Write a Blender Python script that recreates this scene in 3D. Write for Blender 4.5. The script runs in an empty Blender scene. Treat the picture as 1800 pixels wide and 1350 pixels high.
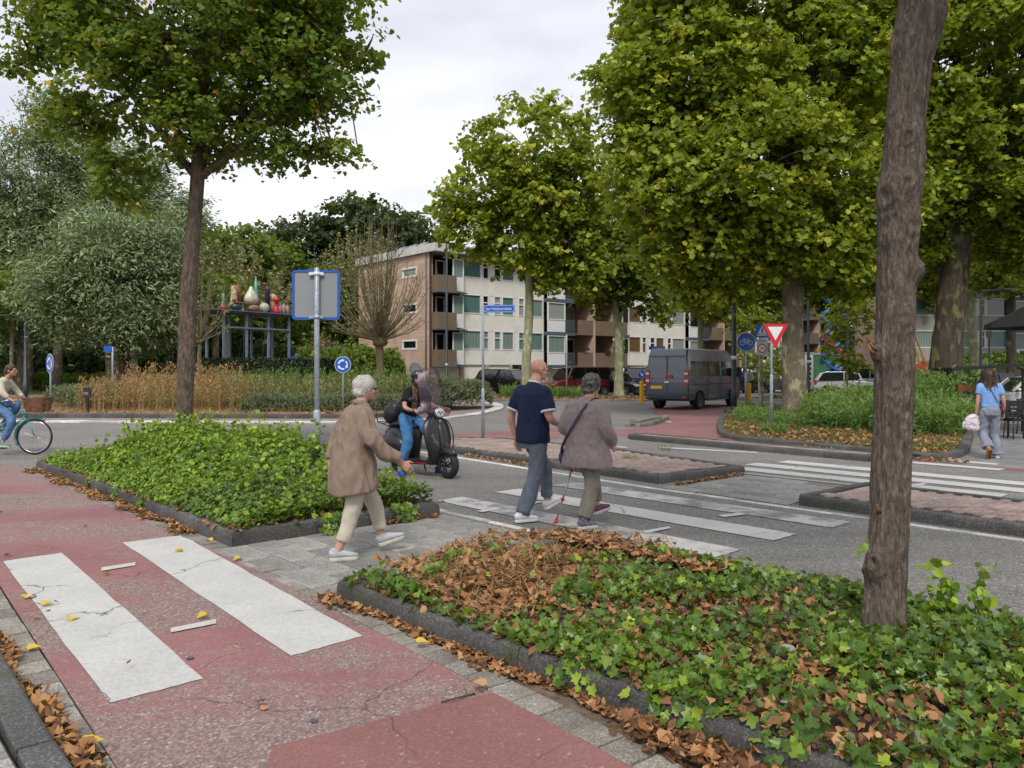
import bpy, bmesh, math, random
import numpy as np
from mathutils import Vector, Matrix, noise as mnoise
random.seed(7); RNG = np.random.default_rng(7)
S = bpy.context.scene; COL = S.collection
R = math.radians; PI = math.pi
# ---------------------------------------------------------------- camera
cam = bpy.data.objects.new('camera', bpy.data.cameras.new('camera')); COL.objects.link(cam)
cam.location = (0, 0, 1.7); cam.rotation_euler = (R(90), 0, 0)
cam.data.lens = 28; cam.data.sensor_width = 36; cam.data.shift_y = -0.015
cam.data.clip_end = 1500; cam.data.clip_start = 0.05
S.camera = cam
# ---------------------------------------------------------------- sky: bright broken overcast
W = bpy.data.worlds.new('World'); S.world = W; W.use_nodes = True
nt = W.node_tree; nt.nodes.clear()
def wn(t, **k):
    n = nt.nodes.new(t)
    for a, b in k.items(): setattr(n, a, b)
    return n
sky = wn('ShaderNodeTexSky', sky_type='NISHITA', sun_disc=False)
SUN_EL, SUN_AZ = R(50), R(186)
sky.sun_elevation = SUN_EL; sky.sun_rotation = SUN_AZ
tc = wn('ShaderNodeTexCoord'); mp = wn('ShaderNodeMapping'); mp.inputs['Scale'].default_value = (1, 1, 2.6)
nz = wn('ShaderNodeTexNoise'); nz.inputs['Scale'].default_value = 2.1; nz.inputs['Detail'].default_value = 5; nz.inputs['Roughness'].default_value = .5
cr = wn('ShaderNodeValToRGB')
cr.color_ramp.elements[0].position = .36; cr.color_ramp.elements[0].color = (.43, .445, .51, 1)
cr.color_ramp.elements[1].position = .62; cr.color_ramp.elements[1].color = (.70, .70, .72, 1)
skm = wn('ShaderNodeMix', data_type='RGBA'); skm.inputs[0].default_value = .93
sks = wn('ShaderNodeVectorMath', operation='SCALE'); sks.inputs['Scale'].default_value = .1
bg = wn('ShaderNodeBackground'); bg.inputs['Strength'].default_value = 1.0
wo = wn('ShaderNodeOutputWorld')
L = nt.links.new
L(tc.outputs['Generated'], mp.inputs[0]); L(mp.outputs[0], nz.inputs['Vector']); L(nz.outputs['Fac'], cr.inputs[0])
L(sky.outputs[0], sks.inputs[0]); L(sks.outputs[0], skm.inputs[6]); L(cr.outputs[0], skm.inputs[7])
L(skm.outputs[2], bg.inputs['Color']); L(bg.outputs[0], wo.inputs[0])
# ---------------------------------------------------------------- soft sun behind thin cloud
sun = bpy.data.lights.new('sun', 'SUN'); sun.energy = 1.5; sun.angle = R(14); sun.color = (1, .95, .87)
so = bpy.data.objects.new('sun', sun); COL.objects.link(so)
sd = Vector((math.sin(SUN_AZ) * math.cos(SUN_EL), math.cos(SUN_AZ) * math.cos(SUN_EL), math.sin(SUN_EL)))
so.rotation_euler = sd.to_track_quat('Z', 'Y').to_euler(); so.location = (0, 0, 60)
S.view_settings.view_transform = 'Standard'; S.view_settings.look = 'None'
S.view_settings.gamma = 1; S.view_settings.use_curve_mapping = False; S.view_settings.exposure = 0.74
S.render.engine = 'CYCLES'
S.cycles.max_bounces = 6; S.cycles.transparent_max_bounces = 8; S.cycles.diffuse_bounces = 3
S.cycles.use_denoising = True; S.cycles.caustics_reflective = False; S.cycles.caustics_refractive = False
# ---------------------------------------------------------------- coordinates
F = 1400.0; H0 = 1.7; HY = 648.0
U = Vector((.675, -.738, 0)); N = Vector((.738, .675, 0))        # along the road (towards us) / across it
def AB(a, b, z=0): return U * a + N * b + Vector((0, 0, z))
def G(x, y, z=0):                                               # ground point seen at that place, at height z
    d = (H0 - z) * F / (y - HY); return Vector(((x - 900) * d / F, d, z))
def toAB(p): return (p[0] * U.x + p[1] * U.y, p[0] * N.x + p[1] * N.y)
def at(x, y, Y): return Vector(((x - 900) * Y / F, Y, H0 + (HY - y) * Y / F))
def V(*a): return Vector(a if len(a) == 3 else (*a, 0.0))
# ---------------------------------------------------------------- materials
MATS = {}
class MT:
    def __init__(s, name, rough=.8, metal=0, spec=.5):
        m = bpy.data.materials.new(name); m.use_nodes = True; s.m = m; s.t = m.node_tree
        s.b = s.t.nodes['Principled BSDF']; s.b.inputs['Roughness'].default_value = rough
        s.b.inputs['Metallic'].default_value = metal
        s.b.inputs['Specular IOR Level'].default_value = spec
        s._tc = None; MATS[name] = m
    def n(s, t, **k):
        n = s.t.nodes.new(t)
        for a, b in k.items(): setattr(n, a, b)
        return n
    def put(s, sock, v):
        if isinstance(v, bpy.types.NodeSocket): s.t.links.new(v, sock)
        elif isinstance(v, (tuple, list)) and len(v) == 3 and sock.type == 'RGBA': sock.default_value = (*v, 1)
        else: sock.default_value = v
    def co(s, scale=(1, 1, 1), kind='Object', rot=(0, 0, 0), loc=(0, 0, 0)):
        if not s._tc: s._tc = s.n('ShaderNodeTexCoord')
        mpn = s.n('ShaderNodeMapping'); mpn.inputs['Scale'].default_value = scale
        mpn.inputs['Rotation'].default_value = rot; mpn.inputs['Location'].default_value = loc
        s.t.links.new(s._tc.outputs[kind], mpn.inputs[0]); return mpn.outputs[0]
    def noise(s, sc, det=3, co=None, rough=.55, dist=0):
        n = s.n('ShaderNodeTexNoise'); n.inputs['Scale'].default_value = sc; n.inputs['Detail'].default_value = det
        n.inputs['Roughness'].default_value = rough; n.inputs['Distortion'].default_value = dist
        s.t.links.new(co if co else s.co(), n.inputs['Vector']); return n.outputs['Fac']
    def vor(s, sc, co=None, feat='F1', out='Color'):
        n = s.n('ShaderNodeTexVoronoi', feature=feat); n.inputs['Scale'].default_value = sc
        s.t.links.new(co if co else s.co(), n.inputs['Vector']); return n.outputs[out]
    def ramp(s, f, stops, interp='LINEAR'):
        n = s.n('ShaderNodeValToRGB'); e = n.color_ramp.elements; n.color_ramp.interpolation = interp
        while len(e) < len(stops): e.new(.5)
        for i, (p, c) in enumerate(stops):
            if not isinstance(c, (tuple, list)): c = (c, c, c)
            e[i].position = p; e[i].color = (*c, 1)
        s.put(n.inputs[0], f); return n.outputs[0]
    def mix(s, f, a, b, mode='MIX'):
        n = s.n('ShaderNodeMix', data_type='RGBA', blend_type=mode)
        s.put(n.inputs[0], f); s.put(n.inputs[6], a); s.put(n.inputs[7], b); return n.outputs[2]
    def math(s, op, a, b=0.0):
        n = s.n('ShaderNodeMath', operation=op); s.put(n.inputs[0], a); s.put(n.inputs[1], b); return n.outputs[0]
    def attr(s, name='rnd'):
        n = s.n('ShaderNodeAttribute', attribute_name=name); return n.outputs['Fac']
    def oinfo(s):
        return s.n('ShaderNodeObjectInfo').outputs['Random']
    def color(s, c): s.put(s.b.inputs['Base Color'], c); return s
    def rough(s, c): s.put(s.b.inputs['Roughness'], c); return s
    def bump(s, h, st=.5, d=.01):
        n = s.n('ShaderNodeBump'); n.inputs['Strength'].default_value = st; n.inputs['Distance'].default_value = d
        s.put(n.inputs['Height'], h); s.t.links.new(n.outputs[0], s.b.inputs['Normal']); return s
def simple(name, c, rough=.6, metal=0, var=.12, sc=6, bump=0, spec=.5, bsc=60):
    m = MT(name, rough, metal, spec)
    c2 = tuple(max(0, x * (1 - 2.2 * var)) for x in c); c1 = tuple(min(1, x * (1 + var)) for x in c)
    m.color(m.ramp(m.noise(sc, 4), [(.3, c2), (.7, c1)]))
    if bump: m.bump(m.noise(bsc, 3), bump, .01)
    return m.m

def mk_asphalt():
    m = MT('asphalt', .9)
    sp = m.vor(70); g = m.ramp(sp, [(.0, (.07, .068, .066)), (.45, (.16, .153, .143)), (.8, (.27, .255, .235)), (.97, (.52, .49, .43))])
    big = m.ramp(m.noise(.45, 5), [(.3, .78), (.7, 1.15)])
    band = m.ramp(m.noise(1.0, 3, m.co((.25, 2.2, 1), rot=(0, 0, R(47.6)))), [(.35, (.85, .85, .87)), (.65, (1.1, 1.08, 1.05))])
    c = m.mix(1, m.mix(1, g, big, 'MULTIPLY'), band, 'MULTIPLY')
    m.color(m.mix(.25, c, (.19, .183, .175))); m.bump(m.vor(70, out='Distance'), .5, .006); return m.m
def mk_red(name, base, wear):
    m = MT(name, .85)
    co = m.co()
    sp = m.vor(80); agg = m.ramp(sp, [(0, (.11, .08, .075)), (.5, (.22, .165, .15)), (.85, (.36, .29, .26)), (.98, (.62, .58, .52))])
    tone = m.ramp(m.noise(.8, 5), [(.3, tuple(x * .78 for x in base)), (.7, tuple(x * 1.16 for x in base))])
    tone = m.mix(.55, tone, m.ramp(m.noise(90, 2), [(.3, .12), (.7, .38)]), 'OVERLAY')
    w1 = m.noise(.75, 3, m.co((.5, 1.2, 1), rot=(0, 0, R(47.6)))); w2 = m.noise(9, 6, None, .7)
    wv = m.math('ADD', m.math('MULTIPLY', w1, 1.35), m.math('MULTIPLY', w2, .55))
    msk = m.ramp(wv, [(wear - .2, .09), (wear + .14, .8)]); st_ = m.ramp(m.vor(55, m.co(loc=(3, 3, 0))), [(.80, 0), (.86, .55)])
    c = m.mix(msk, tone, agg); c = m.mix(st_, c, agg)
    nz2 = m.n('ShaderNodeTexNoise'); nz2.inputs['Scale'].default_value = 2.4; nz2.inputs['Detail'].default_value = 6
    m.t.links.new(co, nz2.inputs['Vector'])
    cc = m.mix(.3, co, nz2.outputs['Color'])
    ve = m.vor(1.25, cc, 'DISTANCE_TO_EDGE', 'Distance')
    ck = m.ramp(ve, [(.0, 1), (.006, 0)])
    gate = m.ramp(m.noise(.6, 2, m.co(loc=(3.3, 1, 0))), [(.47, 0), (.55, 1)])
    cm = m.math('MULTIPLY', ck, gate)
    c = m.mix(cm, c, (.085, .055, .05)); m.color(c)
    hh = m.math('SUBTRACT', m.math('MULTIPLY', m.vor(80, out='Distance'), msk), cm)
    m.bump(hh, .55, .006); return m.m
def mk_paint(name, wear, sc=5):
    m = MT(name, .7)
    sp = m.vor(75); g = m.ramp(sp, [(.0, (.07, .07, .072)), (.5, (.14, .137, .13)), (.9, (.26, .25, .24))])
    w = m.math('ADD', m.math('MULTIPLY', m.noise(sc, 6, None, .7), .8), m.math('MULTIPLY', m.noise(1.0, 2), .5))
    k = m.ramp(w, [(wear, 0), (wear + .16, .85)])
    white = m.ramp(m.noise(2.2, 5), [(.3, (.42, .41, .385)), (.75, (.55, .54, .515))])
    white = m.mix(.35, white, m.ramp(m.noise(38, 3), [(.35, .40), (.6, .62)]))
    nz2 = m.n('ShaderNodeTexNoise'); nz2.inputs['Scale'].default_value = 3; nz2.inputs['Detail'].default_value = 5
    co = m.co(rot=(0, 0, .8), loc=(.4, .2, 0)); m.t.links.new(co, nz2.inputs['Vector'])
    ck = m.ramp(m.vor(.9, m.mix(.3, co, nz2.outputs['Color']), 'DISTANCE_TO_EDGE', 'Distance'), [(.0, 1), (.007, 0)])
    ck = m.math('MULTIPLY', ck, m.ramp(m.noise(.9, 2), [(.45, 0), (.5, 1)]))
    c = m.mix(k, white, g); m.color(m.mix(ck, c, (.09, .08, .07)))
    m.bump(m.noise(90, 3), .25, .004); return m.m
def mk_stone(name, c, sp=.25, sc=90, moss=0):
    m = MT(name, .88)
    a = m.ramp(m.vor(sc), [(0, tuple(x * .6 for x in c)), (.6, c), (.95, tuple(min(1, x * (1 + 3 * sp)) for x in c))])
    b = m.ramp(m.noise(2.5, 5), [(.3, .62), (.7, 1.22)])
    r = m.ramp(m.oinfo(), [(0, .76), (1, 1.2)])
    cc = m.mix(1, m.mix(1, a, b, 'MULTIPLY'), r, 'MULTIPLY')
    if moss: cc = m.mix(m.ramp(m.noise(3.5, 5), [(.52, 0), (.68, moss)]), cc, (.06, .07, .025))
    m.color(cc); m.bump(m.noise(70, 4), .5, .006); return m.m
asphalt = mk_asphalt()
red_path_m = mk_red('red_surface', (.37, .158, .158), 1.06)
red_new_m = mk_red('red_patch', (.33, .138, .130), 1.22)
red_far_m = mk_red('red_far', (.34, .15, .15), 1.2)
paint = mk_paint('white_paint', .98); paint_worn = mk_paint('worn_paint', .58, 3.2); paint_mid = mk_paint('mid_paint', .80)
kerb_m = mk_stone('kerb_stone', (.085, .083, .082), .35, 110, .5)
kerb_l = mk_stone('kerb_light', (.2, .2, .195), .2)
slab_m = mk_stone('paving_slab', (.29, .28, .26), .2, 120)
slab_edge_m = mk_stone('edge_paver', (.26, .235, .205), .2, 120)
brick_pave_m = mk_stone('island_brick', (.34, .255, .225), .2, 100)
white_block_m = mk_stone('white_block', (.62, .61, .58), .04, 60)
soil_m = simple('soil', (.075, .055, .038), .95, 0, .3, 4, .8)
joint_m = simple('joint_sand', (.05, .038, .028), .95, 0, .3, 9, .6)

# ---------------------------------------------------------------- mesh helpers
class MB:
    def __init__(s): s.v = []; s.f = []; s.mi = []; s.sm = []
    def add(s, vs, fs, mi=0, smooth=False):
        o = len(s.v); s.v += [tuple(p) for p in vs]
        for f in fs: s.f.append(tuple(i + o for i in f)); s.mi.append(mi); s.sm.append(smooth)
    def box(s, lo, hi, mi=0, M=None):
        x0, y0, z0 = lo; x1, y1, z1 = hi
        vs = [V(*p) for p in ((x0, y0, z0), (x1, y0, z0), (x1, y1, z0), (x0, y1, z0), (x0, y0, z1), (x1, y0, z1), (x1, y1, z1), (x0, y1, z1))]
        if M: vs = [M @ p for p in vs]
        s.add(vs, [(0, 3, 2, 1), (4, 5, 6, 7), (0, 1, 5, 4), (1, 2, 6, 5), (2, 3, 7, 6), (3, 0, 4, 7)], mi); return s
    def cbox(s, c, d, mi=0, M=None): return s.box([c[i] - d[i] / 2 for i in range(3)], [c[i] + d[i] / 2 for i in range(3)], mi, M)
    def bar(s, p, q, w, h=None, mi=0, up=(0, 0, 1)):
        p, q = V(*p), V(*q); h = h or w; d = (q - p).normalized(); up = V(*up)
        if abs(d.dot(up)) > .95: up = V(1, 0, 0) if abs(d.x) < .9 else V(0, 1, 0)
        sx = d.cross(up).normalized(); sy = sx.cross(d)
        vs = [e + sx * (i * w / 2) + sy * (j * h / 2) for e in (p, q) for i, j in ((-1, -1), (1, -1), (1, 1), (-1, 1))]
        s.add(vs, [(0, 1, 2, 3), (7, 6, 5, 4), (0, 4, 5, 1), (1, 5, 6, 2), (2, 6, 7, 3), (3, 7, 4, 0)], mi); return s
    def tube(s, pts, r, n=8, mi=0, cap=True, ell=None, ref=None, smooth=True):
        """pts: centres; r: radius or list; ell: list of (rx, ry) with ref the direction of rx"""
        pts = [V(*p) for p in pts]; k = len(pts)
        if not isinstance(r, (list, tuple)): r = [r] * k
        vs = []; prev = None
        for i, p in enumerate(pts):
            t = (pts[min(i + 1, k - 1)] - pts[max(i - 1, 0)])
            t = t.normalized() if t.length > 1e-9 else V(0, 0, 1)
            if ref is not None: x = V(*ref)
            elif prev is None: x = V(1, 0, 0) if abs(t.x) < .8 else V(0, 1, 0)
            else: x = prev
            x = (x - t * x.dot(t)).normalized(); y = t.cross(x); prev = x
            rx, ry = (ell[i] if ell else (r[i], r[i]))
            for j in range(n):
                a = 2 * PI * j / n; vs.append(p + x * (rx * math.cos(a)) + y * (ry * math.sin(a)))
        fs = [(i * n + j, i * n + (j + 1) % n, (i + 1) * n + (j + 1) % n, (i + 1) * n + j) for i in range(k - 1) for j in range(n)]
        s.add(vs, fs, mi, smooth)
        if cap:
            s.add(vs[:n], [tuple(range(n))[::-1]], mi); s.add(vs[-n:], [tuple(range(n))], mi)
        return s
    def lathe(s, prof, c=(0, 0, 0), n=16, mi=0, axis='z', smooth=True):
        vs = []
        for r, z in prof:
            for j in range(n):
                a = 2 * PI * j / n; q = (r * math.cos(a), r * math.sin(a), z)
                if axis == 'y': q = (q[0], q[2], q[1])
                if axis == 'x': q = (q[2], q[0], q[1])
                vs.append((q[0] + c[0], q[1] + c[1], q[2] + c[2]))
        k = len(prof); s.add(vs, [(i * n + j, i * n + (j + 1) % n, (i + 1) * n + (j + 1) % n, (i + 1) * n + j) for i in range(k - 1) for j in range(n)], mi, smooth)
        return s
    def ball(s, c, r, n=12, mi=0, M=None):
        if not isinstance(r, (tuple, list)): r = (r, r, r)
        vs = []; k = n // 2 + 1
        for i in range(k):
            th = PI * i / (k - 1)
            for j in range(n):
                a = 2 * PI * j / n; q = V(r[0] * math.sin(th) * math.cos(a), r[1] * math.sin(th) * math.sin(a), r[2] * math.cos(th))
                if M: q = M @ q
                vs.append(q + V(*c))
        s.add(vs, [(i * n + j, (i + 1) * n + j, (i + 1) * n + (j + 1) % n, i * n + (j + 1) % n) for i in range(k - 1) for j in range(n)], mi, True); return s
    def prism(s, poly, z0, z1, mi=0, M=None):
        k = len(poly); vs = [V(p[0], p[1], z0) for p in poly] + [V(p[0], p[1], z1) for p in poly]
        if M: vs = [M @ p for p in vs]
        s.add(vs, [tuple(range(k))[::-1], tuple(range(k, 2 * k))] + [(i, (i + 1) % k, (i + 1) % k + k, i + k) for i in range(k)], mi); return s
    def build(s, name, mats, parent=None, recalc=True, loc=None):
        me = bpy.data.meshes.new(name); me.from_pydata(s.v, [], s.f)
        if not isinstance(mats, (list, tuple)): mats = [mats]
        for m in mats: me.materials.append(m)
        if s.f:
            me.polygons.foreach_set('material_index', s.mi); me.polygons.foreach_set('use_smooth', s.sm)
        if recalc and len(s.f) < 60000:
            bm = bmesh.new(); bm.from_mesh(me); bmesh.ops.remove_doubles(bm, verts=bm.verts, dist=1e-5)
            bmesh.ops.recalc_face_normals(bm, faces=bm.faces); bm.to_mesh(me); bm.free()
        o = bpy.data.objects.new(name, me); COL.objects.link(o)
        if parent: o.parent = parent
        if loc is not None: o.location = loc
        return o
def tag(o, label=None, cat=None, group=None, kind=None):
    if label: o['label'] = label
    if cat: o['category'] = cat
    if group: o['group'] = group
    if kind: o['kind'] = kind
    return o
def empty(name, loc=(0, 0, 0), rz=0, label=None, cat=None, group=None, kind=None):
    o = bpy.data.objects.new(name, None); COL.objects.link(o); o.location = loc; o.rotation_euler.z = rz
    o.empty_display_size = .2; return tag(o, label, cat, group, kind)
def link(name, me, parent=None, loc=(0, 0, 0), rot=(0, 0, 0), sc=(1, 1, 1)):
    o = bpy.data.objects.new(name, me); COL.objects.link(o); o.parent = parent; o.location = loc; o.rotation_euler = rot; o.scale = sc; return o
def copy_tree(o, parent=None):
    c = o.copy(); COL.objects.link(c); c.parent = parent
    for ch in list(o.children): copy_tree(ch, c)
    return c
def sheet(name, pts, z, mat, kind='structure', parent=None):
    bm = bmesh.new(); vs = [bm.verts.new((p[0], p[1], z)) for p in pts]; f = bm.faces.new(vs)
    if f.normal.z == 0: f.normal_update()
    if f.normal.z < 0: f.normal_flip()
    bmesh.ops.triangulate(bm, faces=bm.faces[:])
    me = bpy.data.meshes.new(name); bm.to_mesh(me); bm.free(); me.materials.append(mat)
    o = bpy.data.objects.new(name, me); COL.objects.link(o); o.parent = parent
    if kind: o['kind'] = kind
    return o
def catmull(pts, k=6, closed=False):
    out = []; n = len(pts); pts = [V(*p) for p in pts]
    for i in range(n if closed else n - 1):
        if closed: p0, p1, p2, p3 = pts[i - 1], pts[i], pts[(i + 1) % n], pts[(i + 2) % n]
        else: p0, p1, p2, p3 = pts[max(i - 1, 0)], pts[i], pts[i + 1], pts[min(i + 2, n - 1)]
        for j in range(k):
            t = j / k; out.append(.5 * ((2 * p1) + (p2 - p0) * t + (2 * p0 - 5 * p1 + 4 * p2 - p3) * t * t + (3 * p1 - p0 - 3 * p2 + p3) * t ** 3))
    if not closed: out.append(pts[-1])
    return out
def resample(pts, step, closed=False):
    pts = [V(*p) for p in pts]
    if closed: pts = pts + [pts[0]]
    d = [0]
    for i in range(1, len(pts)): d.append(d[-1] + (pts[i] - pts[i - 1]).length)
    k = max(1, round(d[-1] / step)); out = []; j = 0
    for i in range(k + (0 if closed else 1)):
        s_ = d[-1] * i / k
        while j < len(d) - 2 and d[j + 1] < s_: j += 1
        seg = d[j + 1] - d[j]; t = (s_ - d[j]) / seg if seg > 0 else 0
        out.append(pts[j].lerp(pts[j + 1], t))
    return out
def inset_dirs(nodes, closed=False):
    """unit mitre vectors pointing to the left of the line's direction"""
    out = []; n = len(nodes)
    for i in range(n):
        ds = []
        if closed or i > 0: ds.append((nodes[i] - nodes[i - 1]).normalized())
        if closed or i < n - 1: ds.append((nodes[(i + 1) % n] - nodes[i]).normalized())
        ns = [V(-d.y, d.x, 0) for d in ds]; a = sum(ns, V(0, 0, 0)); a = a.normalized()
        out.append(a / max(.5, a.dot(ns[0])))
    return out
def kerb(name, pts, smooth=False, closed=False, w=.15, h=.12, step=1.0, mat=None, z0=0, piece='kerb_stone', flat=False, parent=None, gap=.004):
    """outer edge runs along pts, the body lies to the left of it"""
    mat = mat or kerb_m
    root = parent or empty(name, kind='structure')
    if smooth: nodes = resample(catmull(pts, 8, closed), step, closed)
    else:
        nodes = []; P = [V(*p) for p in pts]; m = len(P)
        for i in range(m if closed else m - 1):
            a, b = P[i], P[(i + 1) % m]; k = max(1, round((b - a).length / step))
            nodes += [a.lerp(b, j / k) for j in range(k)]
        if not closed: nodes.append(P[-1])
    dirs = inset_dirs(nodes, closed); n = len(nodes)
    prof = [(0, -.06), (.006, h * .6), (.014, h - .02), (.022, h - .008), (.036, h), (w - .008, h), (w, h - .008), (w, -.06)]
    if flat: prof = [(0, -.04), (0, h - .004), (.004, h), (w - .004, h), (w, h - .004), (w, -.04)]
    for i in range(n if closed else n - 1):
        p, q = nodes[i], nodes[(i + 1) % n]; dp, dq = dirs[i], dirs[(i + 1) % n]
        t = (q - p).normalized() * gap; jz = random.uniform(-.004, .004); jo = random.uniform(-.004, .004); k = len(prof)
        mb = MB()
        vs = [p + t + dp * (x + jo) + V(0, 0, z + z0 + (jz if z > 0 else 0)) for x, z in prof] + [q - t + dq * (x + jo) + V(0, 0, z + z0 + (jz if z > 0 else 0)) for x, z in prof]
        mb.add(vs, [tuple(range(k))[::-1], tuple(range(k, 2 * k))] + [(j, j + 1, j + 1 + k, j + k) for j in range(k - 1)])
        mb.build(piece, mat, root)
    return root
# ================================================================ GROUND
# earth and grass everywhere, roads and paths as sheets over it
gm = MT('verge_ground', .95)
gm.color(gm.ramp(gm.noise(.35, 6), [(.3, (.075, .06, .035)), (.5, (.07, .075, .03)), (.7, (.05, .075, .022))])); gm.bump(gm.noise(25, 4), .6, .03)
sheet('ground', [(-500, -60), (500, -60), (500, 700), (-500, 700)], -.03, gm.m)
# road surface: the street, the roundabout and its arms
road_pts = [(-60, -20), (30, -20), (30, 2), (24, 12)] 
road = [AB(12, 5.6), AB(12, 15.3), AB(-12.3, 15.2), G(1170, 740), G(1262, 712), V(30, 39), V(75, 66), V(75, 72), V(28, 43.5), V(4.5, 41.2), V(-1.5, 42.5), V(-7, 56), V(-8, 80), V(-16, 80), V(-19, 54), V(-30, 52), V(-60, 54), V(-60, 12), AB(-17, 2.0), AB(-13, 2.2), AB(-12, 5.6)]
sheet('road', road, 0, asphalt)
# parking street in front of the flats
park_m = mk_stone('parking_paving', (.2, .17, .155), .15)
sheet('parking_lane', [V(-6.5, 50.5), V(4, 47.6), V(24, 48), V(80, 84), V(78, 97), V(17, 68), V(-6, 56.4)], .004, park_m)
# cycle path in front
redp = [G(0, 1030), G(205, 1350), AB(1.5, .95), AB(1.5, 2.7), G(1110, 1350), G(1000, 1290), G(660, 1110), G(390, 972), G(60, 830), V(-9.6, 14.6), V(-12.5, 16.0), V(-18, 17.3), V(-40, 22), V(-40, 12), V(-20, 13.2), AB(-16, 1.35)]
sheet('cycle_path', redp, .004, red_path_m)
sheet('cycle_path_repair', [G(872, 1220), G(760, 1243), G(640, 1275), G(480, 1315), AB(-2.7, 1.16), AB(1.4, 1.0), AB(1.4, 2.68), AB(-2.1, 2.66)], .008, red_new_m)
# far cycle path that bends round behind the second lane
sheet('far_cycle_path', [AB(-2, 15.0), AB(-2, 16.1), G(1530, 800), G(1380, 786), G(1275, 766), G(1285, 750), G(1295, 728), V(24, 35), V(24, 38), G(1140, 714), G(1150, 726), G(1174, 738), G(1150, 748), G(1085, 757), G(960, 752), G(790, 764), G(780, 776), G(960, 770), G(1085, 765), G(1125, 770), AB(-12.2, 15.3), AB(-6.3, 15.3)], .006, red_far_m)
# pavement at the right edge
pave_m = mk_stone('pavement', (.25, .245, .235), .12)
sheet('right_pavement', [G(1640, 815), G(1690, 768), G(1760, 735), V(22, 24), V(32, 24), V(32, 10), AB(-1, 16.4)], .007, pave_m)
kerb('left_road_kerb', [V(-30, 16.9), V(-13.5, 15.6), V(-12.6, 15.75)], w=.15, step=1.0)
# roundabout: ring of white blocks, brick apron, kerb, planted island
ringp = [G(-260, 742), G(90, 743), G(300, 744), G(600, 744), G(740, 740), G(820, 733), G(868, 724.5), G(885, 717), G(872, 709.5), V(-3, 45), V(-9, 49.5), V(-17, 50), V(-25, 47), V(-30, 41), V(-29, 33), V(-25, 27.8)]
ring_line = catmull(ringp, 8, True)
apron = mk_stone('apron', (.24, .185, .165), .12)
sheet('roundabout_apron', ring_line, .004, apron)
def grow(line, d):
    dd = inset_dirs(line, True); return [p + q * d for p, q in zip(line, dd)]
kerb('roundabout_block_ring', resample(ring_line, .62, True), closed=True, w=.48, h=.05, step=.62, mat=white_block_m, piece='white_block', flat=True)
isl_line = grow(resample(ring_line, .6, True), 2.3)
isl_line = [p for p in isl_line]
kerb('roundabout_kerb', resample(isl_line, 1.2, True), closed=True, w=.2, h=.16, step=1.2, mat=kerb_m)
isl_in = resample(grow(resample(isl_line, 1.2, True), .2), 1.2, True)
dry_m = MT('dry_ground', .95)
dry_m.color(dry_m.ramp(dry_m.noise(1.2, 6), [(.3, (.13, .085, .045)), (.6, (.24, .16, .085)), (.8, (.3, .21, .12))])); dry_m.bump(dry_m.noise(40, 3), .8, .02)
sheet('roundabout_planting', isl_in, .13, dry_m.m)
# ---- painted markings
def mark(name, pts, m=None, z=.008, parent=None): return sheet(name, pts, z, m or paint, parent=parent)
def zebra(name, quads, m, z=.008):
    r = empty(name, kind='structure')
    for i, q in enumerate(quads): mark('stripe', q, m[i] if isinstance(m, list) else m, z, r)
    return r
def abq(a0, a1, b0, b1): return [AB(a0, b0), AB(a1, b0), AB(a1, b1), AB(a0, b1)]
def jag(q, k=14, j=.006):
    out = []
    for i in range(4):
        a, b = q[i], q[(i + 1) % 4]
        d = (b - a).normalized(); nn = V(-d.y, d.x, 0)
        for t in range(k): out.append(a.lerp(b, t / k) + nn * random.uniform(-j, j) * (1 if t else 0))
    return out
zebra('cycle_path_crossing', [jag([G(5, 988), G(108, 973), G(358, 1195), G(192, 1238)]), jag([G(215, 955), G(320, 942), G(638, 1120), G(512, 1155)])], paint)
zebra('road_crossing', [jag(abq(-8.2, -4.05, 6.18, 6.62)), jag(abq(-8.22, -4.05, 7.2, 7.66)), jag(abq(-8.15, -3.96, 8.24, 8.7))], [paint_worn, paint_mid, paint_worn])
zebra('far_crossing', [abq(-7.4, -3.35, 13.25, 13.68), abq(-7.6, -3.3, 12.5, 12.93), abq(-7.36, -3.4, 11.8, 12.2), abq(-6.3, -4.3, 14.9, 15.22), abq(-6.3, -4.6, 15.75, 16.0)], paint_mid)
for q in ([G(178, 1000), G(238, 990.5), G(238, 996), G(178, 1006)], [G(300, 1107), G(380, 1091), G(380, 1099), G(300, 1115)],
          [G(1130, 935), G(1175, 927), G(1180, 930), G(1137, 939)], [G(1262, 907), G(1300, 903), G(1310, 906), G(1272, 911)], [G(838, 900), G(872, 893), G(882, 896), G(848, 902)],
          [G(935, 885), G(950, 882), G(955, 884), G(940, 887)], [G(1385, 853), G(1405, 849), G(1412, 851), G(1392, 855)], [G(1602, 853), G(1622, 850), G(1632, 852), G(1612, 856)]):
    mark('marking_tick', q, None, .0125)
mark('far_lane_edge_line', abq(-7.0, -3.6, 11.38, 11.44), paint_mid, .022)
for x0, y0, x1, y1 in ((1045, 782, 1100, 786), (1160, 786, 1330, 795), (888, 772, 905, 771), (940, 777, 962, 776), (975, 783, 990, 782), (1150, 738, 1178, 741), (1300, 775, 1345, 777)):
    mark('lane_marking', [G(x0, y0), G(x1, y1), G(x1 + 4, y1 + 2.2), G(x0 + 4, y0 + 2.2)], paint_mid)
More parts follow.
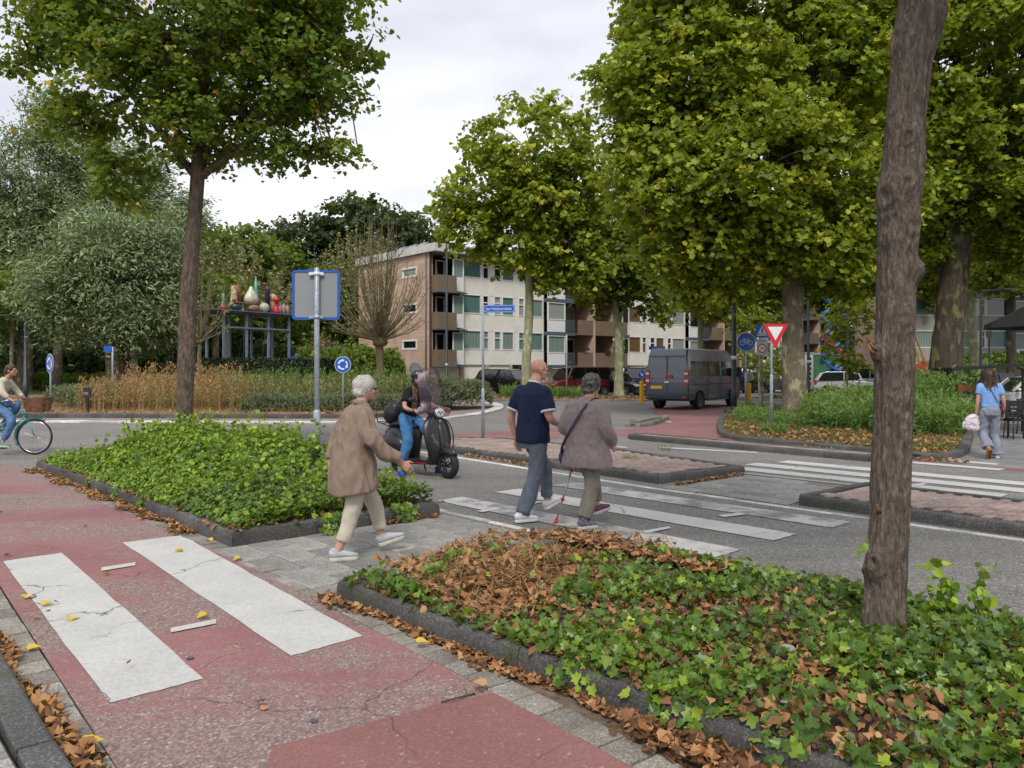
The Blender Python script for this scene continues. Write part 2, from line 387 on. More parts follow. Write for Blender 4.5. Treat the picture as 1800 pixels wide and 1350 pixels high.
# line of white blocks along both sides of the near lane
kerb('near_edge_line', [AB(-4.2, 5.70), AB(-7.9, 5.74), AB(-15.4, 5.76)][::-1], w=.09, h=.012, step=.4, mat=white_block_m, piece='white_block', flat=True)
kerb('far_edge_line', [AB(-14, 9.55), AB(-12.2, 9.45), AB(-6.9, 9.04), AB(-2.4, 8.98), AB(4, 8.96)], w=.09, h=.012, step=.62, mat=white_block_m, piece='white_block', flat=True)
for (x, y) in ((334, 1160), (552, 1271)):
    sheet('asphalt_stud', [G(x, y) + V(math.cos(a) * .022, math.sin(a) * .022, 0) for a in np.linspace(0, 2 * PI, 12, endpoint=False)], .0135, simple('stud_%d' % x, (.08, .09, .14), .5))
# ---- paved walkway between the two beds: slabs laid one by one
def paving(name, a0, a1, b0, b1, la, lb, mat, h=.014, gap=.013, piece='slab', keep=None, stagger=True, z0=0):
    root = empty(name, kind='structure'); sheet('bedding', abq(a0, a1, b0, b1), z0 + .003, joint_m, None, root)
    mb = MB(); g = gap / 2; c = .004
    vs = [V(g, g, 0), V(la - g, g, 0), V(la - g, lb - g, 0), V(g, lb - g, 0)]
    vs = [v + V(0, 0, -.01) for v in vs] + [v + V(0, 0, h - c) for v in vs] + [V(g + c, g + c, h), V(la - g - c, g + c, h), V(la - g - c, lb - g - c, h), V(g + c, lb - g - c, h)]
    mb.add(vs, [(0, 1, 5, 4), (1, 2, 6, 5), (2, 3, 7, 6), (3, 0, 4, 7), (4, 5, 9, 8), (5, 6, 10, 9), (6, 7, 11, 10), (7, 4, 8, 11), (8, 9, 10, 11)])
    me = None; rz = math.atan2(U.y, U.x); nb = round((b1 - b0) / lb)
    for j in range(nb):
        a = a0 - (la / 2 if (stagger and j % 2) else 0)
        while a < a1 - .02:
            s0 = max(a, a0); s1 = min(a + la, a1)
            if s1 - s0 > .06:
                b = b0 + (j + .0) * (b1 - b0) / nb
                if keep is None or keep((s0 + s1) / 2, b + lb / 2):
                    if me is None: o = mb.build(piece, mat, root); me = o.data
                    else: o = link(piece, me, root)
                    o.location = AB(s0, b, z0 + random.uniform(-.003, .003)); o.scale = ((s1 - s0) / la, (b1 - b0) / nb / lb, 1)
                    o.rotation_euler = (random.uniform(-.004, .004), random.uniform(-.004, .004), rz)
            a += la
    return root
# in the (a, b) frame x runs along U, y along N (mirrored hand handled by negative rotation)
paving('walkway', -7.34, -5.2, 2.98, 5.64, .6, .3, slab_m)
paving('crossing_refuge', -6.95, -5.0, 9.2, 11.3, .6, .3, slab_m)
# narrow band of pavers beside the red path
kerb('edge_band', [G(60, 833), G(390, 974.5), G(600, 1078), G(1000, 1290), G(1110, 1350), AB(.8, 2.62)], w=.17, h=.012, step=.22, mat=slab_edge_m, piece='paver', flat=True, gap=.006)
gutter_m = simple('gutter_dirt', (.17, .125, .09), .95, 0, .3, 12, .6)
sheet('gutter_bed', [AB(-7.2, 2.75), AB(1.4, 2.6), AB(1.4, 3.1), AB(-15.3, 3.14), AB(-15.3, 2.9)], .002, gutter_m)
# left: strip of pavers, leaf gutter, kerb and slabs
kerb('left_paver_strip', [G(-30, 985), G(0, 1037), G(60, 1130), G(205, 1353), AB(-2.4, 1.0)][::-1], w=.16, h=.012, step=.21, mat=slab_edge_m, piece='paver', flat=True, gap=.006)
sheet('left_gutter_bed', [AB(-9, 1.3), AB(-7.2, 1.22), AB(-3.6, 1.05), AB(-2, 1), AB(-2, .6), AB(-9, .6)], .002, joint_m)
kerb('left_kerb', [AB(-12, .93), AB(-5.39, .92), AB(-3.8, .87), AB(-2.2, .84)][::-1], w=.16, h=.13, step=1.0)
paving('left_pavement', -9.5, -2.2, -1.2, .69, .6, .3, slab_m, z0=.1)
# ---- kerbs of the beds and islands
def deflate(line, d): dd = inset_dirs([V(*p) for p in line], True); return [V(*p) + q * d for p, q in zip(line, dd)]
bed1 = [AB(-15.36, 3.14), AB(-7.37, 3.14), AB(-7.38, 5.62), AB(-13.6, 5.66), AB(-15.0, 4.6)]
kerb('left_bed_kerb', bed1, closed=True, h=.15, w=.17)
bed2 = [AB(-5.19, 2.99), AB(1.6, 3.06), AB(1.6, 5.55), AB(-4.9, 5.55), AB(-5.17, 5.3)]
kerb('right_bed_kerb', bed2, closed=True, h=.15, w=.17)
sheet('left_bed_soil', [AB(-15.1, 3.3), AB(-7.5, 3.3), AB(-7.5, 5.5), AB(-13.6, 5.5), AB(-14.9, 4.5)], .12, soil_m)
sheet('right_bed_soil', [AB(-5.05, 3.15), AB(1.5, 3.15), AB(1.5, 5.45), AB(-5.05, 5.4)], .125, soil_m)
i1 = [AB(-14.4, 10.2), AB(-14.2, 9.95), AB(-12.73, 9.9), AB(-7.19, 9.5), AB(-7.0, 11.55), AB(-10.3, 12.25), AB(-13.6, 12.25), AB(-14.5, 11.6)]
kerb('median_island_kerb', i1, closed=True)
iR = [AB(-5.0, 9.5), AB(-4.9, 9.33), AB(-2.44, 9.22), AB(5, 9.18), AB(5, 11.1), AB(-2.9, 11.12), AB(-4.9, 11.15)]
kerb('right_island_kerb', iR, closed=True)
i2 = [G(1112, 775), G(1125, 777), G(1320, 792), G(1530, 812), AB(-5.9, 14.6), AB(-5.9, 15.1), AB(-6.4, 15.25), G(1330, 784), G(1190, 770), G(1122, 768)]
i2 = [AB(-12.4, 15.15), AB(-12.2, 14.98), AB(-9, 14.75), AB(-6.3, 14.58), AB(-6.25, 15.3), AB(-9, 15.45), AB(-12.2, 15.6)]
kerb('thin_island_kerb', i2, closed=True)
si_ = [G(1097, 750), G(1118, 752), G(1152, 747.5), G(1174, 739), G(1174, 734), G(1150, 738.5), G(1118, 745)]
kerb('small_island_kerb', si_, smooth=True, closed=True, w=.2, step=.8, mat=kerb_l)
sheet('small_island_top', deflate(resample(catmull(si_, 8, True), .4, True), .14), .10, soil_m)
kerb('dropped_kerb_block', [AB(-3.0, 14.1), AB(2, 14.0), AB(2, 14.7), AB(-3.0, 14.8)], closed=True, w=.2)
def inside(poly):
    P = [toAB(p) for p in poly]
    def f(a, b):
        c = False; j = len(P) - 1
        for i in range(len(P)):
            if (P[i][1] > b) != (P[j][1] > b) and a < (P[j][0] - P[i][0]) * (b - P[i][1]) / (P[j][1] - P[i][1]) + P[i][0]: c = not c
            j = i
        return c
    return f
def brick_fill(name, poly, a0, a1, b0, b1, near, z0=.1):
    ins = inside(deflate(poly, .17)); ins2 = inside(deflate(poly, .24))
    root = empty(name, kind='structure'); sheet('bedding', deflate(poly, .12), z0 + .006, joint_m, None, root)
    la, lb, g, h = .21, .105, .0035, .02; c = .004
    def vs_(): return [V(g, g, 0), V(lb - g, g, 0), V(lb - g, la - g, 0), V(g, la - g, 0), V(g, g, h - c), V(lb - g, g, h - c), V(lb - g, la - g, h - c), V(g, la - g, h - c), V(g + c, g + c, h), V(lb - g - c, g + c, h), V(lb - g - c, la - g - c, h), V(g + c, la - g - c, h)]
    fs = [(0, 1, 5, 4), (1, 2, 6, 5), (2, 3, 7, 6), (3, 0, 4, 7), (4, 5, 9, 8), (5, 6, 10, 9), (6, 7, 11, 10), (7, 4, 8, 11), (8, 9, 10, 11)]
    one = MB(); one.add(vs_(), fs); me = None; cand = []
    i = 0; a = a0
    while a < a1:
        b = b0 - (la / 2 if i % 2 else 0)
        while b < b1:
            if ins2(a + lb / 2, b + la / 2) and ins(a + .01, b + .01) and ins(a + lb, b + la) and ins(a + lb, b) and ins(a, b + la): cand.append((a, b))
            b += la
        a += lb; i += 1
    cand.sort(key=lambda q: (AB(*q)).length); rest = MB(); rz = math.atan2(U.y, U.x)
    for k, (a, b) in enumerate(cand):
        if k < near:
            if me is None: o = one.build('brick', brick_pave_m, root); me = o.data
            else: o = link('brick', me, root)
            o.location = AB(a, b, z0 + random.uniform(-.003, .003)); o.rotation_euler = (0, 0, rz)
        else:
            M = Matrix.Translation(AB(a, b, z0 + random.uniform(-.003, .003))) @ Matrix.Rotation(rz, 4, 'Z')
            rest.add([M @ v for v in vs_()], fs)
    if rest.v: tag(rest.build('far_bricks', brick_pave_m, root, recalc=False), kind='stuff')
brick_fill('median_island_paving', i1, -14.5, -7, 9.5, 12.3, 290)
brick_fill('right_island_paving', iR, -5, 2.5, 9.2, 11.2, 290)
sheet('thin_island_top', deflate(i2, .12), .105, brick_pave_m)
# planted corner beyond the far cycle path
gbed = [G(1262, 764), G(1275, 771), G(1320, 779), G(1400, 786), G(1530, 799), G(1640, 812), G(1700, 800), G(1712, 770), G(1735, 742), V(24, 26.5), V(24, 33), G(1330, 724), G(1282, 728), G(1262, 742)]
kerb('planted_corner_kerb', gbed, smooth=True, closed=True, w=.18, h=.13)
sheet('planted_corner_earth', deflate(resample(catmull(gbed, 8, True), .8, True), .12), .10, gm.m)
# verge with plane trees in front of the parked cars
verge = [V(-4.0, 46.5), V(-1.3, 42.0), V(2, 41.3), V(6, 41.2), V(9.5, 42.0), V(9.8, 44), V(4, 47.2), V(-6, 50)]
kerb('tree_verge_kerb', verge, smooth=True, closed=True, w=.25, h=.12, step=1.5, mat=kerb_l)
sheet('tree_verge_earth', deflate(resample(catmull(verge, 8, True), 1, True), .15), .09, dry_m.m)
verge2 = [V(15, 41.5), V(40, 52), V(80, 76), V(78, 82), V(40, 58), V(24, 47.6), V(14, 45.5)]
kerb('far_verge_kerb', verge2, smooth=True, closed=True, w=.25, h=.12, step=2.5, mat=kerb_l)
sheet('far_verge_earth', deflate(resample(catmull(verge2, 8, True), 2, True), .15), .09, gm.m)
# ================================================================ FOLIAGE MATERIALS
def leaf_mat(name, stops, trans=.35, rough=.5, spec=.35, patch=.35, psc=.6, gain=1.0):
    m = MT(name, rough, 0, spec)
    r = m.attr('rnd')
    f = m.math('ADD', m.math('MULTIPLY', r, 1 - patch), m.math('MULTIPLY', m.noise(psc, 3), patch * 1.0))
    c = m.ramp(f, [(p, tuple(min(.75, x * gain) for x in q)) for p, q in stops]); m.color(c)
    tr = m.n('ShaderNodeBsdfTranslucent'); mx = m.n('ShaderNodeMixShader'); mx.inputs[0].default_value = trans
    tint = m.mix(.5, c, (.5, .56, .03)) if trans > .1 else c
    m.put(tr.inputs['Color'], tint)
    out = [x for x in m.t.nodes if x.type == 'OUTPUT_MATERIAL'][0]
    m.t.links.new(m.b.outputs[0], mx.inputs[1]); m.t.links.new(tr.outputs[0], mx.inputs[2]); m.t.links.new(mx.outputs[0], out.inputs[0])
    return m.m
LM = {
 'linden': leaf_mat('linden_leaf', [(.1, (.028, .062, .010)), (.45, (.065, .115, .015)), (.72, (.12, .16, .022)), (.86, (.2, .2, .03)), (.93, (.42, .22, .03)), (1, (.25, .09, .03))], .35, patch=.2, psc=.9, gain=1.85),
 'plane': leaf_mat('plane_leaf', [(.1, (.042, .072, .009)), (.42, (.105, .145, .013)), (.7, (.19, .215, .02)), (.88, (.27, .25, .03)), (.97, (.38, .21, .04)), (1, (.28, .12, .03))], .42, patch=.3, psc=.35, gain=1.95),
 'plane_dark': leaf_mat('dark_plane_leaf', [(.1, (.03, .054, .008)), (.5, (.078, .112, .012)), (.8, (.15, .17, .018)), (1, (.22, .2, .03))], .38, gain=1.8),
 'willow': leaf_mat('willow_leaf', [(.1, (.07, .1, .042)), (.5, (.15, .2, .10)), (.8, (.24, .3, .16)), (1, (.34, .40, .27))], .2, patch=.3, psc=.3, gain=1.4),
 'oak': leaf_mat('oak_leaf', [(.1, (.014, .035, .012)), (.6, (.03, .065, .02)), (1, (.065, .11, .03))], .2),
 'wood': leaf_mat('undergrowth_leaf', [(.1, (.022, .05, .012)), (.5, (.06, .1, .018)), (.8, (.13, .17, .025)), (1, (.25, .22, .05))], .3, patch=.5, psc=.15, gain=1.8),
 'yellowgreen': leaf_mat('yellow_green_leaf', [(.1, (.09, .13, .02)), (.5, (.2, .24, .035)), (1, (.38, .34, .07))], .35, gain=1.2),
 'dryolive': leaf_mat('pale_olive_leaf', [(.1, (.11, .12, .045)), (.5, (.22, .22, .09)), (.8, (.33, .30, .13)), (1, (.4, .27, .12))], .2),
 'russet': leaf_mat('russet_leaf', [(.1, (.2, .08, .05)), (.6, (.32, .15, .10)), (1, (.36, .25, .17))], .2),
 'ivy': leaf_mat('ivy_leaf', [(.08, (.016, .036, .007)), (.38, (.036, .078, .011)), (.62, (.085, .14, .013)), (.8, (.19, .25, .02)), (.95, (.40, .37, .04)), (1, (.5, .38, .06))], .22, .38, .45, .45, .8, gain=1.75),
 'shrub': leaf_mat('shrub_leaf', [(.08, (.035, .08, .010)), (.4, (.085, .16, .014)), (.66, (.16, .25, .02)), (.88, (.27, .34, .03)), (1, (.5, .36, .05))], .3, .42, .4, .45, .9, gain=1.7),
 'weed': leaf_mat('weed_leaf', [(.1, (.03, .07, .016)), (.5, (.065, .13, .03)), (1, (.16, .22, .06))], .3, gain=1.5),
 'litter': leaf_mat('dead_leaf', [(.08, (.045, .026, .015)), (.33, (.15, .075, .04)), (.6, (.37, .175, .075)), (.82, (.48, .27, .13)), (1, (.6, .45, .26))], .12, .7, .2, .3, 1.5),
 'yellowleaf': leaf_mat('yellow_leaf', [(0, (.6, .42, .05)), (1, (.72, .55, .12))], .2),
 'drygrass': leaf_mat('dry_grass', [(.05, (.16, .09, .045)), (.4, (.33, .19, .095)), (.75, (.46, .30, .16)), (1, (.5, .4, .24))], .2, .8, .1, .4, .5),
 'grass': leaf_mat('grass_blade', [(.1, (.045, .07, .018)), (.5, (.10, .13, .035)), (.8, (.2, .19, .08)), (1, (.36, .26, .13))], .25, .7, .2, .4, .5, gain=1.3),
 'lavender': leaf_mat('lavender_leaf', [(.1, (.07, .095, .05)), (.5, (.13, .16, .09)), (.85, (.22, .24, .15)), (1, (.26, .22, .22))], .15, .8, .1),
 'hedge': leaf_mat('hedge_leaf', [(.1, (.012, .026, .008)), (.6, (.028, .05, .014)), (.9, (.06, .09, .02)), (1, (.1, .13, .03))], .1),
}
# leaf outlines in a unit square: x across, y from stalk to tip
SH = {
 'heart': [(0, 0), (.30, -.08), (.5, .18), (.42, .55), (0, 1), (-.42, .55), (-.5, .18), (-.30, -.08)],
 'maple': [(0, 0), (.42, -.02), (.34, .22), (.66, .42), (.30, .52), (0, 1), (-.30, .52), (-.66, .42), (-.34, .22), (-.42, -.02)],
 'ivy': [(0, .08), (.28, -.06), (.52, .12), (.36, .36), (.5, .62), (.2, .66), (0, 1), (-.2, .66), (-.5, .62), (-.36, .36), (-.52, .12), (-.28, -.06)],
 'five': [(0, 0), (.48, .1), (.42, .6), (0, 1), (-.42, .6), (-.48, .1)],
 'quad': [(0, 0), (.42, .45), (0, 1), (-.42, .45)],
 'slim': [(0, 0), (.13, .4), (0, 1), (-.13, .4)],
 'plane': [(0, 0), (.48, .08), (.27, .34), (.56, .6), (0, 1), (-.56, .6), (-.27, .34), (-.48, .08)],
 'shard': [(0, 0), (.22, .3), (.12, .75), (0, 1), (-.26, .6), (-.12, .2)],
 'straw': [(-.02, 0), (.02, 0), (.004, 1)],
 'blade': [(-.04, 0), (.04, 0), (.0, 1)],
 'curl': [(0, 0), (.4, .1), (.5, .5), (.2, .8), (0, 1), (-.25, .75), (-.48, .45), (-.3, .1)],
}
def leaf_mesh(name, P, Nn, size, shape, mat, fold=.15, T=None, rnd=None, parent=None, curl=0):
    """P: positions; Nn: leaf normals; T: direction stalk to tip"""
    n = len(P)
    if n == 0: return None
    P = np.asarray(P, float); Nn = np.asarray(Nn, float); Nn /= np.linalg.norm(Nn, axis=1)[:, None] + 1e-9
    if T is None: T = RNG.normal(size=(n, 3)); T[:, 2] -= .5
    T = np.asarray(T, float); T = T - Nn * (T * Nn).sum(1)[:, None]; T /= np.linalg.norm(T, axis=1)[:, None] + 1e-9
    B = np.cross(Nn, T); sh = np.array(SH[shape]); k = len(sh)
    if np.isscalar(size): size = size * RNG.uniform(.55, 1.3, n)
    size = np.asarray(size)[:, None, None]
    zz = fold * np.abs(sh[:, 0]) * 2 - fold * .3
    if np.isscalar(curl) and curl:
        cv = RNG.uniform(.1, 1, n)[:, None] * curl
        z2 = zz[None, :] + cv * ((sh[:, 1] - .45)[None, :] ** 2 * 2.2 + RNG.normal(0, .12, (n, k)) * .6)
    else: z2 = np.repeat(zz[None, :], n, 0)
    co = P[:, None, :] + size * (B[:, None, :] * sh[None, :, 0:1] + T[:, None, :] * (sh[None, :, 1:2] - .1) + Nn[:, None, :] * z2[:, :, None])
    co = co.reshape(-1, 3)
    me = bpy.data.meshes.new(name); me.vertices.add(n * k); me.vertices.foreach_set('co', co.astype(np.float32).ravel())
    rv = RNG.random(n) if rnd is None else np.clip(rnd, 0, 1)
    if shape in ('blade', 'slim', 'straw', 'quad'): pat = [list(range(k))]
    else:                                            # two halves that meet at the midrib
        t = int(np.argmax(sh[:, 1])); pat = [list(range(0, t + 1)), list(range(t, k)) + [0]]
    m_ = len(pat); flat_ = np.concatenate([np.array(p) for p in pat]); tot = np.array([len(p) for p in pat]); q = len(flat_)
    me.loops.add(n * q); me.loops.foreach_set('vertex_index', (np.arange(n)[:, None] * k + flat_[None, :]).astype(np.int32).ravel())
    tt = np.tile(tot, n); st = np.concatenate([[0], np.cumsum(tt)[:-1]])
    me.polygons.add(n * m_); me.polygons.foreach_set('loop_start', st.astype(np.int32)); me.polygons.foreach_set('loop_total', tt.astype(np.int32))
    at_ = me.attributes.new('rnd', 'FLOAT', 'FACE')
    at_.data.foreach_set('value', np.repeat(rv, m_).astype(np.float32))
    me.materials.append(mat); me.update(calc_edges=True)
    o = bpy.data.objects.new(name, me); COL.objects.link(o); o.parent = parent; return o
def unit(n):
    v = RNG.normal(size=(n, 3)); return v / np.linalg.norm(v, axis=1)[:, None]
_ph = RNG.uniform(0, 6.28, (12, 3)); _fr = RNG.normal(size=(12, 3))
def lump(P, sc=1.0):
    """cheap smooth noise about 0, range about -1..1"""
    s = 0
    for i in range(12): s = s + np.sin((P * sc) @ _fr[i] * (1 + .35 * i / 3) + _ph[i].sum())
    return s / 5
def crown_points(blobs, n_cl, per, spread=.5, shell=.55, gap=-.5, lsc=.9, flat=.55, uneven=.22):
    """blobs: (x, y, z, rx, ry, rz). returns leaf positions, normals and twig centres"""
    B = np.array(blobs, float); w = (B[:, 3] * B[:, 4] + B[:, 4] * B[:, 5] + B[:, 3] * B[:, 5]); w /= w.sum()
    k = RNG.choice(len(B), n_cl * 2, p=w); d = unit(n_cl * 2)
    r = shell + (1 - shell) * RNG.random(n_cl * 2) ** .6
    r = r * (1 + uneven * lump(d * 3.1 + B[k, :3] * .7, 1.0))
    C = B[k, :3] + d * B[k, 3:6] * r[:, None]
    keep = lump(C, lsc) > gap; C = C[keep][:n_cl]; d = d[keep][:n_cl]; k = k[keep][:n_cl]
    m = len(C); cnt = RNG.poisson(per, m) + 1; idx = np.repeat(np.arange(m), cnt); q = len(idx)
    # leaves strung along short twigs pointing outwards
    td = d + unit(m) * .6; td[:, 2] = td[:, 2] * .6; td /= np.linalg.norm(td, axis=1)[:, None]
    t = RNG.uniform(-.6, 1, q)[:, None]
    off = unit(q) * spread * RNG.random(q)[:, None] ** .5; off[:, 2] *= flat
    P = C[idx] + td[idx] * t * spread * 1.1 + off * .75
    P[:, 2] -= (np.abs(t[:, 0]) ** 2) * spread * .3
    Nn = d[idx] * .5 + unit(q) * 1.0; Nn[:, 2] = np.abs(Nn[:, 2]) + .3
    bri = RNG.normal(0, .22, m)[idx]
    rnd = np.clip(.42 + bri + RNG.normal(0, .2, q), 0, 1)
    return P, Nn, C, rnd
# ---- bark
def bark(name, c1, c2, c3=None, sc=9, st=.8, stretch=.22):
    m = MT(name, .9, 0, .2)
    co = m.co((1, 1, stretch))
    a = m.noise(sc, 6, co, .65); b = m.vor(sc * 1.6, co, 'F1', 'Distance')
    c = m.ramp(a, [(.3, c1), (.68, c2)])
    if c3: c = m.mix(m.ramp(m.noise(3.2, 4, m.co((1, 1, .55))), [(.55, 0), (.62, 1)]), c, c3)
    m.color(m.mix(m.ramp(b, [(.0, .45), (.35, 0)]), c, tuple(x * .35 for x in c1)))
    m.bump(m.math('ADD', a, m.math('MULTIPLY', b, .6)), st, .03); return m.m
BK = {
 'linden': bark('linden_bark', (.06, .043, .032), (.20, .15, .118), None, 20, 1, .3),
 'front': bark('rough_bark', (.06, .043, .036), (.18, .14, .12), (.24, .2, .18), 14, 1, .16),
 'plane': bark('plane_bark', (.11, .085, .062), (.24, .195, .14), (.33, .32, .19), 9, .8, .6),
 'plane_pale': bark('pale_plane_bark', (.2, .2, .11), (.36, .37, .23), (.46, .46, .33), 5, .3, .6),
 'dark': bark('dark_bark', (.04, .032, .025), (.1, .08, .06), (.15, .15, .06), 6, .6),
 'willow': bark('willow_bark', (.09, .075, .045), (.2, .17, .10), None, 8, .7),
 'twig': simple('twig', (.19, .155, .085), .8), 'twig_red': simple('dark_twig', (.11, .07, .05), .8),
}
def limb_path(p, q, bend=.15, k=6, sag=0):
    p, q = V(*p), V(*q); L_ = (q - p).length; o = V(random.uniform(-1, 1), random.uniform(-1, 1), random.uniform(-.3, 1)) * bend * L_
    return [p.lerp(q, t) + o * math.sin(PI * t) * (1) - V(0, 0, sag * L_ * t * t) for t in [i / (k - 1) for i in range(k)]]
def tree(name, label, cat, base, path, radii, blobs, crown=('plane', 'maple', .2, 1500, 16, .5), barkm='plane', limbs=6, twigs=40, group=None, kw={}, seg=14, flare=1.0, shoots=None, crown_from=None, crown_name='crown', knots=0):
    """path: trunk points relative to base; blobs relative to base"""
    root = empty(name, base, 0, label, cat, group)
    mb = MB(); pp = resample(catmull(path, 6), max(.12, (V(*path[-1]) - V(*path[0])).length / 26))
    n = len(pp); rr = []
    for i in range(n):
        t = i / (n - 1) * (len(radii) - 1); j = min(int(t), len(radii) - 2); r = radii[j] * (1 - (t - j)) + radii[j + 1] * (t - j)
        z = pp[i].z - pp[0].z; r *= 1 + .35 * flare * math.exp(-z / .22) ; rr.append(r)
    mb.tube(pp, rr, seg, cap=True)
    for i, v in enumerate(mb.v):
        if i < n * seg:
            c = pp[i // seg]; d = V(*v) - c; f = 1 + .07 * mnoise.noise(V(*v) * 1.6 + V(base[0], 0, 0)) * 2 + .03 * mnoise.noise(V(*v) * 5)
            mb.v[i] = tuple(c + d * f)
    tr = mb.build('trunk', BK[barkm], root, recalc=False)
    bz = [b[2] - b[5] for b in blobs]; lb = MB(); top = pp[-1]; r0 = rr[-1]
    B = blobs; fork = pp[int(n * .62)] if crown_from is None else V(0, 0, crown_from)
    for i in range(limbs):
        b = B[i % len(B)]; q = V(b[0], b[1], b[2]) + V(random.uniform(-.6, .6) * b[3], random.uniform(-.6, .6) * b[4], random.uniform(-.3, .5) * b[5])
        j = random.randint(int(n * .55), n - 1); s_ = pp[j]; pth = limb_path(s_, q, .14, 7)
        lb.tube(pth, [rr[j] * .5 * (1 - .8 * t / 6) + .012 for t in range(7)], 7)
        for _ in range(3):
            a = pth[random.randint(2, 5)]; e = V(b[0], b[1], b[2]) + V(*(unit(1)[0] * np.array(b[3:6]) * .8)); lb.tube(limb_path(a, e, .15, 5), [rr[j] * .2 * (1 - .7 * t / 4) + .008 for t in range(5)], 5)
    P = Nn = None
    if crown:
        lm, shp, ls, ncl, per, spread = crown
        P, Nn, C, rnd = crown_points(blobs, ncl, per, spread, **kw)
        for i in range(min(twigs, len(C))):
            c = V(*C[random.randrange(len(C))]); b = min(B, key=lambda b: (V(*b[:3]) - c).length); lb.tube(limb_path(V(*b[:3]) * .8 + c * .2, c, .1, 4), [.03, .022, .014, .007], 4, cap=False)
    lb.build('branches', BK[barkm], root, recalc=False)
    if crown:
        leaf_mesh(crown_name, P, Nn, ls, shp, LM[lm], parent=root, rnd=rnd)
    return root
# ================================================================ TREES
# young linden in the left bed
lb_ = at(326, 0, 13.6); lb_.z = .1
def rel(b, pts): return [(p[0] - b.x, p[1] - b.y, p[2] - b.z) for p in pts]
def px_blob(base, x, y, Y, rx, ry, rz, dy=0):
    p = at(x, y, Y + dy); return (p.x - base.x, p.y - base.y, p.z - base.z, rx, ry, rz)
D = 13.6
bl = [px_blob(lb_, x, y, D, rx, ry, rz, dy) for x, y, rx, ry, rz, dy in (
    (340, -60, 2.2, 2.4, 1.5, 0), (190, 60, 1.1, 1.6, .8, -.3), (480, 50, 1.3, 1.6, .7, .2), (330, 90, 1.7, 2.2, .9, 0), (120, 40, .8, 1.0, .5, .2), (590, 70, .8, .8, .42, 0),
    (560, 165, .8, .9, .28, 0), (220, 170, 1.2, 1.5, .55, -.2), (420, 190, 1.3, 1.6, .55, .3), (590, 265, .65, .5, .15, .1), (490, 262, .7, .7, .26, 0), (330, 240, 1.1, 1.3, .42, 0),
    (150, 215, .8, .8, .38, .2), (200, 300, .55, .6, .3, -.2), (230, 345, .55, .5, .2, 0), (300, 310, .6, .6, .3, 0), (55, 95, .55, .5, .25, .4), (25, 110, .4, .35, .2, .4), (500, 140, 1.1, 1.3, .7, 0), (540, 60, .9, 1.2, .7, 0), (560, -30, 1.0, 1.4, .9, 0), (110, -40, 1.0, 1.4, .9, 0), (640, 95, .35, .4, .2, 0))]
tree('linden_tree', 'young linden with a brown trunk growing from the left shrub bed', 'tree', lb_,
     rel(lb_, [at(322, 0, D).xy.to_3d() + V(0, 0, 0), at(330, 560, D), at(336, 450, D), at(346, 330, D), at(352, 200, D), at(352, 60, D), at(350, -120, D)]),
     [.145, .14, .135, .12, .10, .07, .04], bl, ('linden', 'heart', .088, 2700, 14, .25), 'linden', 12, 160, kw=dict(gap=-.42, lsc=2.1, uneven=.2, shell=.3, flat=.5))
# nearest tree, right foreground: rough knotted trunk, crown above the frame
fb = V(2.165, 4.62, .1); D = 4.66
root = empty('street_tree', fb, 0, 'rough knotted tree trunk leaning up from the ivy bed in the right foreground', 'tree')
mb = MB(); ctr = [(1555, 1130), (1556, 1050), (1562, 960), (1567, 850), (1570, 740), (1573, 620), (1574, 500), (1580, 380), (1588, 260), (1600, 140), (1618, 0), (1630, -100), (1640, -250)]
pth = resample(catmull([at(x, y, D) - fb for x, y in ctr], 8), .018)
KN = [(1540, 985, .05, .09, -1), (1592, 475, .05, .06, 1), (1590, 20, .03, .10, .4), (1640, 40, .035, .14, 1.2), (1575, 75, .03, .12, -1.3), (1548, 350, .05, .13, -1), (1565, 330, .035, .10, -.2), (1575, 250, .04, .1, -.3), (1545, 215, .03, .08, -1), (1540, 425, .03, .06, -1), (1545, 620, .035, .08, -1.1), (1530, 620, .03, .05, -1.3), (1600, 300, .02, .12, .7), (1570, 690, .018, .12, -.2), (1570, 560, .02, .1, 0), (1585, 400, .03, .12, .2), (1535, 1005, .03, .05, -1.4)]
seg = 96; knl = [(at(x, y, D) - fb, am, rd, an) for x, y, am, rd, an in KN]
for i, c in enumerate(pth):
    t = pth[min(i + 1, len(pth) - 1)] - pth[max(i - 1, 0)]; t.normalize(); x = V(1, 0, 0) - t * t.x; x.normalize(); y = t.cross(x)
    z = c.z; r = .1045 + .003 * max(0, (z - 1.2)) / 3 + .035 * math.exp(-z / .2)
    for j in range(seg):
        a = 2 * PI * j / seg; d = x * math.cos(a) + y * math.sin(a); p = c + d * r
        f = .010 * mnoise.noise(V(d.x * 14, d.y * 14, z * 2.2)) + .006 * mnoise.noise(V(d.x * 30, d.y * 30, z * 8)) + .012 * mnoise.noise(V(d.x * 2, d.y * 2, z * 1.7))
        for k, am, rd, an in knl:
            dz = (z - k.z) / rd
            if abs(dz) < 2.2:
                da = math.atan2(math.sin(a + PI / 2 - an), math.cos(a + PI / 2 - an)) * .16 / rd; q = dz * dz + da * da; am *= 1.5; f += am * math.exp(-q * 1.1) * .8 - am * .55 * math.exp(-q * 9) + am * .12 * math.sin(q * 9) * math.exp(-q)
        mb.v.append(tuple(p + d * f))
n = len(pth)
for i in range(n - 1):
    for j in range(seg): mb.f.append((i * seg + j, i * seg + (j + 1) % seg, (i + 1) * seg + (j + 1) % seg, (i + 1) * seg + j)); mb.mi.append(0); mb.sm.append(True)
fm = MT('foreground_bark', .92, 0, .15)
co = fm.co((1, 1, .3)); a1 = fm.noise(42, 9, co, .8, .6); v1 = fm.vor(55, fm.co((1, 1, .3)), 'F1', 'Distance')
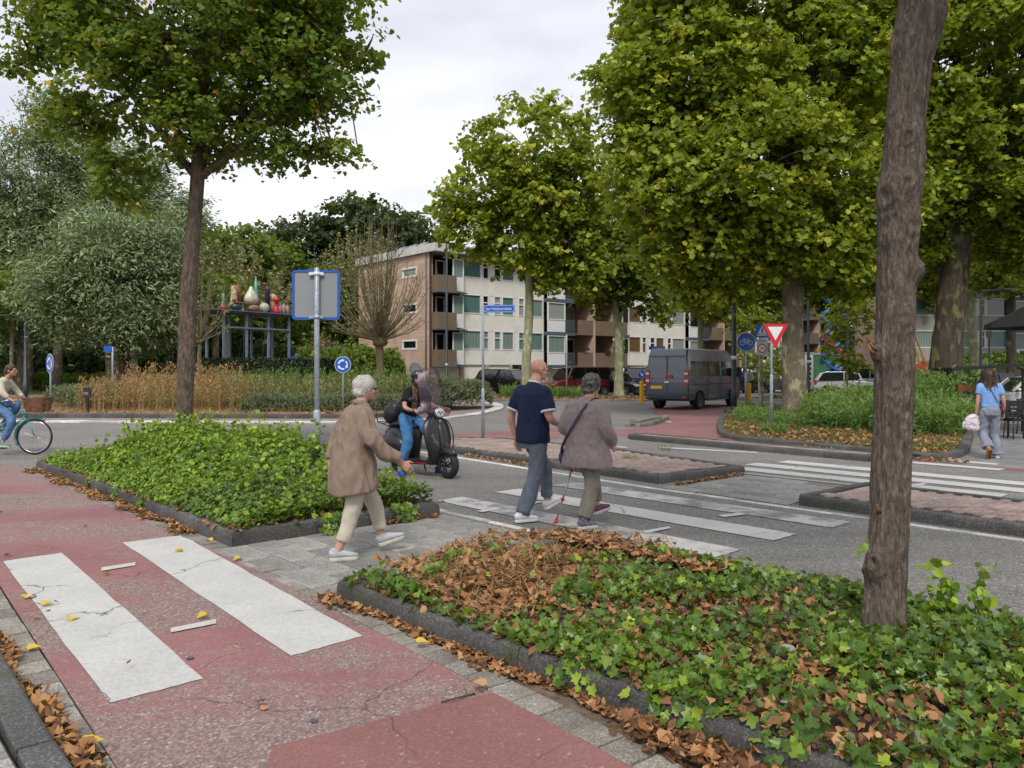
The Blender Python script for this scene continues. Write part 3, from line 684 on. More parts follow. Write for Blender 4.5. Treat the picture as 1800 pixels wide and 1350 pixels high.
c = fm.ramp(a1, [(.34, (.06, .048, .04)), (.5, (.16, .125, .10)), (.66, (.32, .275, .235))])
c = fm.mix(fm.ramp(fm.noise(5, 6, fm.co((1, 1, .7), loc=(2, 0, 0)), .7), [(.5, 0), (.75, .6)]), c, (.075, .055, .052))
c = fm.mix(fm.ramp(fm.noise(22, 5, fm.co((1, 1, .5), loc=(7, 0, 0)), .75), [(.62, 0), (.68, .75)]), c, (.34, .31, .28))
c = fm.mix(fm.ramp(fm.noise(11, 5, fm.co((1, 1, .6), loc=(1, 5, 0)), .7), [(.70, 0), (.76, .55)]), c, (.30, .13, .06))
fm.color(c); fm.bump(fm.math('ADD', a1, fm.math('MULTIPLY', v1, .8)), 1.0, .02)
mb.build('trunk', fm.m, root, recalc=False)
# cut shoots on the bark
cs = simple('broken_shoot', (.3, .14, .06), .9, 0, .4, 30)
for (x, y, dx) in ((1523, 605, -.05), (1528, 615, -.045), (1526, 622, -.05), (1534, 1000, -.03), (1534, 900, -.02)):
    p = at(x + 12, y, D - .06) - fb; m_ = MB(); m_.tube([p, p + V(dx * .6, -.01, .02), p + V(dx, -.02, .05)], [.012, .008, .003], 6); m_.build('broken_shoot', cs, root)
lp = [(-1.6, .4, 6.3, 1.9, 2.0, 1.1), (1.6, .8, 6.6, 2.0, 2.0, 1.2), (.2, 2.0, 6.8, 2.0, 1.8, 1.2), (.3, -1.2, 6.6, 1.9, 1.7, 1.2)]
P, Nn, C, rnd = crown_points(lp, 420, 12, .45)
m_ = MB(); tp = pth[-1]
for b in lp: m_.tube(limb_path(tp, V(*b[:3]), .1, 6), [.11, .09, .07, .05, .04, .02], 8)
m_.build('branches', BK['front'], root, recalc=False)
leaf_mesh('crown', P, Nn, .16, 'five', LM['plane'], parent=root, rnd=rnd)
# little leafy twig on the trunk
P = np.array([at(1516, 958, 4.6) - fb, at(1520, 965, 4.6) - fb, at(1507, 970, 4.6) - fb, at(1526, 955, 4.62) - fb]); leaf_mesh('sprout_leaf', P, np.array([[0, -1, .8], [.3, -1, .5], [-.5, -1, .3], [0, -1, .1]]), .05, 'heart', LM['shrub'], parent=root)

def ptree(name, label, x, Y, trunk, r, blobs, crown, barkm, group='plane trees', **k):
    """trunk: list of (px, py) up the trunk; blobs: (px, py, rx, ry, rz, dY)"""
    b = at(x, 0, Y); b.z = .05
    pts = [V(0, 0, -.1)] + [at(px, py, Y) - b for px, py in trunk]
    return tree(name, label, 'tree', b, pts, r, [px_blob(b, px, py, Y, rx, ry, rz, dy) for px, py, rx, ry, rz, dy in blobs], crown, barkm, group=group, **k)
# plane tree in the middle of the picture
t_mid = ptree('plane_tree', 'round crowned plane tree with pale trunk in front of the flats', 926, 44,
    [(925, 640), (930, 560), (930, 490), (932, 420), (935, 320)], [.28, .25, .24, .2, .13, .08],
    [(930, 260, 3.3, 3.2, 2.6, 0), (860, 330, 2.4, 2.5, 2.0, 0), (1010, 330, 2.3, 2.5, 2.2, 0), (840, 400, 1.9, 2, 1.4, 0), (905, 430, 2.3, 2, 1.5, 0), (1000, 430, 2.0, 2, 1.6, 0), (950, 350, 3, 3.2, 2.2, 0), (970, 470, 1.7, 1.6, 1.2, 0), (800, 360, 1.1, 1.2, .9, 0), (1030, 480, 1.3, 1.4, 1.0, 0)],
    ('plane', 'five', .26, 1700, 13, .5), 'plane_pale', limbs=10, twigs=120, kw=dict(gap=-.5, lsc=1.1, uneven=.26))
t_b = ptree('plane_tree', 'slim plane tree with mottled trunk beside the white flats, right of the middle one', 1088, 47,
    [(1088, 640), (1085, 570), (1080, 520), (1078, 450)], [.30, .26, .24, .18, .1],
    [(1075, 480, 2.3, 2.3, 1.6, 0), (1110, 400, 2.6, 2.6, 2.2, 1), (1060, 400, 2.2, 2, 1.8, 1), (1120, 500, 1.6, 1.5, 1.0, 0), (1160, 540, 1.1, 1, .7, 0), (1050, 520, 1.1, 1, .7, 0)],
    ('plane_dark', 'five', .26, 900, 12, .5), 'plane_pale', limbs=7, kw=dict(gap=-.7))
# big plane in the planted corner
t_big = ptree('plane_tree', 'largest plane tree with thick mottled trunk behind the give way sign', 1398, 26.5,
    [(1398, 700), (1393, 600), (1393, 500), (1390, 420), (1385, 300), (1370, 120), (1360, -60)], [.42, .36, .34, .33, .3, .24, .16, .1],
    [(1190, 330, 2.2, 2.5, 2.0, 0), (1130, 160, 1.5, 2.0, 1.4, 0), (1240, 150, 2.6, 2.8, 2.4, 0), (1280, -40, 3.0, 3.0, 2.4, 0), (1330, 300, 2.6, 3.0, 2.2, -1), (1420, 150, 2.8, 3, 2.6, 0), (1260, 420, 2.0, 2.2, 1.2, 0), (1400, 440, 2.3, 2.6, 1.1, 0), (1190, 440, 1.3, 1.6, .7, 0), (1480, 330, 2.4, 2.4, 2.0, 0), (1110, 60, .9, 1.2, .6, 0), (1250, 510, 1.2, 1.2, .6, .5), (1500, 470, 1.6, 1.8, .9, 1), (1500, 20, 2.6, 2.8, 2.4, 0), (1150, 260, 1.6, 2, 1.3, 0), (1170, -10, 1.5, 1.5, 1.0, 0)],
    ('plane', 'plane', .185, 6600, 14, .42), 'plane', limbs=14, twigs=260, kw=dict(gap=-.5, lsc=1.3, uneven=.26, shell=.45))
# big plane at the right
t_r = ptree('plane_tree', 'dark plane tree with olive bark patches standing in tall weeds', 1660, 31,
    [(1662, 640), (1672, 540), (1680, 450), (1690, 330), (1700, 150)], [.62, .55, .52, .5, .42, .3],
    [(1690, 100, 4.0, 3.5, 3.6, 0), (1780, 260, 3.6, 3.4, 2.6, -1), (1600, 300, 2.4, 2.8, 2.4, 0), (1800, 60, 3.5, 3, 3.2, -2), (1720, 350, 3.0, 2.8, 1.6, 0), (1620, 450, 1.6, 1.6, 1.0, 1), (1820, 420, 2.4, 2.4, 1.2, 0), (1690, -60, 4, 3.5, 2.5, 0), (1560, 120, 2.6, 2.6, 2.4, 1), (1880, 330, 3, 3, 3, 0)],
    ('plane', 'plane', .20, 4400, 13, .45), 'dark', limbs=12, twigs=160, kw=dict(gap=-.55, lsc=1.2, shell=.45))
# trees behind, sharing the crowns already grown
def again(src, label, x, Y, sc, rz, group='plane trees', mat=None, cat=None, bark_m=None, z=0):
    c = copy_tree(src); b = at(x, 0, Y); c.location = (b.x, b.y, z); c.scale = (sc,) * 3; c.rotation_euler.z = rz; c['label'] = label
    c['group'] = group
    if cat: c['category'] = cat
    for ch in c.children:
        m = mat if ch.name.split('.')[0] == 'crown' else bark_m
        if m: ch.material_slots[0].link = 'OBJECT'; ch.material_slots[0].material = m
    return c
again(t_mid, 'plane tree with a forked pale trunk behind the terrace furniture', 1712, 45, 1.0, 2.1, mat=LM['plane_dark'])
again(t_mid, 'dark plane tree behind the black parasol at the right edge', 1778, 42, .95, 4.0, mat=LM['plane_dark'], bark_m=BK['dark'])
again(t_mid, 'plane tree behind the bicycle racks with a thin pale trunk', 1478, 58, .9, 1.2, mat=LM['plane_dark'])
again(t_mid, 'plane tree with a thin trunk seen between the zone sign and the thick trunk', 1389, 60, .85, 3.0)
again(t_mid, 'plane tree over the dark balconies to the right of the van', 1230, 56, .85, 5.0, mat=LM['plane_dark'])
again(t_mid, 'plane tree far along the street, behind the thick foreground trunk', 1600, 66, 1.1, .4, mat=LM['plane_dark'])
again(t_mid, 'plane tree closing the view beyond the white car', 1850, 60, 1.2, 3.7, mat=LM['plane_dark'], bark_m=BK['dark'])
again(t_mid, 'plane tree behind the second block of flats', 1690, 85, 1.25, 2.7, mat=LM['oak'])
again(t_mid, 'tall plane tree behind the orange crane', 1560, 95, 1.3, 5.5, mat=LM['oak'])
# small young tree with light leaves near the signs
ptree('young_tree', 'thin young tree with light green leaves behind the round bicycle sign', 1335, 42, [(1334, 640), (1336, 590), (1334, 540)], [.07, .06, .05, .02],
    [(1330, 590, 1.2, 1, 1.4, 0), (1345, 640, 1.1, .9, .7, 0), (1310, 560, .8, .8, .7, 0)], ('plane', 'five', .2, 130, 9, .4), 'plane_pale', None, limbs=5)
ptree('young_tree', 'thin young tree with light green leaves behind the bicycle racks', 1490, 44, [(1488, 640), (1490, 590), (1492, 540)], [.07, .06, .05, .02],
    [(1495, 560, 1.4, 1, 1.2, 0), (1480, 610, 1.0, .9, .9, 0), (1505, 640, .6, .6, .4, 0)], ('plane', 'five', .2, 150, 9, .4), 'plane_pale', None, limbs=5)
# ---- left: big grey green willows
def willow(label, x, Y, trunk, r, blobs, ncl, per=26, ls=.34):
    b = at(x, 0, Y); b.z = .0; root = empty('willow_tree', b, 0, label, 'tree', 'silvery willows left of the roundabout')
    mb = MB(); pp = [V(0, 0, -.1)] + [at(px, py, Y) - b for px, py in trunk]; pp = resample(catmull(pp, 5), .3)
    mb.tube(pp, [r * (1.25 - .5 * i / len(pp)) for i in range(len(pp))], 12)
    mb.build('trunk', BK['dark'], root, recalc=False)
    B = [px_blob(b, px, py, Y, rx, ry, rz, dy) for px, py, rx, ry, rz, dy in blobs]
    lb = MB()
    for q in B:
        for _ in range(3):
            e = V(q[0], q[1], q[2]) + V(*(unit(1)[0] * np.array(q[3:6]) * .8)); lb.tube(limb_path(pp[-1], e, .12, 6), [r * .4, r * .3, .1, .07, .04, .02], 6)
    lb.build('branches', BK['dark'], root, recalc=False)
    P, Nn, C, rnd = crown_points(B, ncl, per, .8, shell=.4, gap=-.8, lsc=.8, uneven=.2, flat=.9)
    T = np.array([P[:, 0] * .25, P[:, 1] * .25 - 1, np.full(len(P), .2)]).T + RNG.normal(0, .9, (len(P), 3)); T[:, 0] += .5
    leaf_mesh('crown', P, Nn, ls, 'slim', LM['willow'], parent=root, T=T, rnd=rnd, fold=.05)
willow('broad silvery willow with a dark stout trunk left of the roundabout sign hedge', 212, 46, [(208, 650), (200, 610), (185, 585)], .62,
    [(235, 500, 3.0, 2.8, 2.6, 0), (180, 440, 3.0, 2.8, 2.6, 0), (270, 430, 2.0, 2, 1.7, 0), (120, 500, 2.6, 2.6, 2.4, 0), (230, 580, 2.4, 2, 1.2, 0), (290, 540, 1.4, 1.5, 1.6, 0), (150, 570, 2.4, 2, 1.0, 0)], 2200)
willow('tall grey willow rising to the sky at the left edge', 40, 58, [(45, 640), (50, 560), (60, 450)], .5,
    [(60, 300, 3.6, 3, 3.4, 0), (130, 250, 2.6, 2.6, 3.0, 0), (30, 420, 4, 3.5, 3.5, 0), (160, 380, 4.0, 3, 3.4, 0), (230, 320, 3.2, 3, 2.8, 0), (90, 520, 4.2, 3, 3.2, 0), (0, 540, 3.6, 3, 3.0, 0), (300, 380, 2.6, 3, 2.0, 0), (75, 200, 1.6, 1.5, 1.6, 0), (-40, 380, 3, 3, 5, 0)], 3200, 24, .42)
def shooty(label, x, Y, trunk, r, head, shoots, spread, hgt, lm, nleaf, cat='tree', name='pollard_willow', barkm='willow', ls=.12, droop=.1, group='pollard willows with bare shoots', lo=.1):
    b = at(x, 0, Y); b.z = .1; root = empty(name, b, 0, label, cat, group)
    pp = resample(catmull([V(0, 0, -.1)] + [at(px, py, Y) - b for px, py in trunk], 5), .25); mb = MB()
    mb.tube(pp, [r * (1.15 - .25 * i / len(pp)) for i in range(len(pp))], 10); h = pp[-1]
    mb.ball(h, (head, head, head * .8), 12)
    for i, v in enumerate(mb.v):
        p = V(*v); mb.v[i] = tuple(p + V(1, 1, 1) * 0 + (p - h).normalized() * (.25 * head * mnoise.noise(p * 5)) if (p - h).length < head * 1.3 else p)
    mb.build('trunk', BK[barkm], root, recalc=False)
    sb = MB(); P = []; T = []
    for i in range(shoots):
        az = random.uniform(0, 2 * PI); el = random.uniform(lo, 1); d = V(math.cos(az) * (1.15 - el) * spread, math.sin(az) * (1.15 - el) * spread, hgt * (.25 + .75 * el) * random.uniform(.75, 1))
        if random.random() < .25: d.z *= .35
        e = h + d; pth = [h.lerp(e, t) + V(d.x, d.y, 0) * .28 * math.sin(PI * t) - V(0, 0, droop * d.length * t * t) + V(random.uniform(-.05, .05), random.uniform(-.05, .05), 0) for t in (0, .2, .4, .6, .8, 1)]
        sb.tube(pth, [.038, .03, .024, .018, .012, .005], 4, cap=False)
        for _ in range(3):
            a = pth[random.randint(2, 4)]; q = a + V(random.uniform(-1, 1), random.uniform(-1, 1), random.uniform(.2, 1.1)) * .16 * d.length
            sb.tube([a, a.lerp(q, .5) + V(.02, 0, .03), q], [.014, .01, .004], 3, cap=False); P += [a.lerp(q, random.random()) for _ in range(3)]
        for _ in range(nleaf): t = random.uniform(.25, 1); j = min(int(t * 5), 4); P.append(pth[j].lerp(pth[j + 1], t * 5 - j) + V(*(unit(1)[0] * .12)))
    sb.build('branches', BK['twig' if barkm != 'dark' else 'twig_red'], root, recalc=False)
    P = np.array([tuple(p) for p in P]); leaf_mesh('crown', P, unit(len(P)) + np.array([0, -.3, .5]), ls, 'quad', LM[lm], parent=root)
    return root
shooty('pollard willow with a fan of thin shoots in front of the brick end wall', 669, 44, [(668, 640), (668, 600)], .21, .42, 130, 3.2, 8.3, 'dryolive', 3, ls=.11, lo=.2, droop=.06)
shooty('slim pollard willow with upright shoots beside the vegetable sculpture', 353, 40, [(350, 640), (352, 600)], .11, .2, 34, 2.0, 6.0, 'dryolive', 5)
sh_t = shooty('olive leaved tree with many fine branches behind the blue framed sign', 625, 72, [(625, 600), (630, 560)], .3, .4, 190, 5.6, 10.5, 'dryolive', 26, name='fine_branched_tree', ls=.24, group='loose olive trees', lo=0.02)
shooty('olive leaved tree with many fine branches behind the sculpture platform', 400, 60, [(400, 600), (405, 560)], .25, .4, 170, 5.5, 8.0, 'dryolive', 26, name='fine_branched_tree', ls=.24, group='loose olive trees', lo=0.02)
shooty('half bare reddish tree above the sculpture platform', 445, 72, [(447, 560), (445, 500)], .25, .3, 90, 4.2, 6.6, 'russet', 18, name='reddish_tree', barkm='dark', ls=.2, group='loose trees')
shooty('bare brown shrub of upright twigs at the end of the hedge', 560, 50, [(560, 690)], .1, .1, 80, 2.4, 5.0, 'russet', 6, name='twiggy_shrub', ls=.15, group='loose shrubs', cat='shrub')
b_o = at(560, 0, 85)
def oak(label, x, Y, blobs, lm='oak', ncl=1500, ls=.5, trunkh=5, group='dark trees behind the flats', per=14, name='broadleaf_tree'):
    b = at(x, 0, Y); b.z = 0
    return tree(name, label, 'tree', b, [V(0, 0, -.1), V(.1, 0, 2), V(0, 0, trunkh), V(.2, 0, trunkh + 3)], [.45, .4, .35, .2], [px_blob(b, px, py, Y, rx, ry, rz, dy) for px, py, rx, ry, rz, dy in blobs], ('' or lm, 'quad', ls, ncl, per, .8), 'dark', limbs=6, twigs=30, group=group, kw=dict(gap=-1.1, uneven=.18, shell=.45))
oak('dark green oak towering behind the sculpture and the brick end wall', 580, 85, [(620, 400, 4.2, 4, 3.4, 0), (540, 430, 4.4, 4, 3.2, 0), (500, 470, 3.2, 3, 3, 0), (600, 500, 6, 4, 4, 0), (680, 420, 4.2, 4, 3.2, 0), (560, 580, 6, 4, 4.5, 0), (730, 440, 4, 3, 3.6, 2), (640, 600, 6, 4, 4.5, 0)], ncl=2600)
yg = oak('yellow green tree behind the sculpture platform', 420, 68, [(420, 450, 3.0, 3, 2.6, 0), (390, 510, 3.4, 3, 3.0, 0), (445, 500, 1.8, 2, 2.0, 0), (410, 590, 4, 3, 3, 0), (330, 470, 3.6, 3, 3.6, 0)], 'wood', 1200, .42)
# woodland that closes the view on the left and beyond
src = oak('dense green tree at the far left edge of the woodland', -30, 70, [(-60, 480, 5, 4, 4, 0), (20, 560, 5, 4, 4, 0), (-60, 620, 5, 4, 4.5, 0), (60, 640, 5, 4, 2.5, 0), (0, 420, 4, 4, 3, 0)], 'wood', 1500, .48, group='woodland trees left of the roundabout')
for i, (x, Y, sc, rz, lab) in enumerate(((110, 74, 1.0, 1, 'leafy woodland tree behind the lamp post at the left'), (230, 78, 1.0, 2.5, 'leafy woodland tree behind the stout willow trunk'), (330, 76, 1.05, 4, 'leafy woodland tree behind the slim linden trunk'),
    (470, 80, .9, 5.2, 'leafy woodland tree behind the right end of the sculpture platform'), (-160, 66, 1.1, .7, 'leafy woodland tree beyond the left picture edge'), (590, 72, .7, 2.0, 'low leafy tree behind the blue framed sign'))):
    again(src, lab, x, Y, sc, rz, 'woodland trees left of the roundabout', cat='tree', mat=LM['wood'] if i % 2 else LM['oak'])
for i, (x, Y, sc, rz) in enumerate(((-60, 110, 1.35, .3), (120, 115, 1.3, 1.9), (300, 112, 1.35, 3.1), (480, 118, 1.15, 4.4), (760, 120, 1.1, 5.1), (1750, 105, 1.2, .9), (1900, 95, 1.3, 2.2), (1600, 120, 1.2, 3.6), (1450, 125, 1.1, 1.1), (2050, 80, 1.3, 5))):
    again(src, ['distant tree above the willow at the left edge', 'distant tree behind the tall grey willow', 'distant tree left of the slim linden trunk', 'distant tree above the giant vegetables', 'distant tree over the roof of the flats', 'distant tree between the dark trunk and the thin lamp post', 'distant tree beyond the white car', 'distant tree behind the thick foreground trunk', 'distant tree above the green container', 'distant tree outside the right picture edge'][i], x, Y, sc, rz, ['back row of the woodland', 'back row behind the right street'][i > 4], cat='tree', mat=LM['oak'])
# pale trunks under the woodland canopy
for i, (x, Y, w, top, lab) in enumerate(((20, 52, .13, 560, 'thin pale trunk at the left edge under the trees'), (50, 56, .3, 540, 'grey trunk just right of the dark lamp post'), (101, 56, .3, 540, 'grey trunk behind the narrow roundabout arrow sign'), (236, 51, .19, 560, 'pale mossy trunk right of the stout willow'), (378, 50, .2, 560, 'brownish trunk under the sculpture platform'))):
    b = at(x, 0, Y); b.z = 0; h = at(x, top, Y).z
    again_m = MB(); again_m.tube([V(0, 0, -.1), V(.03, 0, h * .5), V(.1, 0, h)], [w * 1.15, w, w * .85], 10)
    r_ = empty('tree', b, 0, lab, 'tree', 'trunks under the woodland'); again_m.build('trunk', BK['plane' if i != 3 else 'plane_pale'], r_)
    P, Nn, C, rnd = crown_points([(0, 0, h + 1.2, 2.4, 2.2, 1.6)], 130, 14, .6); leaf_mesh('crown', P, Nn, .36, 'quad', LM['wood'], parent=r_, rnd=rnd)
# ================================================================ FLATS
cream = simple('cream_panel', (.8, .78, .70), .7, 0, .04, 1.5)
grey_cream = simple('grey_panel', (.36, .34, .28), .75, 0, .07, 1.5)
white_fr = simple('white_frame', (.78, .78, .76), .5, 0, .04)
brown_par = simple('brown_parapet', (.19, .14, .09), .7, 0, .08, 1)
blue_slab = simple('slate_blue', (.085, .115, .15), .6, 0, .08)
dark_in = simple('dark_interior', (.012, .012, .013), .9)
roof_w = simple('roof_trim', (.6, .58, .54), .6, 0, .1, 3)
def mk_brickwall():
    m = MT('brick_wall', .9)
    t = m.n('ShaderNodeTexBrick'); t.inputs['Scale'].default_value = 1.0; t.inputs['Brick Width'].default_value = .22; t.inputs['Row Height'].default_value = .065
    t.inputs['Mortar Size'].default_value = .006; t.inputs['Color1'].default_value = (.57, .39, .29, 1); t.inputs['Color2'].default_value = (.47, .31, .22, 1); t.inputs['Mortar'].default_value = (.42, .34, .29, 1)
    m.t.links.new(m.co((1, 1, 1), rot=(R(90), 0, 0)), t.inputs['Vector'])
    m.color(m.mix(1, t.outputs['Color'], m.ramp(m.noise(.8, 5), [(.3, .8), (.7, 1.2)]), 'MULTIPLY')); return m.m
brickw = mk_brickwall()
def glass_mat(name, c, rough=.06, spec=.9):
    m = MT(name, rough, 0, spec); m.color(c)
    return m.m
gl_dark = glass_mat('window_glass', (.012, .015, .016)); gl_teal = glass_mat('blind_glass', (.10, .19, .18), .2, .5)
curt = MT('curtain', .6, 0, .7)
wv = curt.n('ShaderNodeTexWave', wave_type='BANDS', bands_direction='X'); wv.inputs['Scale'].default_value = 2.2; wv.inputs['Distortion'].default_value = 1.2
curt.t.links.new(curt.co(), wv.inputs['Vector']); curt.color(curt.ramp(wv.outputs['Fac'], [(.2, (.10, .16, .14)), (.8, (.24, .32, .28))])); gl_curt = curt.m
gl_brown = simple('bamboo_blind', (.16, .09, .035), .5, 0, .15, 30); gl_light = simple('light_curtain', (.30, .33, .31), .5, 0, .12, 20)
GLS = [gl_teal, gl_curt, gl_dark, gl_light]
def flats(root, s0, s1, z0, period=18.2, off=2.75, first=True, panel=cream, floors=3, seedv=1, brown_at=None, glow=None):
    """x along the facade, y into the building, z up; origin at the front left corner"""
    rr = random.Random(seedv); FP = 2.67
    def wall(x0, x1, za, zb, m, name='wall_panel', y0=0, y1=.25): return MB().box((x0, y0, za), (x1, y1, zb)).build(name, m, root)
    def window(x0, x1, za, zb, gm_, y=0.0, split=None):
        f = MB(); t = .07
        f.box((x0, y - .03, za), (x0 + t, y + .12, zb)); f.box((x1 - t, y - .03, za), (x1, y + .12, zb)); f.box((x0 + t, y - .03, za), (x1 - t, y + .12, za + t)); f.box((x0 + t, y - .03, zb - t), (x1 - t, y + .12, zb))
        if split: f.box((x0 + t, y - .02, za + split), (x1 - t, y + .11, za + split + .08))
        w = f.build('window', white_fr, root)
        MB().box((x0 + t, y + .05, za + t), (x1 - t, y + .06, zb - t)).build('pane', gm_, w); return w
    # mass behind the facade
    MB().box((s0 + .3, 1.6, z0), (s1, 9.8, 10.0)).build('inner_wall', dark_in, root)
    x = off
    segs = []
    while x < s1:
        segs.append(x); x += period
    for i, x in enumerate(segs):
        xe = min(x + 8.3, s1)
        for k in range(floors):
            zb = z0 + FP * k; sill = zb + 1.13; head = zb + 2.57
            wall(x, xe, zb + .0, sill, panel); wall(x, xe, head, zb + FP - .002, panel)
            pat = [(.1, 1.9, 0), (2.05, 2.65, 1), (3.15, 3.85, 1), (3.95, 5.15, 0), (5.6, 6.2, 1), (6.3, 8.2, 0)]
            last = 0
            for (p, q, sp) in pat:
                if x + q > xe: break
                g = rr.choice(GLS)
                if i == 1 and p < 5.5: g = gl_brown if k < 2 else rr.choice(GLS)
                if i == 0 and k == 1 and p < 1: g = gl_teal
                if i == 0 and k == 0: g = gl_curt if p < 5.5 else gl_teal
                window(x + p, x + q, sill, head, g if not sp else rr.choice([gl_dark, g]), 0, .85 if sp else None)
                if p > last: wall(x + last, x + p, sill, head, white_fr, 'mullion_panel', .02, .2)
                last = q
            if x + last < xe: wall(x + last, xe, sill, head, white_fr, 'mullion_panel', .02, .2)
        wall(x, xe, z0 + FP * floors, 10.02, panel)
        # ground floor garages between brick piers
        g = x
        j = 0
        while g < xe - 1:
            w_ = 2.35; wall(g, g + .3, 0, z0, brickw, 'brick_pier', .0, .3)
            if j % 3 == 2:
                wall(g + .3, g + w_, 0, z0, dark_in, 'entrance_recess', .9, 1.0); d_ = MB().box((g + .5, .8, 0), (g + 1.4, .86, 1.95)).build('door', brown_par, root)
                window(g + 1.5, g + w_, .9, 1.9, gl_dark, .7)
            else:
                d_ = MB().box((g + .3, .14, 0), (g + w_, .2, z0))
                for q in range(9): d_.box((g + .34 + q * .225, .125, .03), (g + .53 + q * .225, .14, z0 - .06))
                gd = d_.build('garage_door', cream, root); MB().cbox((g + 1.3, .11, .9), (.12, .03, .03)).build('handle', dark_in, gd)
            g += w_; j += 1
        # loggia, door recess, balconies with brick piers
        L0 = x + 8.3
        if L0 < s1:
            for k in range(floors):
                zb = z0 + FP * k
                wall(L0, L0 + 3.0, zb - .28, zb, blue_slab, 'floor_slab', -.55, .3); wall(L0, L0 + 1.9, zb + .002, zb + .95, white_fr, 'low_panel', -.5, -.4)
                window(L0, L0 + 1.9, zb + .95, zb + 2.37, [gl_curt, gl_light, gl_dark][(k + i) % 3], -.5)
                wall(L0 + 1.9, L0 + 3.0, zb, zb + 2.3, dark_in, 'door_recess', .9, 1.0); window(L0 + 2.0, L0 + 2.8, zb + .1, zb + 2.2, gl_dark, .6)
                rl = MB()
                for q in range(8): rl.box((L0 + 1.92, -.52, zb + .1 + q * .12), (L0 + 3.0, -.48, zb + .16 + q * .12))
                rl.build('railing', blue_slab, root)
                for (a, b_) in ((3.0, 4.75), (4.95, 7.55), (7.75, 9.0)):
                    wall(L0 + a, L0 + b_, zb - .12, zb + 1.02, brown_par, 'balcony_parapet', -.9, -.82)
                    wall(L0 + a, L0 + b_, zb - .2, zb - .12, brown_par, 'balcony_floor', -.9, 1.3)
                    wall(L0 + a, L0 + b_, zb - .1, zb + 2.4, brickw if a < 4 else grey_cream, 'back_wall', 1.3, 1.4)
                    window(L0 + a + .3, L0 + min(b_ - .2, a + 1.6), zb + .2, zb + 2.2, [gl_dark, gl_light][(k + i) % 2], 1.15)
                wall(L0 + 9.0, L0 + 9.9, zb - .28, zb, blue_slab, 'floor_slab', -.35, .3); window(L0 + 9.0, L0 + 9.88, zb + .95, zb + 2.37, gl_dark, -.3); wall(L0 + 9.0, L0 + 9.88, zb + .002, zb + .95, white_fr, 'low_panel', -.3, -.2)
            for a in (4.75, 7.55): wall(L0 + a, L0 + a + .2, 0, 9.95, brickw, 'brick_pier', -.95, 1.3)
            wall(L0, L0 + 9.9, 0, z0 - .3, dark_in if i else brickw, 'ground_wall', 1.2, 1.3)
            for q in range(4): wall(L0 + .2 + q * 2.4, L0 + .45 + q * 2.4, 0, z0 - .3, brickw, 'brick_pier', .0, .5)
            wall(L0 + .45, L0 + 2.6, 0, z0 - .3, cream, 'garage_door', .2, .26)
    wall(s0 - .25, s1, 10.03, 10.6, roof_w, 'roof_trim', -1.0, 10.3)
fl = empty('apartment_building', (-5.9, 57, 0), math.atan2(.643, .766), 'long four storey block of flats with cream panels, brown balconies and a brick end wall', 'building')
flats(fl, 0, 58, 2.0)
# first strip: brown balconies at the corner
for k in range(3):
    zb = 2.0 + 2.67 * k
    MB().box((.15, -.9, zb - .12), (1.75, -.82, zb + 1.05)).box((.15, -.82, zb - .12), (.22, 0, zb + 1.05)).build('balcony_parapet', brown_par, fl)
    MB().box((.15, -.9, zb - .2), (2.72, 1.2, zb - .122)).build('balcony_floor', blue_slab, fl)
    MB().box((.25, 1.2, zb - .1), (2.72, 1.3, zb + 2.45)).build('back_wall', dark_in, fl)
    for (a, b_, g, y) in ((.9, 1.7, gl_dark, .55), (1.75, 2.72, gl_curt, -.45)):
        f = MB(); za, zt = (zb + .1, zb + 2.3) if a < 1.5 else (zb + .95, zb + 2.35)
        f.box((a, y, za), (a + .08, y + .1, zt)).box((b_ - .08, y, za), (b_, y + .1, zt)).box((a + .08, y, za), (b_ - .08, y + .1, za + .08)).box((a + .08, y, zt - .08), (b_ - .08, y + .1, zt))
        w_ = f.build('window', white_fr, fl); MB().box((a + .08, y + .04, za + .08), (b_ - .08, y + .05, zt - .08)).build('pane', g, w_)
    MB().box((1.75, -.45, zb), (2.72, -.36, zb + .95)).build('low_panel', white_fr, fl)
for g in (.3,):
    d_ = MB().box((g, .14, 0), (2.72, .2, 1.8))
    for q in range(10): d_.box((g + .05 + q * .235, .125, .03), (g + .24 + q * .235, .14, 1.75))
    d_.build('garage_door', cream, fl)
# brick end wall with three windows (built as a slab with openings)
t_ = .3; wz = [(3.1, 3.85), (5.77, 6.52), (8.44, 9.2)]; ew = []
ys = [0, 1.6, 3.6, 10.2]
MB().box((-.02, 0, 0), (.28, 1.6, 10.0)).build('end_wall', brickw, fl); MB().box((-.02, 3.6, 0), (.28, 10.2, 10.0)).build('end_wall', brickw, fl)
zs = [0] + [z for p in wz for z in p] + [10.0]
for i in range(0, 8, 2): MB().box((-.02, 1.601, zs[i]), (.28, 3.599, zs[i + 1])).build('end_wall', brickw, fl)
MB().box((-.03, -.06, 0), (.14, -.0, 10.0)).build('corner_pier', simple('dark_brick', (.11, .065, .05), .9), fl)
for a, b_ in wz:
    f = MB(); y0, y1, t = 1.6, 3.6, .13
    f.box((-.05, y0, a), (.1, y1, a + t)).box((-.05, y0, b_ - t), (.1, y1, b_)).box((-.05, y0, a + t), (.1, y0 + t, b_ - t)).box((-.05, y1 - t, a + t), (.1, y1, b_ - t))
    w_ = f.build('window', white_fr, fl); MB().box((.03, y0 + t, a + t), (.04, y1 - t, b_ - t)).build('pane', gl_light if a > 8 else gl_dark, w_)
MB().tube([(-.08, .35, .1), (-.08, .35, 9.9)], .05, 8).build('drainpipe', blue_slab, fl)
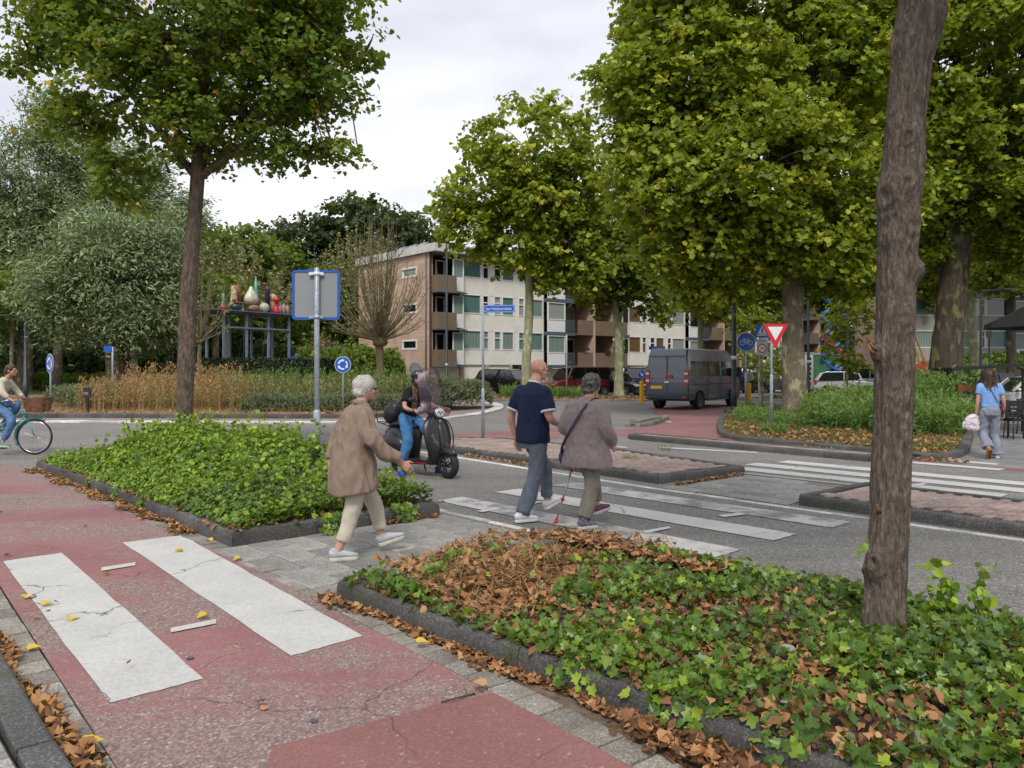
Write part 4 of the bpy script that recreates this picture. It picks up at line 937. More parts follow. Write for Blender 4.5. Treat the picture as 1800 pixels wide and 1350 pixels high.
for i in range(3):
    M_ = Matrix.Translation((1.5, 4.2 + i * 1.5, 10.6)); m_ = MB(); m_.box((0, 0, 0), (1.6, 1.2, .08), M=M_ @ Matrix.Rotation(R(-35), 4, 'Y')); m_.box((1.2, 0, 0), (1.25, 1.2, .7), M=M_)
    m_.build('rooftop_panel', simple('panel_%d' % i, (.12, .15, .18), .3), fl)
# flower boxes and laundry on balconies
fb_m = simple('window_box', (.03, .03, .04), .6)
for (s_, z_) in ((17.2, 2.0 + 1.0), (14.6, 3.2)):
    m_ = MB().box((s_, -1.08, z_), (s_ + .6, -.92, z_ + .2)).build('flower_box', fb_m, fl)
P = np.array([(18.7 + random.uniform(-.5, .9), -1.0 + random.uniform(-.1, .1), 3.4 + random.uniform(-.7, 1.0)) for _ in range(260)]); leaf_mesh('balcony_plant', P, unit(260) + np.array([0, -.5, .4]), .16, 'quad', LM['shrub'], parent=fl)
P = np.array([(18.5 + random.uniform(-.4, .5), -1.1, 3.9 + random.uniform(-.4, .4)) for _ in range(40)]); leaf_mesh('balcony_blossom', P, unit(40) + np.array([0, -1.5, .4]), .14, 'five', simple('blossom', (.75, .72, .7)), parent=fl)
# second block further right
b2 = empty('apartment_building', (33, 66, 0), R(4), 'grey beige block of flats with blue doors behind the plane trees at the right', 'building')
flats(b2, 0, 40, 2.3, off=.3, panel=grey_cream, seedv=5)
MB().box((0, .3, 0), (40, 1.3, 2.0)).build('ground_wall', simple('plinth', (.09, .07, .06)), b2)
MB().box((-.1, 0, 0), (.3, 9, 10)).build('end_wall', brickw, b2)
MB().box((9, -.12, 3.5), (10.2, -.05, 5.0)).build('blue_door', simple('blue_door', (.02, .1, .2), .5), b2)
# ---- site furniture in front of it
def corrug(name, label, x, Y, wx, dy, h, mat, rz=0, ribs=14):
    p = at(x, 0, Y); r_ = empty(name, (p.x, p.y, 0), rz, label, 'container')
    MB().box((0, 0, .05), (wx, dy, h)).build('body', mat, r_); m_ = MB()
    for i in range(ribs): m_.box((wx * (i + .15) / ribs, -.04, .1), (wx * (i + .7) / ribs, -.001, h - .08))
    m_.build('ribs', mat, r_); m_ = MB().box((-.05, -.06, h), (wx + .05, dy + .05, h + .1)); m_.build('roof_edge', simple(name + '_edge', (.35, .36, .33)), r_); return r_
corrug('green_container', 'green corrugated container in front of the second block of flats', 1427, 58, 2.9, 2.4, 2.7, simple('container_green', (.05, .2, .08), .6))
wc = corrug('site_cabin', 'light grey site cabin with dark lettering beside the green container', 1402, 56, 1.1, 2.2, 2.75, simple('cabin_white', (.5, .52, .52), .6), ribs=3)
for i in range(6): MB().box((.82, -.06, 2.3 - i * .35), (.94, -.045, 2.5 - i * .35)).build('printed_mark', dark_in, wc)
MB().box((.3, -.06, 2.2), (.42, -.045, 2.3)).build('printed_mark', dark_in, wc)
wb = corrug('white_container', 'white container behind the dark parked car near the signs', 1341, 58, 2.3, 2.4, 2.75, simple('container_white', (.62, .63, .64), .6), ribs=2)
MB().box((1.0, -.06, 1.2), (1.35, -.045, 2.3)).build('hatch', dark_in, wb)
# red and white barrier boards
def striped(name, label, x, Y, w, h, z, group=None):
    p = at(x, 0, Y); r_ = empty(name, (p.x, p.y, 0), 0, label, 'barrier', group)
    MB().box((0, 0, 0), (.06, .06, z + h)).build('post', white_fr, r_)
    k = 7
    for i in range(k): MB().box((-w / 2, -.03, z + h * i / k), (w / 2, -.001, z + h * (i + 1) / k)).build('stripe', simple('red_%s_%d' % (name, i), (.5, .03, .03)) if i % 2 else white_fr, r_)
striped('warning_board', 'red and white striped warning board at the white container', 1342, 57.6, .35, 1.5, 1.3, 'striped warning boards'); striped('warning_board', 'red and white striped warning board at the light grey site cabin', 1403, 55.8, .3, 1.5, 1.3, 'striped warning boards')
# blue lattice sculpture
p = at(1468, 0, 52); r_ = empty('lattice_sculpture', (p.x, p.y, 0), 0, 'blue and red interlaced tube sculpture in front of the second block', 'sculpture')
bl_m = simple('sculpture_blue', (.01, .12, .42), .4); rd_m = simple('sculpture_red', (.5, .02, .1), .4)
for k in range(4):
    z0 = .8 + k * 1.35
    for sx, dy in ((-1, 0), (1, .25)):
        m_ = MB(); m_.tube(catmull([V(-.75 * sx, dy, z0 - .2), V(-.75 * sx, dy, z0 + .3), V(0, dy, z0 + .9), V(.75 * sx, dy, z0 + 1.5), V(.75 * sx, dy, z0 + 1.9)], 5), .14, 8); m_.build('tube', rd_m if (k == 1 and sx < 0) else bl_m, r_)
# orange lift with yellow boom
p = at(1626, 0, 44); r_ = empty('crane_truck', (p.x, p.y, 0), 0, 'orange machine with a yellow lattice boom behind the huge plane tree', 'crane')
og = simple('orange_paint', (.6, .11, .02), .4); yl = simple('yellow_paint', (.5, .33, .05), .4); tyre = simple('tyre', (.018, .018, .019), .8, 0, .1)
m_ = MB(); m_.prism([(-1.5, .7), (1.2, .7), (1.2, 1.75), (.5, 2.0), (-.9, 1.9), (-1.5, 1.4)], 0, 1.7, M=Matrix.Rotation(R(90), 4, 'X') @ Matrix.Scale(-1, 4, (0, 0, 1))); m_.build('body', og, r_)
MB().box((-.9, -.03, 1.2), (-.1, -.005, 1.6)).build('window', gl_dark, r_)
m_ = MB(); a, b_ = V(.3, .8, 1.9), V(-1.2, .8, 6.4)
for o in (V(.16, 0, 0), V(-.16, 0, 0), V(0, .3, 0)): m_.bar(a + o, b_ + o * .5, .07)
for i in range(11): m_.bar(a.lerp(b_, i / 11) + V(.16 * (1 if i % 2 else -1), 0, 0), a.lerp(b_, (i + 1) / 11) - V(.14 * (1 if i % 2 else -1), 0, 0), .04)
m_.build('boom', yl, r_)
for dx in (-1, .8): MB().lathe([(.01, 0), (.42, 0), (.45, .1), (.42, .22), (.01, .22)], (dx, -.1, .42), 14, axis='y').build('wheel', tyre, r_)
MB().ball((.35, .8, 2.05), .12, 8).build('beacon', og, r_)
# low hedge and garden wall far right
hedge_far = MB()
# ================================================================ PLANTING
def poly_sample(poly, n, f=None):
    xs = [p[0] for p in poly]; ys = [p[1] for p in poly]; P = np.array([(p[0], p[1]) for p in poly]); out = []
    tot = 0
    while tot < n:
        q = RNG.uniform((min(xs), min(ys)), (max(xs), max(ys)), (n * 3 + 60, 2)); c = np.zeros(len(q), bool); j = len(P) - 1
        for i in range(len(P)):
            cond = ((P[i, 1] > q[:, 1]) != (P[j, 1] > q[:, 1])) & (q[:, 0] < (P[j, 0] - P[i, 0]) * (q[:, 1] - P[i, 1]) / (P[j, 1] - P[i, 1] + 1e-12) + P[i, 0]); c ^= cond; j = i
        q = q[c]
        if f is not None: q = q[RNG.random(len(q)) < f(q)]
        out.append(q); tot += len(q)
    return np.concatenate(out)[:n]
def abp(P): return np.stack([P[:, 0] * U.x + P[:, 1] * U.y, P[:, 0] * N.x + P[:, 1] * N.y], 1)
def sm(x, a, b): t = np.clip((x - a) / (b - a), 0, 1); return t * t * (3 - 2 * t)
def nz2(P, sc): return lump(np.concatenate([P[:, :2], np.zeros((len(P), 1))], 1), sc)
# ---- left bed: bushy shrub with ivy at its foot
def h_left(P):
    q = abp(P); a, b = q[:, 0], q[:, 1]
    w = sm(b, 3.15, 4.3) * (1 - .35 * sm(b, 5.2, 5.7)) * sm(a, -14.6, -12.6) * (1 - .88 * sm(a, -12.0, -7.4))
    return .12 + .12 * sm(b, 3.1, 3.5) + w * .54 * (1 + .34 * nz2(P, 1.6) + .26 * nz2(P + 5, 6.5)) + .03
n = 30000; bedp = deflate(bed1, .05)
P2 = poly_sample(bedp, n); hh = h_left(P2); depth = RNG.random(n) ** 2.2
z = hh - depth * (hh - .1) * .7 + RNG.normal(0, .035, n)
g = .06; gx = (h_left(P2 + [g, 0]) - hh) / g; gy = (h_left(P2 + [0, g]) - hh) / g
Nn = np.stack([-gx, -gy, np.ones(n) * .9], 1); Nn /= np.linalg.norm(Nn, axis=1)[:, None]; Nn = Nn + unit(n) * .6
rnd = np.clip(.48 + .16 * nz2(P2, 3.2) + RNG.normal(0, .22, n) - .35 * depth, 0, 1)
P3 = np.concatenate([P2, z[:, None]], 1)
isiv = (abp(P2)[:, 0] > -9.2) | (RNG.random(n) < .25)
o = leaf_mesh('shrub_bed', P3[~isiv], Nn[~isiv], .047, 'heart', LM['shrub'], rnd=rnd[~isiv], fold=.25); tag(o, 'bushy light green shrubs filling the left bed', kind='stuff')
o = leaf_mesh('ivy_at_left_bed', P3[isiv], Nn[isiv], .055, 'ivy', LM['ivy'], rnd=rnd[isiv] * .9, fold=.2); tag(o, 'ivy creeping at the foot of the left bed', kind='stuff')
# stems poking out of the top
m_ = MB(); SP = []; SN = []
for _ in range(280):
    q = poly_sample(bedp, 1); h = float(h_left(q)[0])
    if h < .3: continue
    x, y = q[0]; t = V(random.uniform(-.15, .15), random.uniform(-.15, .15), random.uniform(.14, .42)); p = V(x, y, h - .1)
    m_.tube([p, p + t * .6, p + t], [.006, .004, .002], 4, cap=False)
    for k in range(9): SP.append(tuple(p + t * random.uniform(.2, 1.05) + V(*(unit(1)[0] * .035)))); SN.append(tuple(unit(1)[0] + np.array([0, -.2, .6])))
o = m_.build('shrub_stems', BK['twig'], None, recalc=False); tag(o, kind='stuff')
o = leaf_mesh('shrub_tips', np.array(SP), np.array(SN), .055, 'heart', LM['shrub'], fold=.2); tag(o, kind='stuff')
# ivy hanging over the kerbs
def hang(name, pts, n, out, spread, lo=.0, hi=.16, mat='ivy', size=.06):
    P = []; Nv = []
    for _ in range(n):
        i = random.randrange(len(pts)); c, d = pts[i]
        t = random.random() ** 1.5; s = random.gauss(0, spread)
        p = c + V(*[d.x, d.y, 0]) * (t * .14 - .02 + random.uniform(0, .03)) + V(-d.y, d.x, 0) * s * (1 - .5 * t) + V(0, 0, hi + .04 - t * (hi - lo))
        P.append(tuple(p)); Nv.append((d.x + random.uniform(-.5, .5), d.y + random.uniform(-.5, .5), random.uniform(.1, .9)))
    o = leaf_mesh(name, np.array(P), np.array(Nv), size, 'ivy', LM[mat], fold=.15); return tag(o, kind='stuff')
hang('ivy_trails_left', [(AB(-7.3, b), U * .8) for b in (4.1, 4.2, 5.0, 5.1)] + [(AB(a, 3.2), N * -.7) for a in (-12.2, -11, -10.1, -9.9)], 260, .1, .09)
# ---- right bed: ivy with a clearing full of dead leaves
bed2i = deflate(bed2, .03)
bare = [G(*p) for p in ((660, 1025), (760, 1010), (800, 985), (880, 965), (1000, 955), (1060, 955), (1190, 968), (1150, 985), (1070, 1005), (1010, 1035), (990, 1080), (930, 1120), (870, 1150), (760, 1100), (680, 1055))]
bare2 = [G(*p) for p in ((1330, 1055), (1440, 1030), (1420, 1060), (1380, 1110), (1320, 1110))]; bare3 = [G(*p) for p in ((1330, 1180), (1440, 1200), (1520, 1290), (1500, 1350), (1350, 1345), (1400, 1260))]
gre = [G(*p) for p in ((720, 1060), (770, 1040), (800, 1000), (870, 960), (940, 965), (900, 990), (800, 1020), (770, 1060), (740, 1080))]
def inpoly(poly, q):
    P = np.array([(p[0], p[1]) for p in poly]); c = np.zeros(len(q), bool); j = len(P) - 1
    for i in range(len(P)):
        c ^= ((P[i, 1] > q[:, 1]) != (P[j, 1] > q[:, 1])) & (q[:, 0] < (P[j, 0] - P[i, 0]) * (q[:, 1] - P[i, 1]) / (P[j, 1] - P[i, 1] + 1e-12) + P[i, 0]); j = i
    return c
def dens(q):
    q2 = q + np.stack([nz2(q, 5), nz2(q + 9, 5)], 1) * .06
    d = np.clip(.5 + .55 * nz2(q, 3.3) + .25 * nz2(q + 4, 9), .10, .95)
    d[inpoly(bare, q2)] = .015; d[inpoly(bare2, q2)] = .22; d[inpoly(bare3, q2)] = .22; d[inpoly(gre, q2)] = .9; return np.clip(d, 0, 1)
def h_right(P): return .14 + .035 * nz2(P, 2.3) + .05 * sm(abp(P)[:, 0], -4.2, -2) - .06 * sm(abp(P)[:, 1], 4.7, 5.3)
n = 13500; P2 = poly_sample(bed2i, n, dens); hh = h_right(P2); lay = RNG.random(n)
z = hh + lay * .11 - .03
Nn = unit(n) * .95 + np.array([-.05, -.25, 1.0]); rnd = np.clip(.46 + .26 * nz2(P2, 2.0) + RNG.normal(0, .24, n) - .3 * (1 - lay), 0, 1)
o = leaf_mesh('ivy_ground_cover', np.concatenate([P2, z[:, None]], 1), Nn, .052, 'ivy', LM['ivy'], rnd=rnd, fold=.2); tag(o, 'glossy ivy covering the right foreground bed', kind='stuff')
hang('ivy_trails_right', [(AB(a, 3.1), N * -.9) for a in (-2.9, -2.75, -2.3, -2.1, -1.7, -1.3, -1.0, -.8, -.4, 0, .3)] + [(AB(-3.3, 3.1), N * -.6)], 330, .1, .10, 0.03, .17)
# small upright ivy shoots beside the big trunk
for (x, y, h_) in ((1650, 1035, .34), (1725, 1050, .3), (1668, 1000, .2)):
    b_ = at(x, y + 40, 4.9); b_.z = .15; P = []; 
    for _ in range(26): P.append((b_.x + random.gauss(0, .055), b_.y + random.gauss(0, .05), .2 + random.random() * h_))
    o = leaf_mesh('ivy_shoot', np.array(P), unit(26) + np.array([0, -.4, .8]), .06, 'heart', LM['shrub'], fold=.2); tag(o, kind='stuff')
    m_ = MB().tube([(b_.x, b_.y, .12), (b_.x + .02, b_.y, .2 + h_ * .6), (b_.x - .01, b_.y, .2 + h_)], .004, 4); m_.build('ivy_shoot_stem', BK['twig'], o)
# dead leaves
def litter(name, P2, z, size, mat='litter', lift=.03, parent=None, flat=.55, shape='curl', curl=.9):
    n = len(P2); P = np.concatenate([P2, (z + RNG.random(n) * lift)[:, None] if not np.isscalar(z) else (z + RNG.random((n, 1)) * lift)], 1)
    pk = RNG.random(n); o = None; flat = .85 if lift > .045 else flat
    for i, (sh_, lo, hi) in enumerate((('curl', 0, .34), ('maple', .34, .66), ('shard', .66, 1.01))):
        k_ = (pk >= lo) & (pk < hi)
        if k_.sum(): o = tag(leaf_mesh(name, P[k_], unit(int(k_.sum())) * flat + np.array([0, 0, 1.0]), size * (1.25 if sh_ == 'shard' else 1), sh_, LM[mat], fold=[.16, -.14, .32][i], curl=curl * .75, T=unit(int(k_.sum()))), kind='stuff')
    return o
P2 = poly_sample(bed2i, 11000); litter('dead_leaves_in_right_bed', P2, h_right(P2) - .03, .052, lift=.05)
P2 = poly_sample(bare, 1500); litter('dead_leaves_in_clearing', P2, h_right(P2) + .0, .06, lift=.05)
P2 = poly_sample(bed1, 2500); litter('dead_leaves_in_left_bed', P2, .13, .07, lift=.05)
# ivy and leaves lying over the far kerb of the right bed
q_ = np.stack([RNG.uniform(-4.2, 1.6, 1300), RNG.normal(5.42, .08, 1300)], 1); q_ = q_[:, :1] * np.array([[U.x, U.y]]) + q_[:, 1:] * np.array([[N.x, N.y]]); o = leaf_mesh('ivy_on_far_kerb', np.concatenate([q_, RNG.uniform(.14, .21, (1300, 1))], 1), unit(1300) * .9 + np.array([0, -.3, 1.]), .055, 'ivy', LM['ivy']); tag(o, kind='stuff')
# pine needles and straw in the clearing
P2 = poly_sample(bare, 3000); n = len(P2)
o = leaf_mesh('straw_in_clearing', np.concatenate([P2, (h_right(P2) + .01 + RNG.random(n) * .06)[:, None]], 1), unit(n) * .5 + np.array([0, 0, 1.]), .17, 'straw', LM['drygrass'], T=unit(n), fold=0); tag(o, kind='stuff')
def strip(pa, pb, wa, wb, n, pw=1.0):
    t = RNG.random(n); s = RNG.random(n) ** pw
    pa, pb = np.array(pa)[:2], np.array(pb)[:2]; d = pb - pa; d /= np.linalg.norm(d); nn = np.array([-d[1], d[0]])
    cl = .5 + .5 * np.sin(t * 37) * np.sin(t * 11 + 1)
    return pa + (pb - pa) * t[:, None] + nn * ((wa + (wb - wa) * s * cl)[:, None])
# leaf lines along the kerbs (cycle path side)
def ab2(a, b): v = AB(a, b); return (v.x, v.y)
litter('leaves_on_far_kerb', strip(ab2(-5.2, 5.45), ab2(-3.4, 5.45), -.3, .12, 900), .15, .055, lift=.04)
litter('leaf_line_right_bed', strip(ab2(-5.3, 2.99), ab2(1.0, 3.05), -.005, -.15, 2100, 1.5), .012, .045, lift=.03)
litter('leaf_pile_right_bed', RNG.normal(0, 1, (420, 2)) * [.22, .055] @ np.array([[U.x, U.y], [N.x, N.y]]) + np.array(ab2(-1.9, 2.9)), .02, .055, lift=.07)
litter('leaf_line_left_bed', strip(ab2(-15.2, 3.12), ab2(-8.2, 3.12), -.01, -.24, 2200, 1.6), .012, .045, lift=.035)
litter('leaf_gutter_left', strip(ab2(-9.5, .93), ab2(-2.4, .87), .0, .15, 2200, 1), .015, .052, lift=.05)
litter('leaf_line_walkway', strip(ab2(-7.36, 4.7), ab2(-7.36, 5.5), -.12, .0, 160), .02, .05)
litter('leaf_line_median', strip(ab2(-12, 9.88), ab2(-9.9, 9.72), -.2, .0, 160), .02, .05)
litter('leaf_line_refuge', strip(ab2(-6.95, 9.5), ab2(-6.9, 11.3), -.1, .0, 260), .02, .05)
litter('leaf_line_corner', strip(ab2(-11, 17.2), ab2(-6.6, 15.75), -.25, .0, 700), .02, .06); litter('leaf_scatter_corner', strip(ab2(-7, 15.6), ab2(-5, 15.7), -.3, .1, 200), .02, .06)
litter('leaf_scatter_path', strip(ab2(-13, 2.2), ab2(-2, 2.2), -1.0, .8, 26), .012, .05)
# single yellow leaves that lie on the crossing
ylm = LM['yellowleaf']
spots = [(47, 1055, 'lower left stripe, leftmost yellow leaf'), (77, 1068, 'lower left stripe, beside its worn patch'), (127, 1090, 'middle of the lower left stripe'), (319, 971, 'right end of the upper stripe'), (362, 1087, 'just above the right hand white tick'), (52, 1148, 'in the left gutter, upper one'), (90, 1269, 'on the leaf heap in the left gutter'), (150, 1328, 'largest one at the bottom of the left gutter'), (54, 1236, 'half buried in the left gutter'),
         (1242, 1219, 'tan leaf'), (422, 986, 'on the paver band near the walkway corner'), (366, 953, 'by the left bed corner'), (848, 1220, 'on the fresh red patch')]
for x, y, d_ in spots:
    p = G(x, y) if x != 1242 else G(735, 1143)
    o = leaf_mesh('fallen_leaf', np.array([[0, 0, .0]]), np.array([[.05, -.1, 1.]]), np.array([.075]), 'heart', ylm if x not in (848, 735) else LM['litter'], T=np.array([[random.uniform(-1, 1), random.uniform(-1, 1), .1]]), fold=.3)
    o.location = (p.x, p.y, .026 if y < 1150 else .05); tag(o, 'fallen leaf, ' + d_, 'leaf', 'single fallen leaves on the ground')
    if 'largest' in d_: o.scale = (1.2,) * 3
# twig on the red path
m_ = MB().tube([G(775, 1234, .012), G(800, 1228, .02), G(822, 1222, .012), G(835, 1219, .012)], .005, 5).tube([G(822, 1222, .012), G(816, 1208, .02)], .003, 4); tag(m_.build('fallen_twig', BK['dark']), 'dark broken twig lying on the fresh red patch', 'twig')
# ---- blades: generic grass / weed fields
def blades(name, P2, z0, h, mat, lean=.25, width=1.0, parent=None, per=1, rnd=None):
    n = len(P2); T = np.stack([RNG.normal(0, lean, n), RNG.normal(0, lean, n), np.ones(n)], 1); d = RNG.uniform(0, 2 * PI, n); Nn = np.stack([np.cos(d), np.sin(d), np.zeros(n)], 1)
    P = np.concatenate([P2, np.full((n, 1), 1.0) * z0], 1); o = leaf_mesh(name, P, Nn, h, 'blade' if width == 1 else 'slim', LM[mat], T=T, fold=.02, rnd=rnd); return tag(o, kind='stuff') if parent is None else o
# dry stems on the roundabout: seed plumes on thin stems
def plumes(name, P2, z0, hh, mat, nl=16, ls=.07, taper=.09, frac=.55):
    n = len(P2); m = []; P = []; Nv = []; rnd = []
    H = hh * RNG.uniform(.6, 1.1, n); lean = RNG.normal(0, .09, (n, 2)); base = RNG.random(n)
    for k in range(nl):
        t = RNG.uniform(1 - frac, 1, n); w = taper * (1.15 - t) / .5
        P.append(np.stack([P2[:, 0] + lean[:, 0] * H * t + RNG.normal(0, 1, n) * w, P2[:, 1] + lean[:, 1] * H * t + RNG.normal(0, 1, n) * w, z0 + H * t], 1)); rnd.append(np.clip(base * .7 + RNG.random(n) * .3, 0, 1))
    P = np.concatenate(P); q = len(P); T = RNG.normal(0, .45, (q, 3)); T[:, 2] = 1
    o = leaf_mesh(name, P, unit(q), ls, 'slim', LM[mat], T=T, rnd=np.concatenate(rnd), fold=.03); tag(o, kind='stuff')
    T = np.concatenate([lean, np.ones((n, 1))], 1); s_ = leaf_mesh(name + '_stems', np.concatenate([P2, np.full((n, 1), z0)], 1), unit(n) * [1, 1, .01], H, 'straw', LM[mat], T=T, fold=0, rnd=base * .7); tag(s_, kind='stuff')
def zone(pts): return [G(*p) for p in pts]
isl = [(p.x, p.y) for p in deflate(isl_in, .15)]
ab_c = lambda x0, x1, y0, y1: [(x0, y0), (x1, y0), (x1, y1), (x0, y1)]
dryz = [(-16.2, 29.6), (-10.4, 29.6), (-10.2, 32), (-12, 37), (-19, 36)]
plumes('dry_weeds', poly_sample(dryz, 950), .12, 1.2, 'drygrass', 20, .12, .075, .7); plumes('straw_weeds', poly_sample(dryz, 420), .12, .95, 'dryolive', 16, .12, .07, .8)
plumes('green_weeds', poly_sample([(-12, 33), (-4, 33), (-3, 37), (-14, 38)], 700), .12, 1.5, 'weed', 18, .15, .07, .8)
plumes('tall_dry_weeds', poly_sample([(-15, 32), (-11.5, 32), (-12, 36), (-18, 36)], 300), .12, 1.7, 'drygrass', 18, .15, .09, .6)
plumes('olive_weeds', poly_sample([(-11.6, 31), (-3.2, 33.5), (-3, 36), (-12, 35)], 900), .12, 1.25, 'dryolive', 18, .14, .07, .8)
blades('dry_grass', poly_sample(isl, 14000), .12, .22, 'drygrass', .6)
litter('leaves_on_roundabout', poly_sample(isl, 2500, lambda q: (np.abs(np.hypot(q[:, 0] + 13, q[:, 1] - 38)) > 8) * 1.0), .13, .11)
litter('leaves_on_apron', poly_sample([(p.x, p.y) for p in deflate(ring_line, 2.0)], 240), .02, .08)
# low lavender mounds
def mound(name, poly, h, n, mat, ls, label, seedn=3.0, size=.1, up=.9, z0=.12, edge=.5, shape='slim', kind='stuff', rnds=1.0):
    P2 = poly_sample(poly, n); Pl = np.array([(p[0], p[1]) for p in poly]); dmin = np.full(len(P2), 9.)
    for i in range(len(Pl)):
        a, b = Pl[i], Pl[(i + 1) % len(Pl)]; ab_ = b - a; t = np.clip(((P2 - a) @ ab_) / (ab_ @ ab_ + 1e-9), 0, 1); dmin = np.minimum(dmin, np.hypot(*(P2 - a - t[:, None] * ab_).T))
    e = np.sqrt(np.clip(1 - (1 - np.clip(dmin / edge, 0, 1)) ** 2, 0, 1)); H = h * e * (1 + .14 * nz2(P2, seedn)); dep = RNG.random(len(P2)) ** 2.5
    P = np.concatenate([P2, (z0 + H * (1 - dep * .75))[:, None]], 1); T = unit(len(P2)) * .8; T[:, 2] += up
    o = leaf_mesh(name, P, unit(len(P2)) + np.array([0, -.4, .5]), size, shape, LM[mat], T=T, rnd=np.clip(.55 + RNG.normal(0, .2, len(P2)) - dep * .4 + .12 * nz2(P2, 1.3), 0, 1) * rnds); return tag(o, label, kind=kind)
mound('lavender_hedge', [(-9.9, 28.7), (-4.2, 29.5), (-2.6, 31.3), (-4.2, 32.6), (-9.7, 30.3)], .52, 26000, 'lavender', 0, 'low grey green lavender on the roundabout', size=.16)
mound('lavender_hedge', [(-2.9, 31.2), (-.9, 33.8), (-.9, 36), (-3.0, 36), (-4.2, 33.2)], .95, 12000, 'lavender', 0, 'grey green shrubs on the roundabout behind the scooter', size=.2)
mound('lavender_hedge', [(-19.5, 33), (-16.5, 30.6), (-15.5, 31.2), (-15.2, 35), (-19.0, 38)], .8, 12000, 'lavender', 0, 'low green shrubs at the left of the roundabout', size=.18)
# clipped hedge under the sculpture
def hedge(label, a, b, w, h, n=22000, mat='hedge', size=.12, z0=.0, cat='hedge'):
    a, b = V(*a), V(*b); d = (b - a); L_ = d.length; d.normalize(); nn = V(-d.y, d.x, 0); r_ = empty('clipped_hedge' if mat == 'hedge' else 'garden_hedge', a, math.atan2(d.y, d.x), label, cat)
    MB().box((.08, -w / 2 + .1, z0), (L_ - .08, w / 2 - .1, h - .1)).build('core', simple('hedge_core_%d' % int(a.y * 10), (.012, .018, .008), .95), r_)
    f = RNG.random(n); P = np.stack([RNG.uniform(0, L_, n), RNG.uniform(-w / 2, w / 2, n), RNG.uniform(z0, h, n)], 1); Nn = np.zeros((n, 3))
    top = f < .3; fr = (f >= .3) & (f < .75); bk = (f >= .75) & (f < .85); sd = f >= .85
    P[top, 2] = h; Nn[top, 2] = 1; P[fr, 1] = -w / 2; Nn[fr, 1] = -1; P[bk, 1] = w / 2; Nn[bk, 1] = 1; P[sd, 0] = np.where(RNG.random(sd.sum()) < .5, 0, L_); Nn[sd, 0] = 1
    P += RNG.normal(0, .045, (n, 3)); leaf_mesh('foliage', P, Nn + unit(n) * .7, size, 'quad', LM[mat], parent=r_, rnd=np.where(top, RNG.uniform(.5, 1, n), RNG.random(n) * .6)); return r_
hedge('dark clipped hedge below the raised platform of vegetables', (-16.6, 42.3, 0), (-9.3, 40.6, 0), 1.3, 2.15)
mound('garden_shrubs', [(-10.5, 47), (-6.6, 50.5), (-7.2, 54), (-14, 54), (-14, 49)], 2.7, 9000, 'wood', 0, 'dark bushes at the foot of the brick end wall', size=.3, shape='quad', z0=0, edge=1.2)
mound('woodland_undergrowth', [(-60, 66), (-14, 62), (-12, 70), (-60, 76)], 3.2, 22000, 'oak', 0, 'dark undergrowth of the woodland left of the roundabout', size=.5, shape='quad', z0=0, edge=2)
mound('woodland_undergrowth', [(-60, 60), (-20, 58), (-18, 62), (-60, 66)], 1.1, 9000, 'wood', 0, 'low green plants along the edge of the woodland', size=.35, shape='quad', z0=0, edge=1)
blades('left_verge_grass', poly_sample([(-40, 52), (-16, 50), (-14, 58), (-60, 60), (-60, 54)], 9000), 0, .3, 'grass', .5)
sheet('woodland_path', [V(-60, 55), V(-20, 54), V(-20, 55.6), V(-60, 57)], .0, asphalt)
mound('street_end_bushes', [(34, 58), (80, 66), (80, 72), (34, 64)], 2.6, 16000, 'wood', 0, 'bushes and hedges at the end of the right street', size=.36, shape='quad', z0=0, edge=1.5)
# ---- planted corner on the right: grass, dead leaves, tall weeds
gp = [(p.x, p.y) for p in deflate(resample(catmull(gbed, 8, True), .8, True), .2)]
blades('corner_grass', poly_sample(gp, 26000, lambda q: np.clip(.5 + .6 * nz2(q, .9), .08, 1)), .1, .13, 'grass', .7)
litter('corner_dead_leaves', poly_sample(gp, 3800, lambda q: np.clip(1.25 - (q[:, 1] - 15) * .10 + .4 * nz2(q, 1.1), .06, 1)), .11, .085, lift=.04)
wz1 = [at(1420, 0, 21.5), at(1545, 0, 19.4), at(1680, 0, 18.8), at(1722, 0, 21), at(1715, 0, 27), at(1560, 0, 30), at(1415, 0, 27)]
def weeds(name, poly, n, h, mat, z0=.1, ls=.14, label=None):
    P2 = poly_sample(poly, n); nl = 15; H = h * RNG.uniform(.55, 1.1, n) * (1 + .25 * nz2(P2, 1.2)); ln = RNG.normal(0, .16, (n, 2)); P = []; rnd = []; b = RNG.random(n)
    for k in range(nl):
        t = RNG.uniform(.05, 1, n); P.append(np.stack([P2[:, 0] + ln[:, 0] * H * t * t + RNG.normal(0, .05, n), P2[:, 1] + ln[:, 1] * H * t * t + RNG.normal(0, .05, n), z0 + H * t], 1)); rnd.append(np.clip(.15 + .45 * t + .35 * b + RNG.normal(0, .1, n), 0, 1))
    P = np.concatenate(P); q = len(P); T = RNG.normal(0, .8, (q, 3)); T[:, 2] += .8
    o = leaf_mesh(name, P, unit(q) + np.array([0, -.3, .5]), ls, 'slim', LM[mat], T=T, rnd=np.concatenate(rnd)); return tag(o, label, kind='stuff')
weeds('tall_weeds', wz1, 3400, .85, 'weed', label='tall green weeds around the trees on the planted corner', ls=.17)
weeds('tall_weeds_back', [at(1560, 0, 24), at(1716, 0, 24), at(1716, 0, 31), at(1560, 0, 31)], 1500, 1.35, 'weed', ls=.2)
weeds('corner_weeds', [at(1290, 0, 24), at(1420, 0, 21), at(1440, 0, 27), at(1300, 0, 32)], 420, .4, 'weed', ls=.12)
weeds('sign_foot_weeds', [at(1345, 0, 19.9), at(1380, 0, 19.5), at(1380, 0, 20.3), at(1345, 0, 20.5)], 60, .22, 'weed', ls=.1)
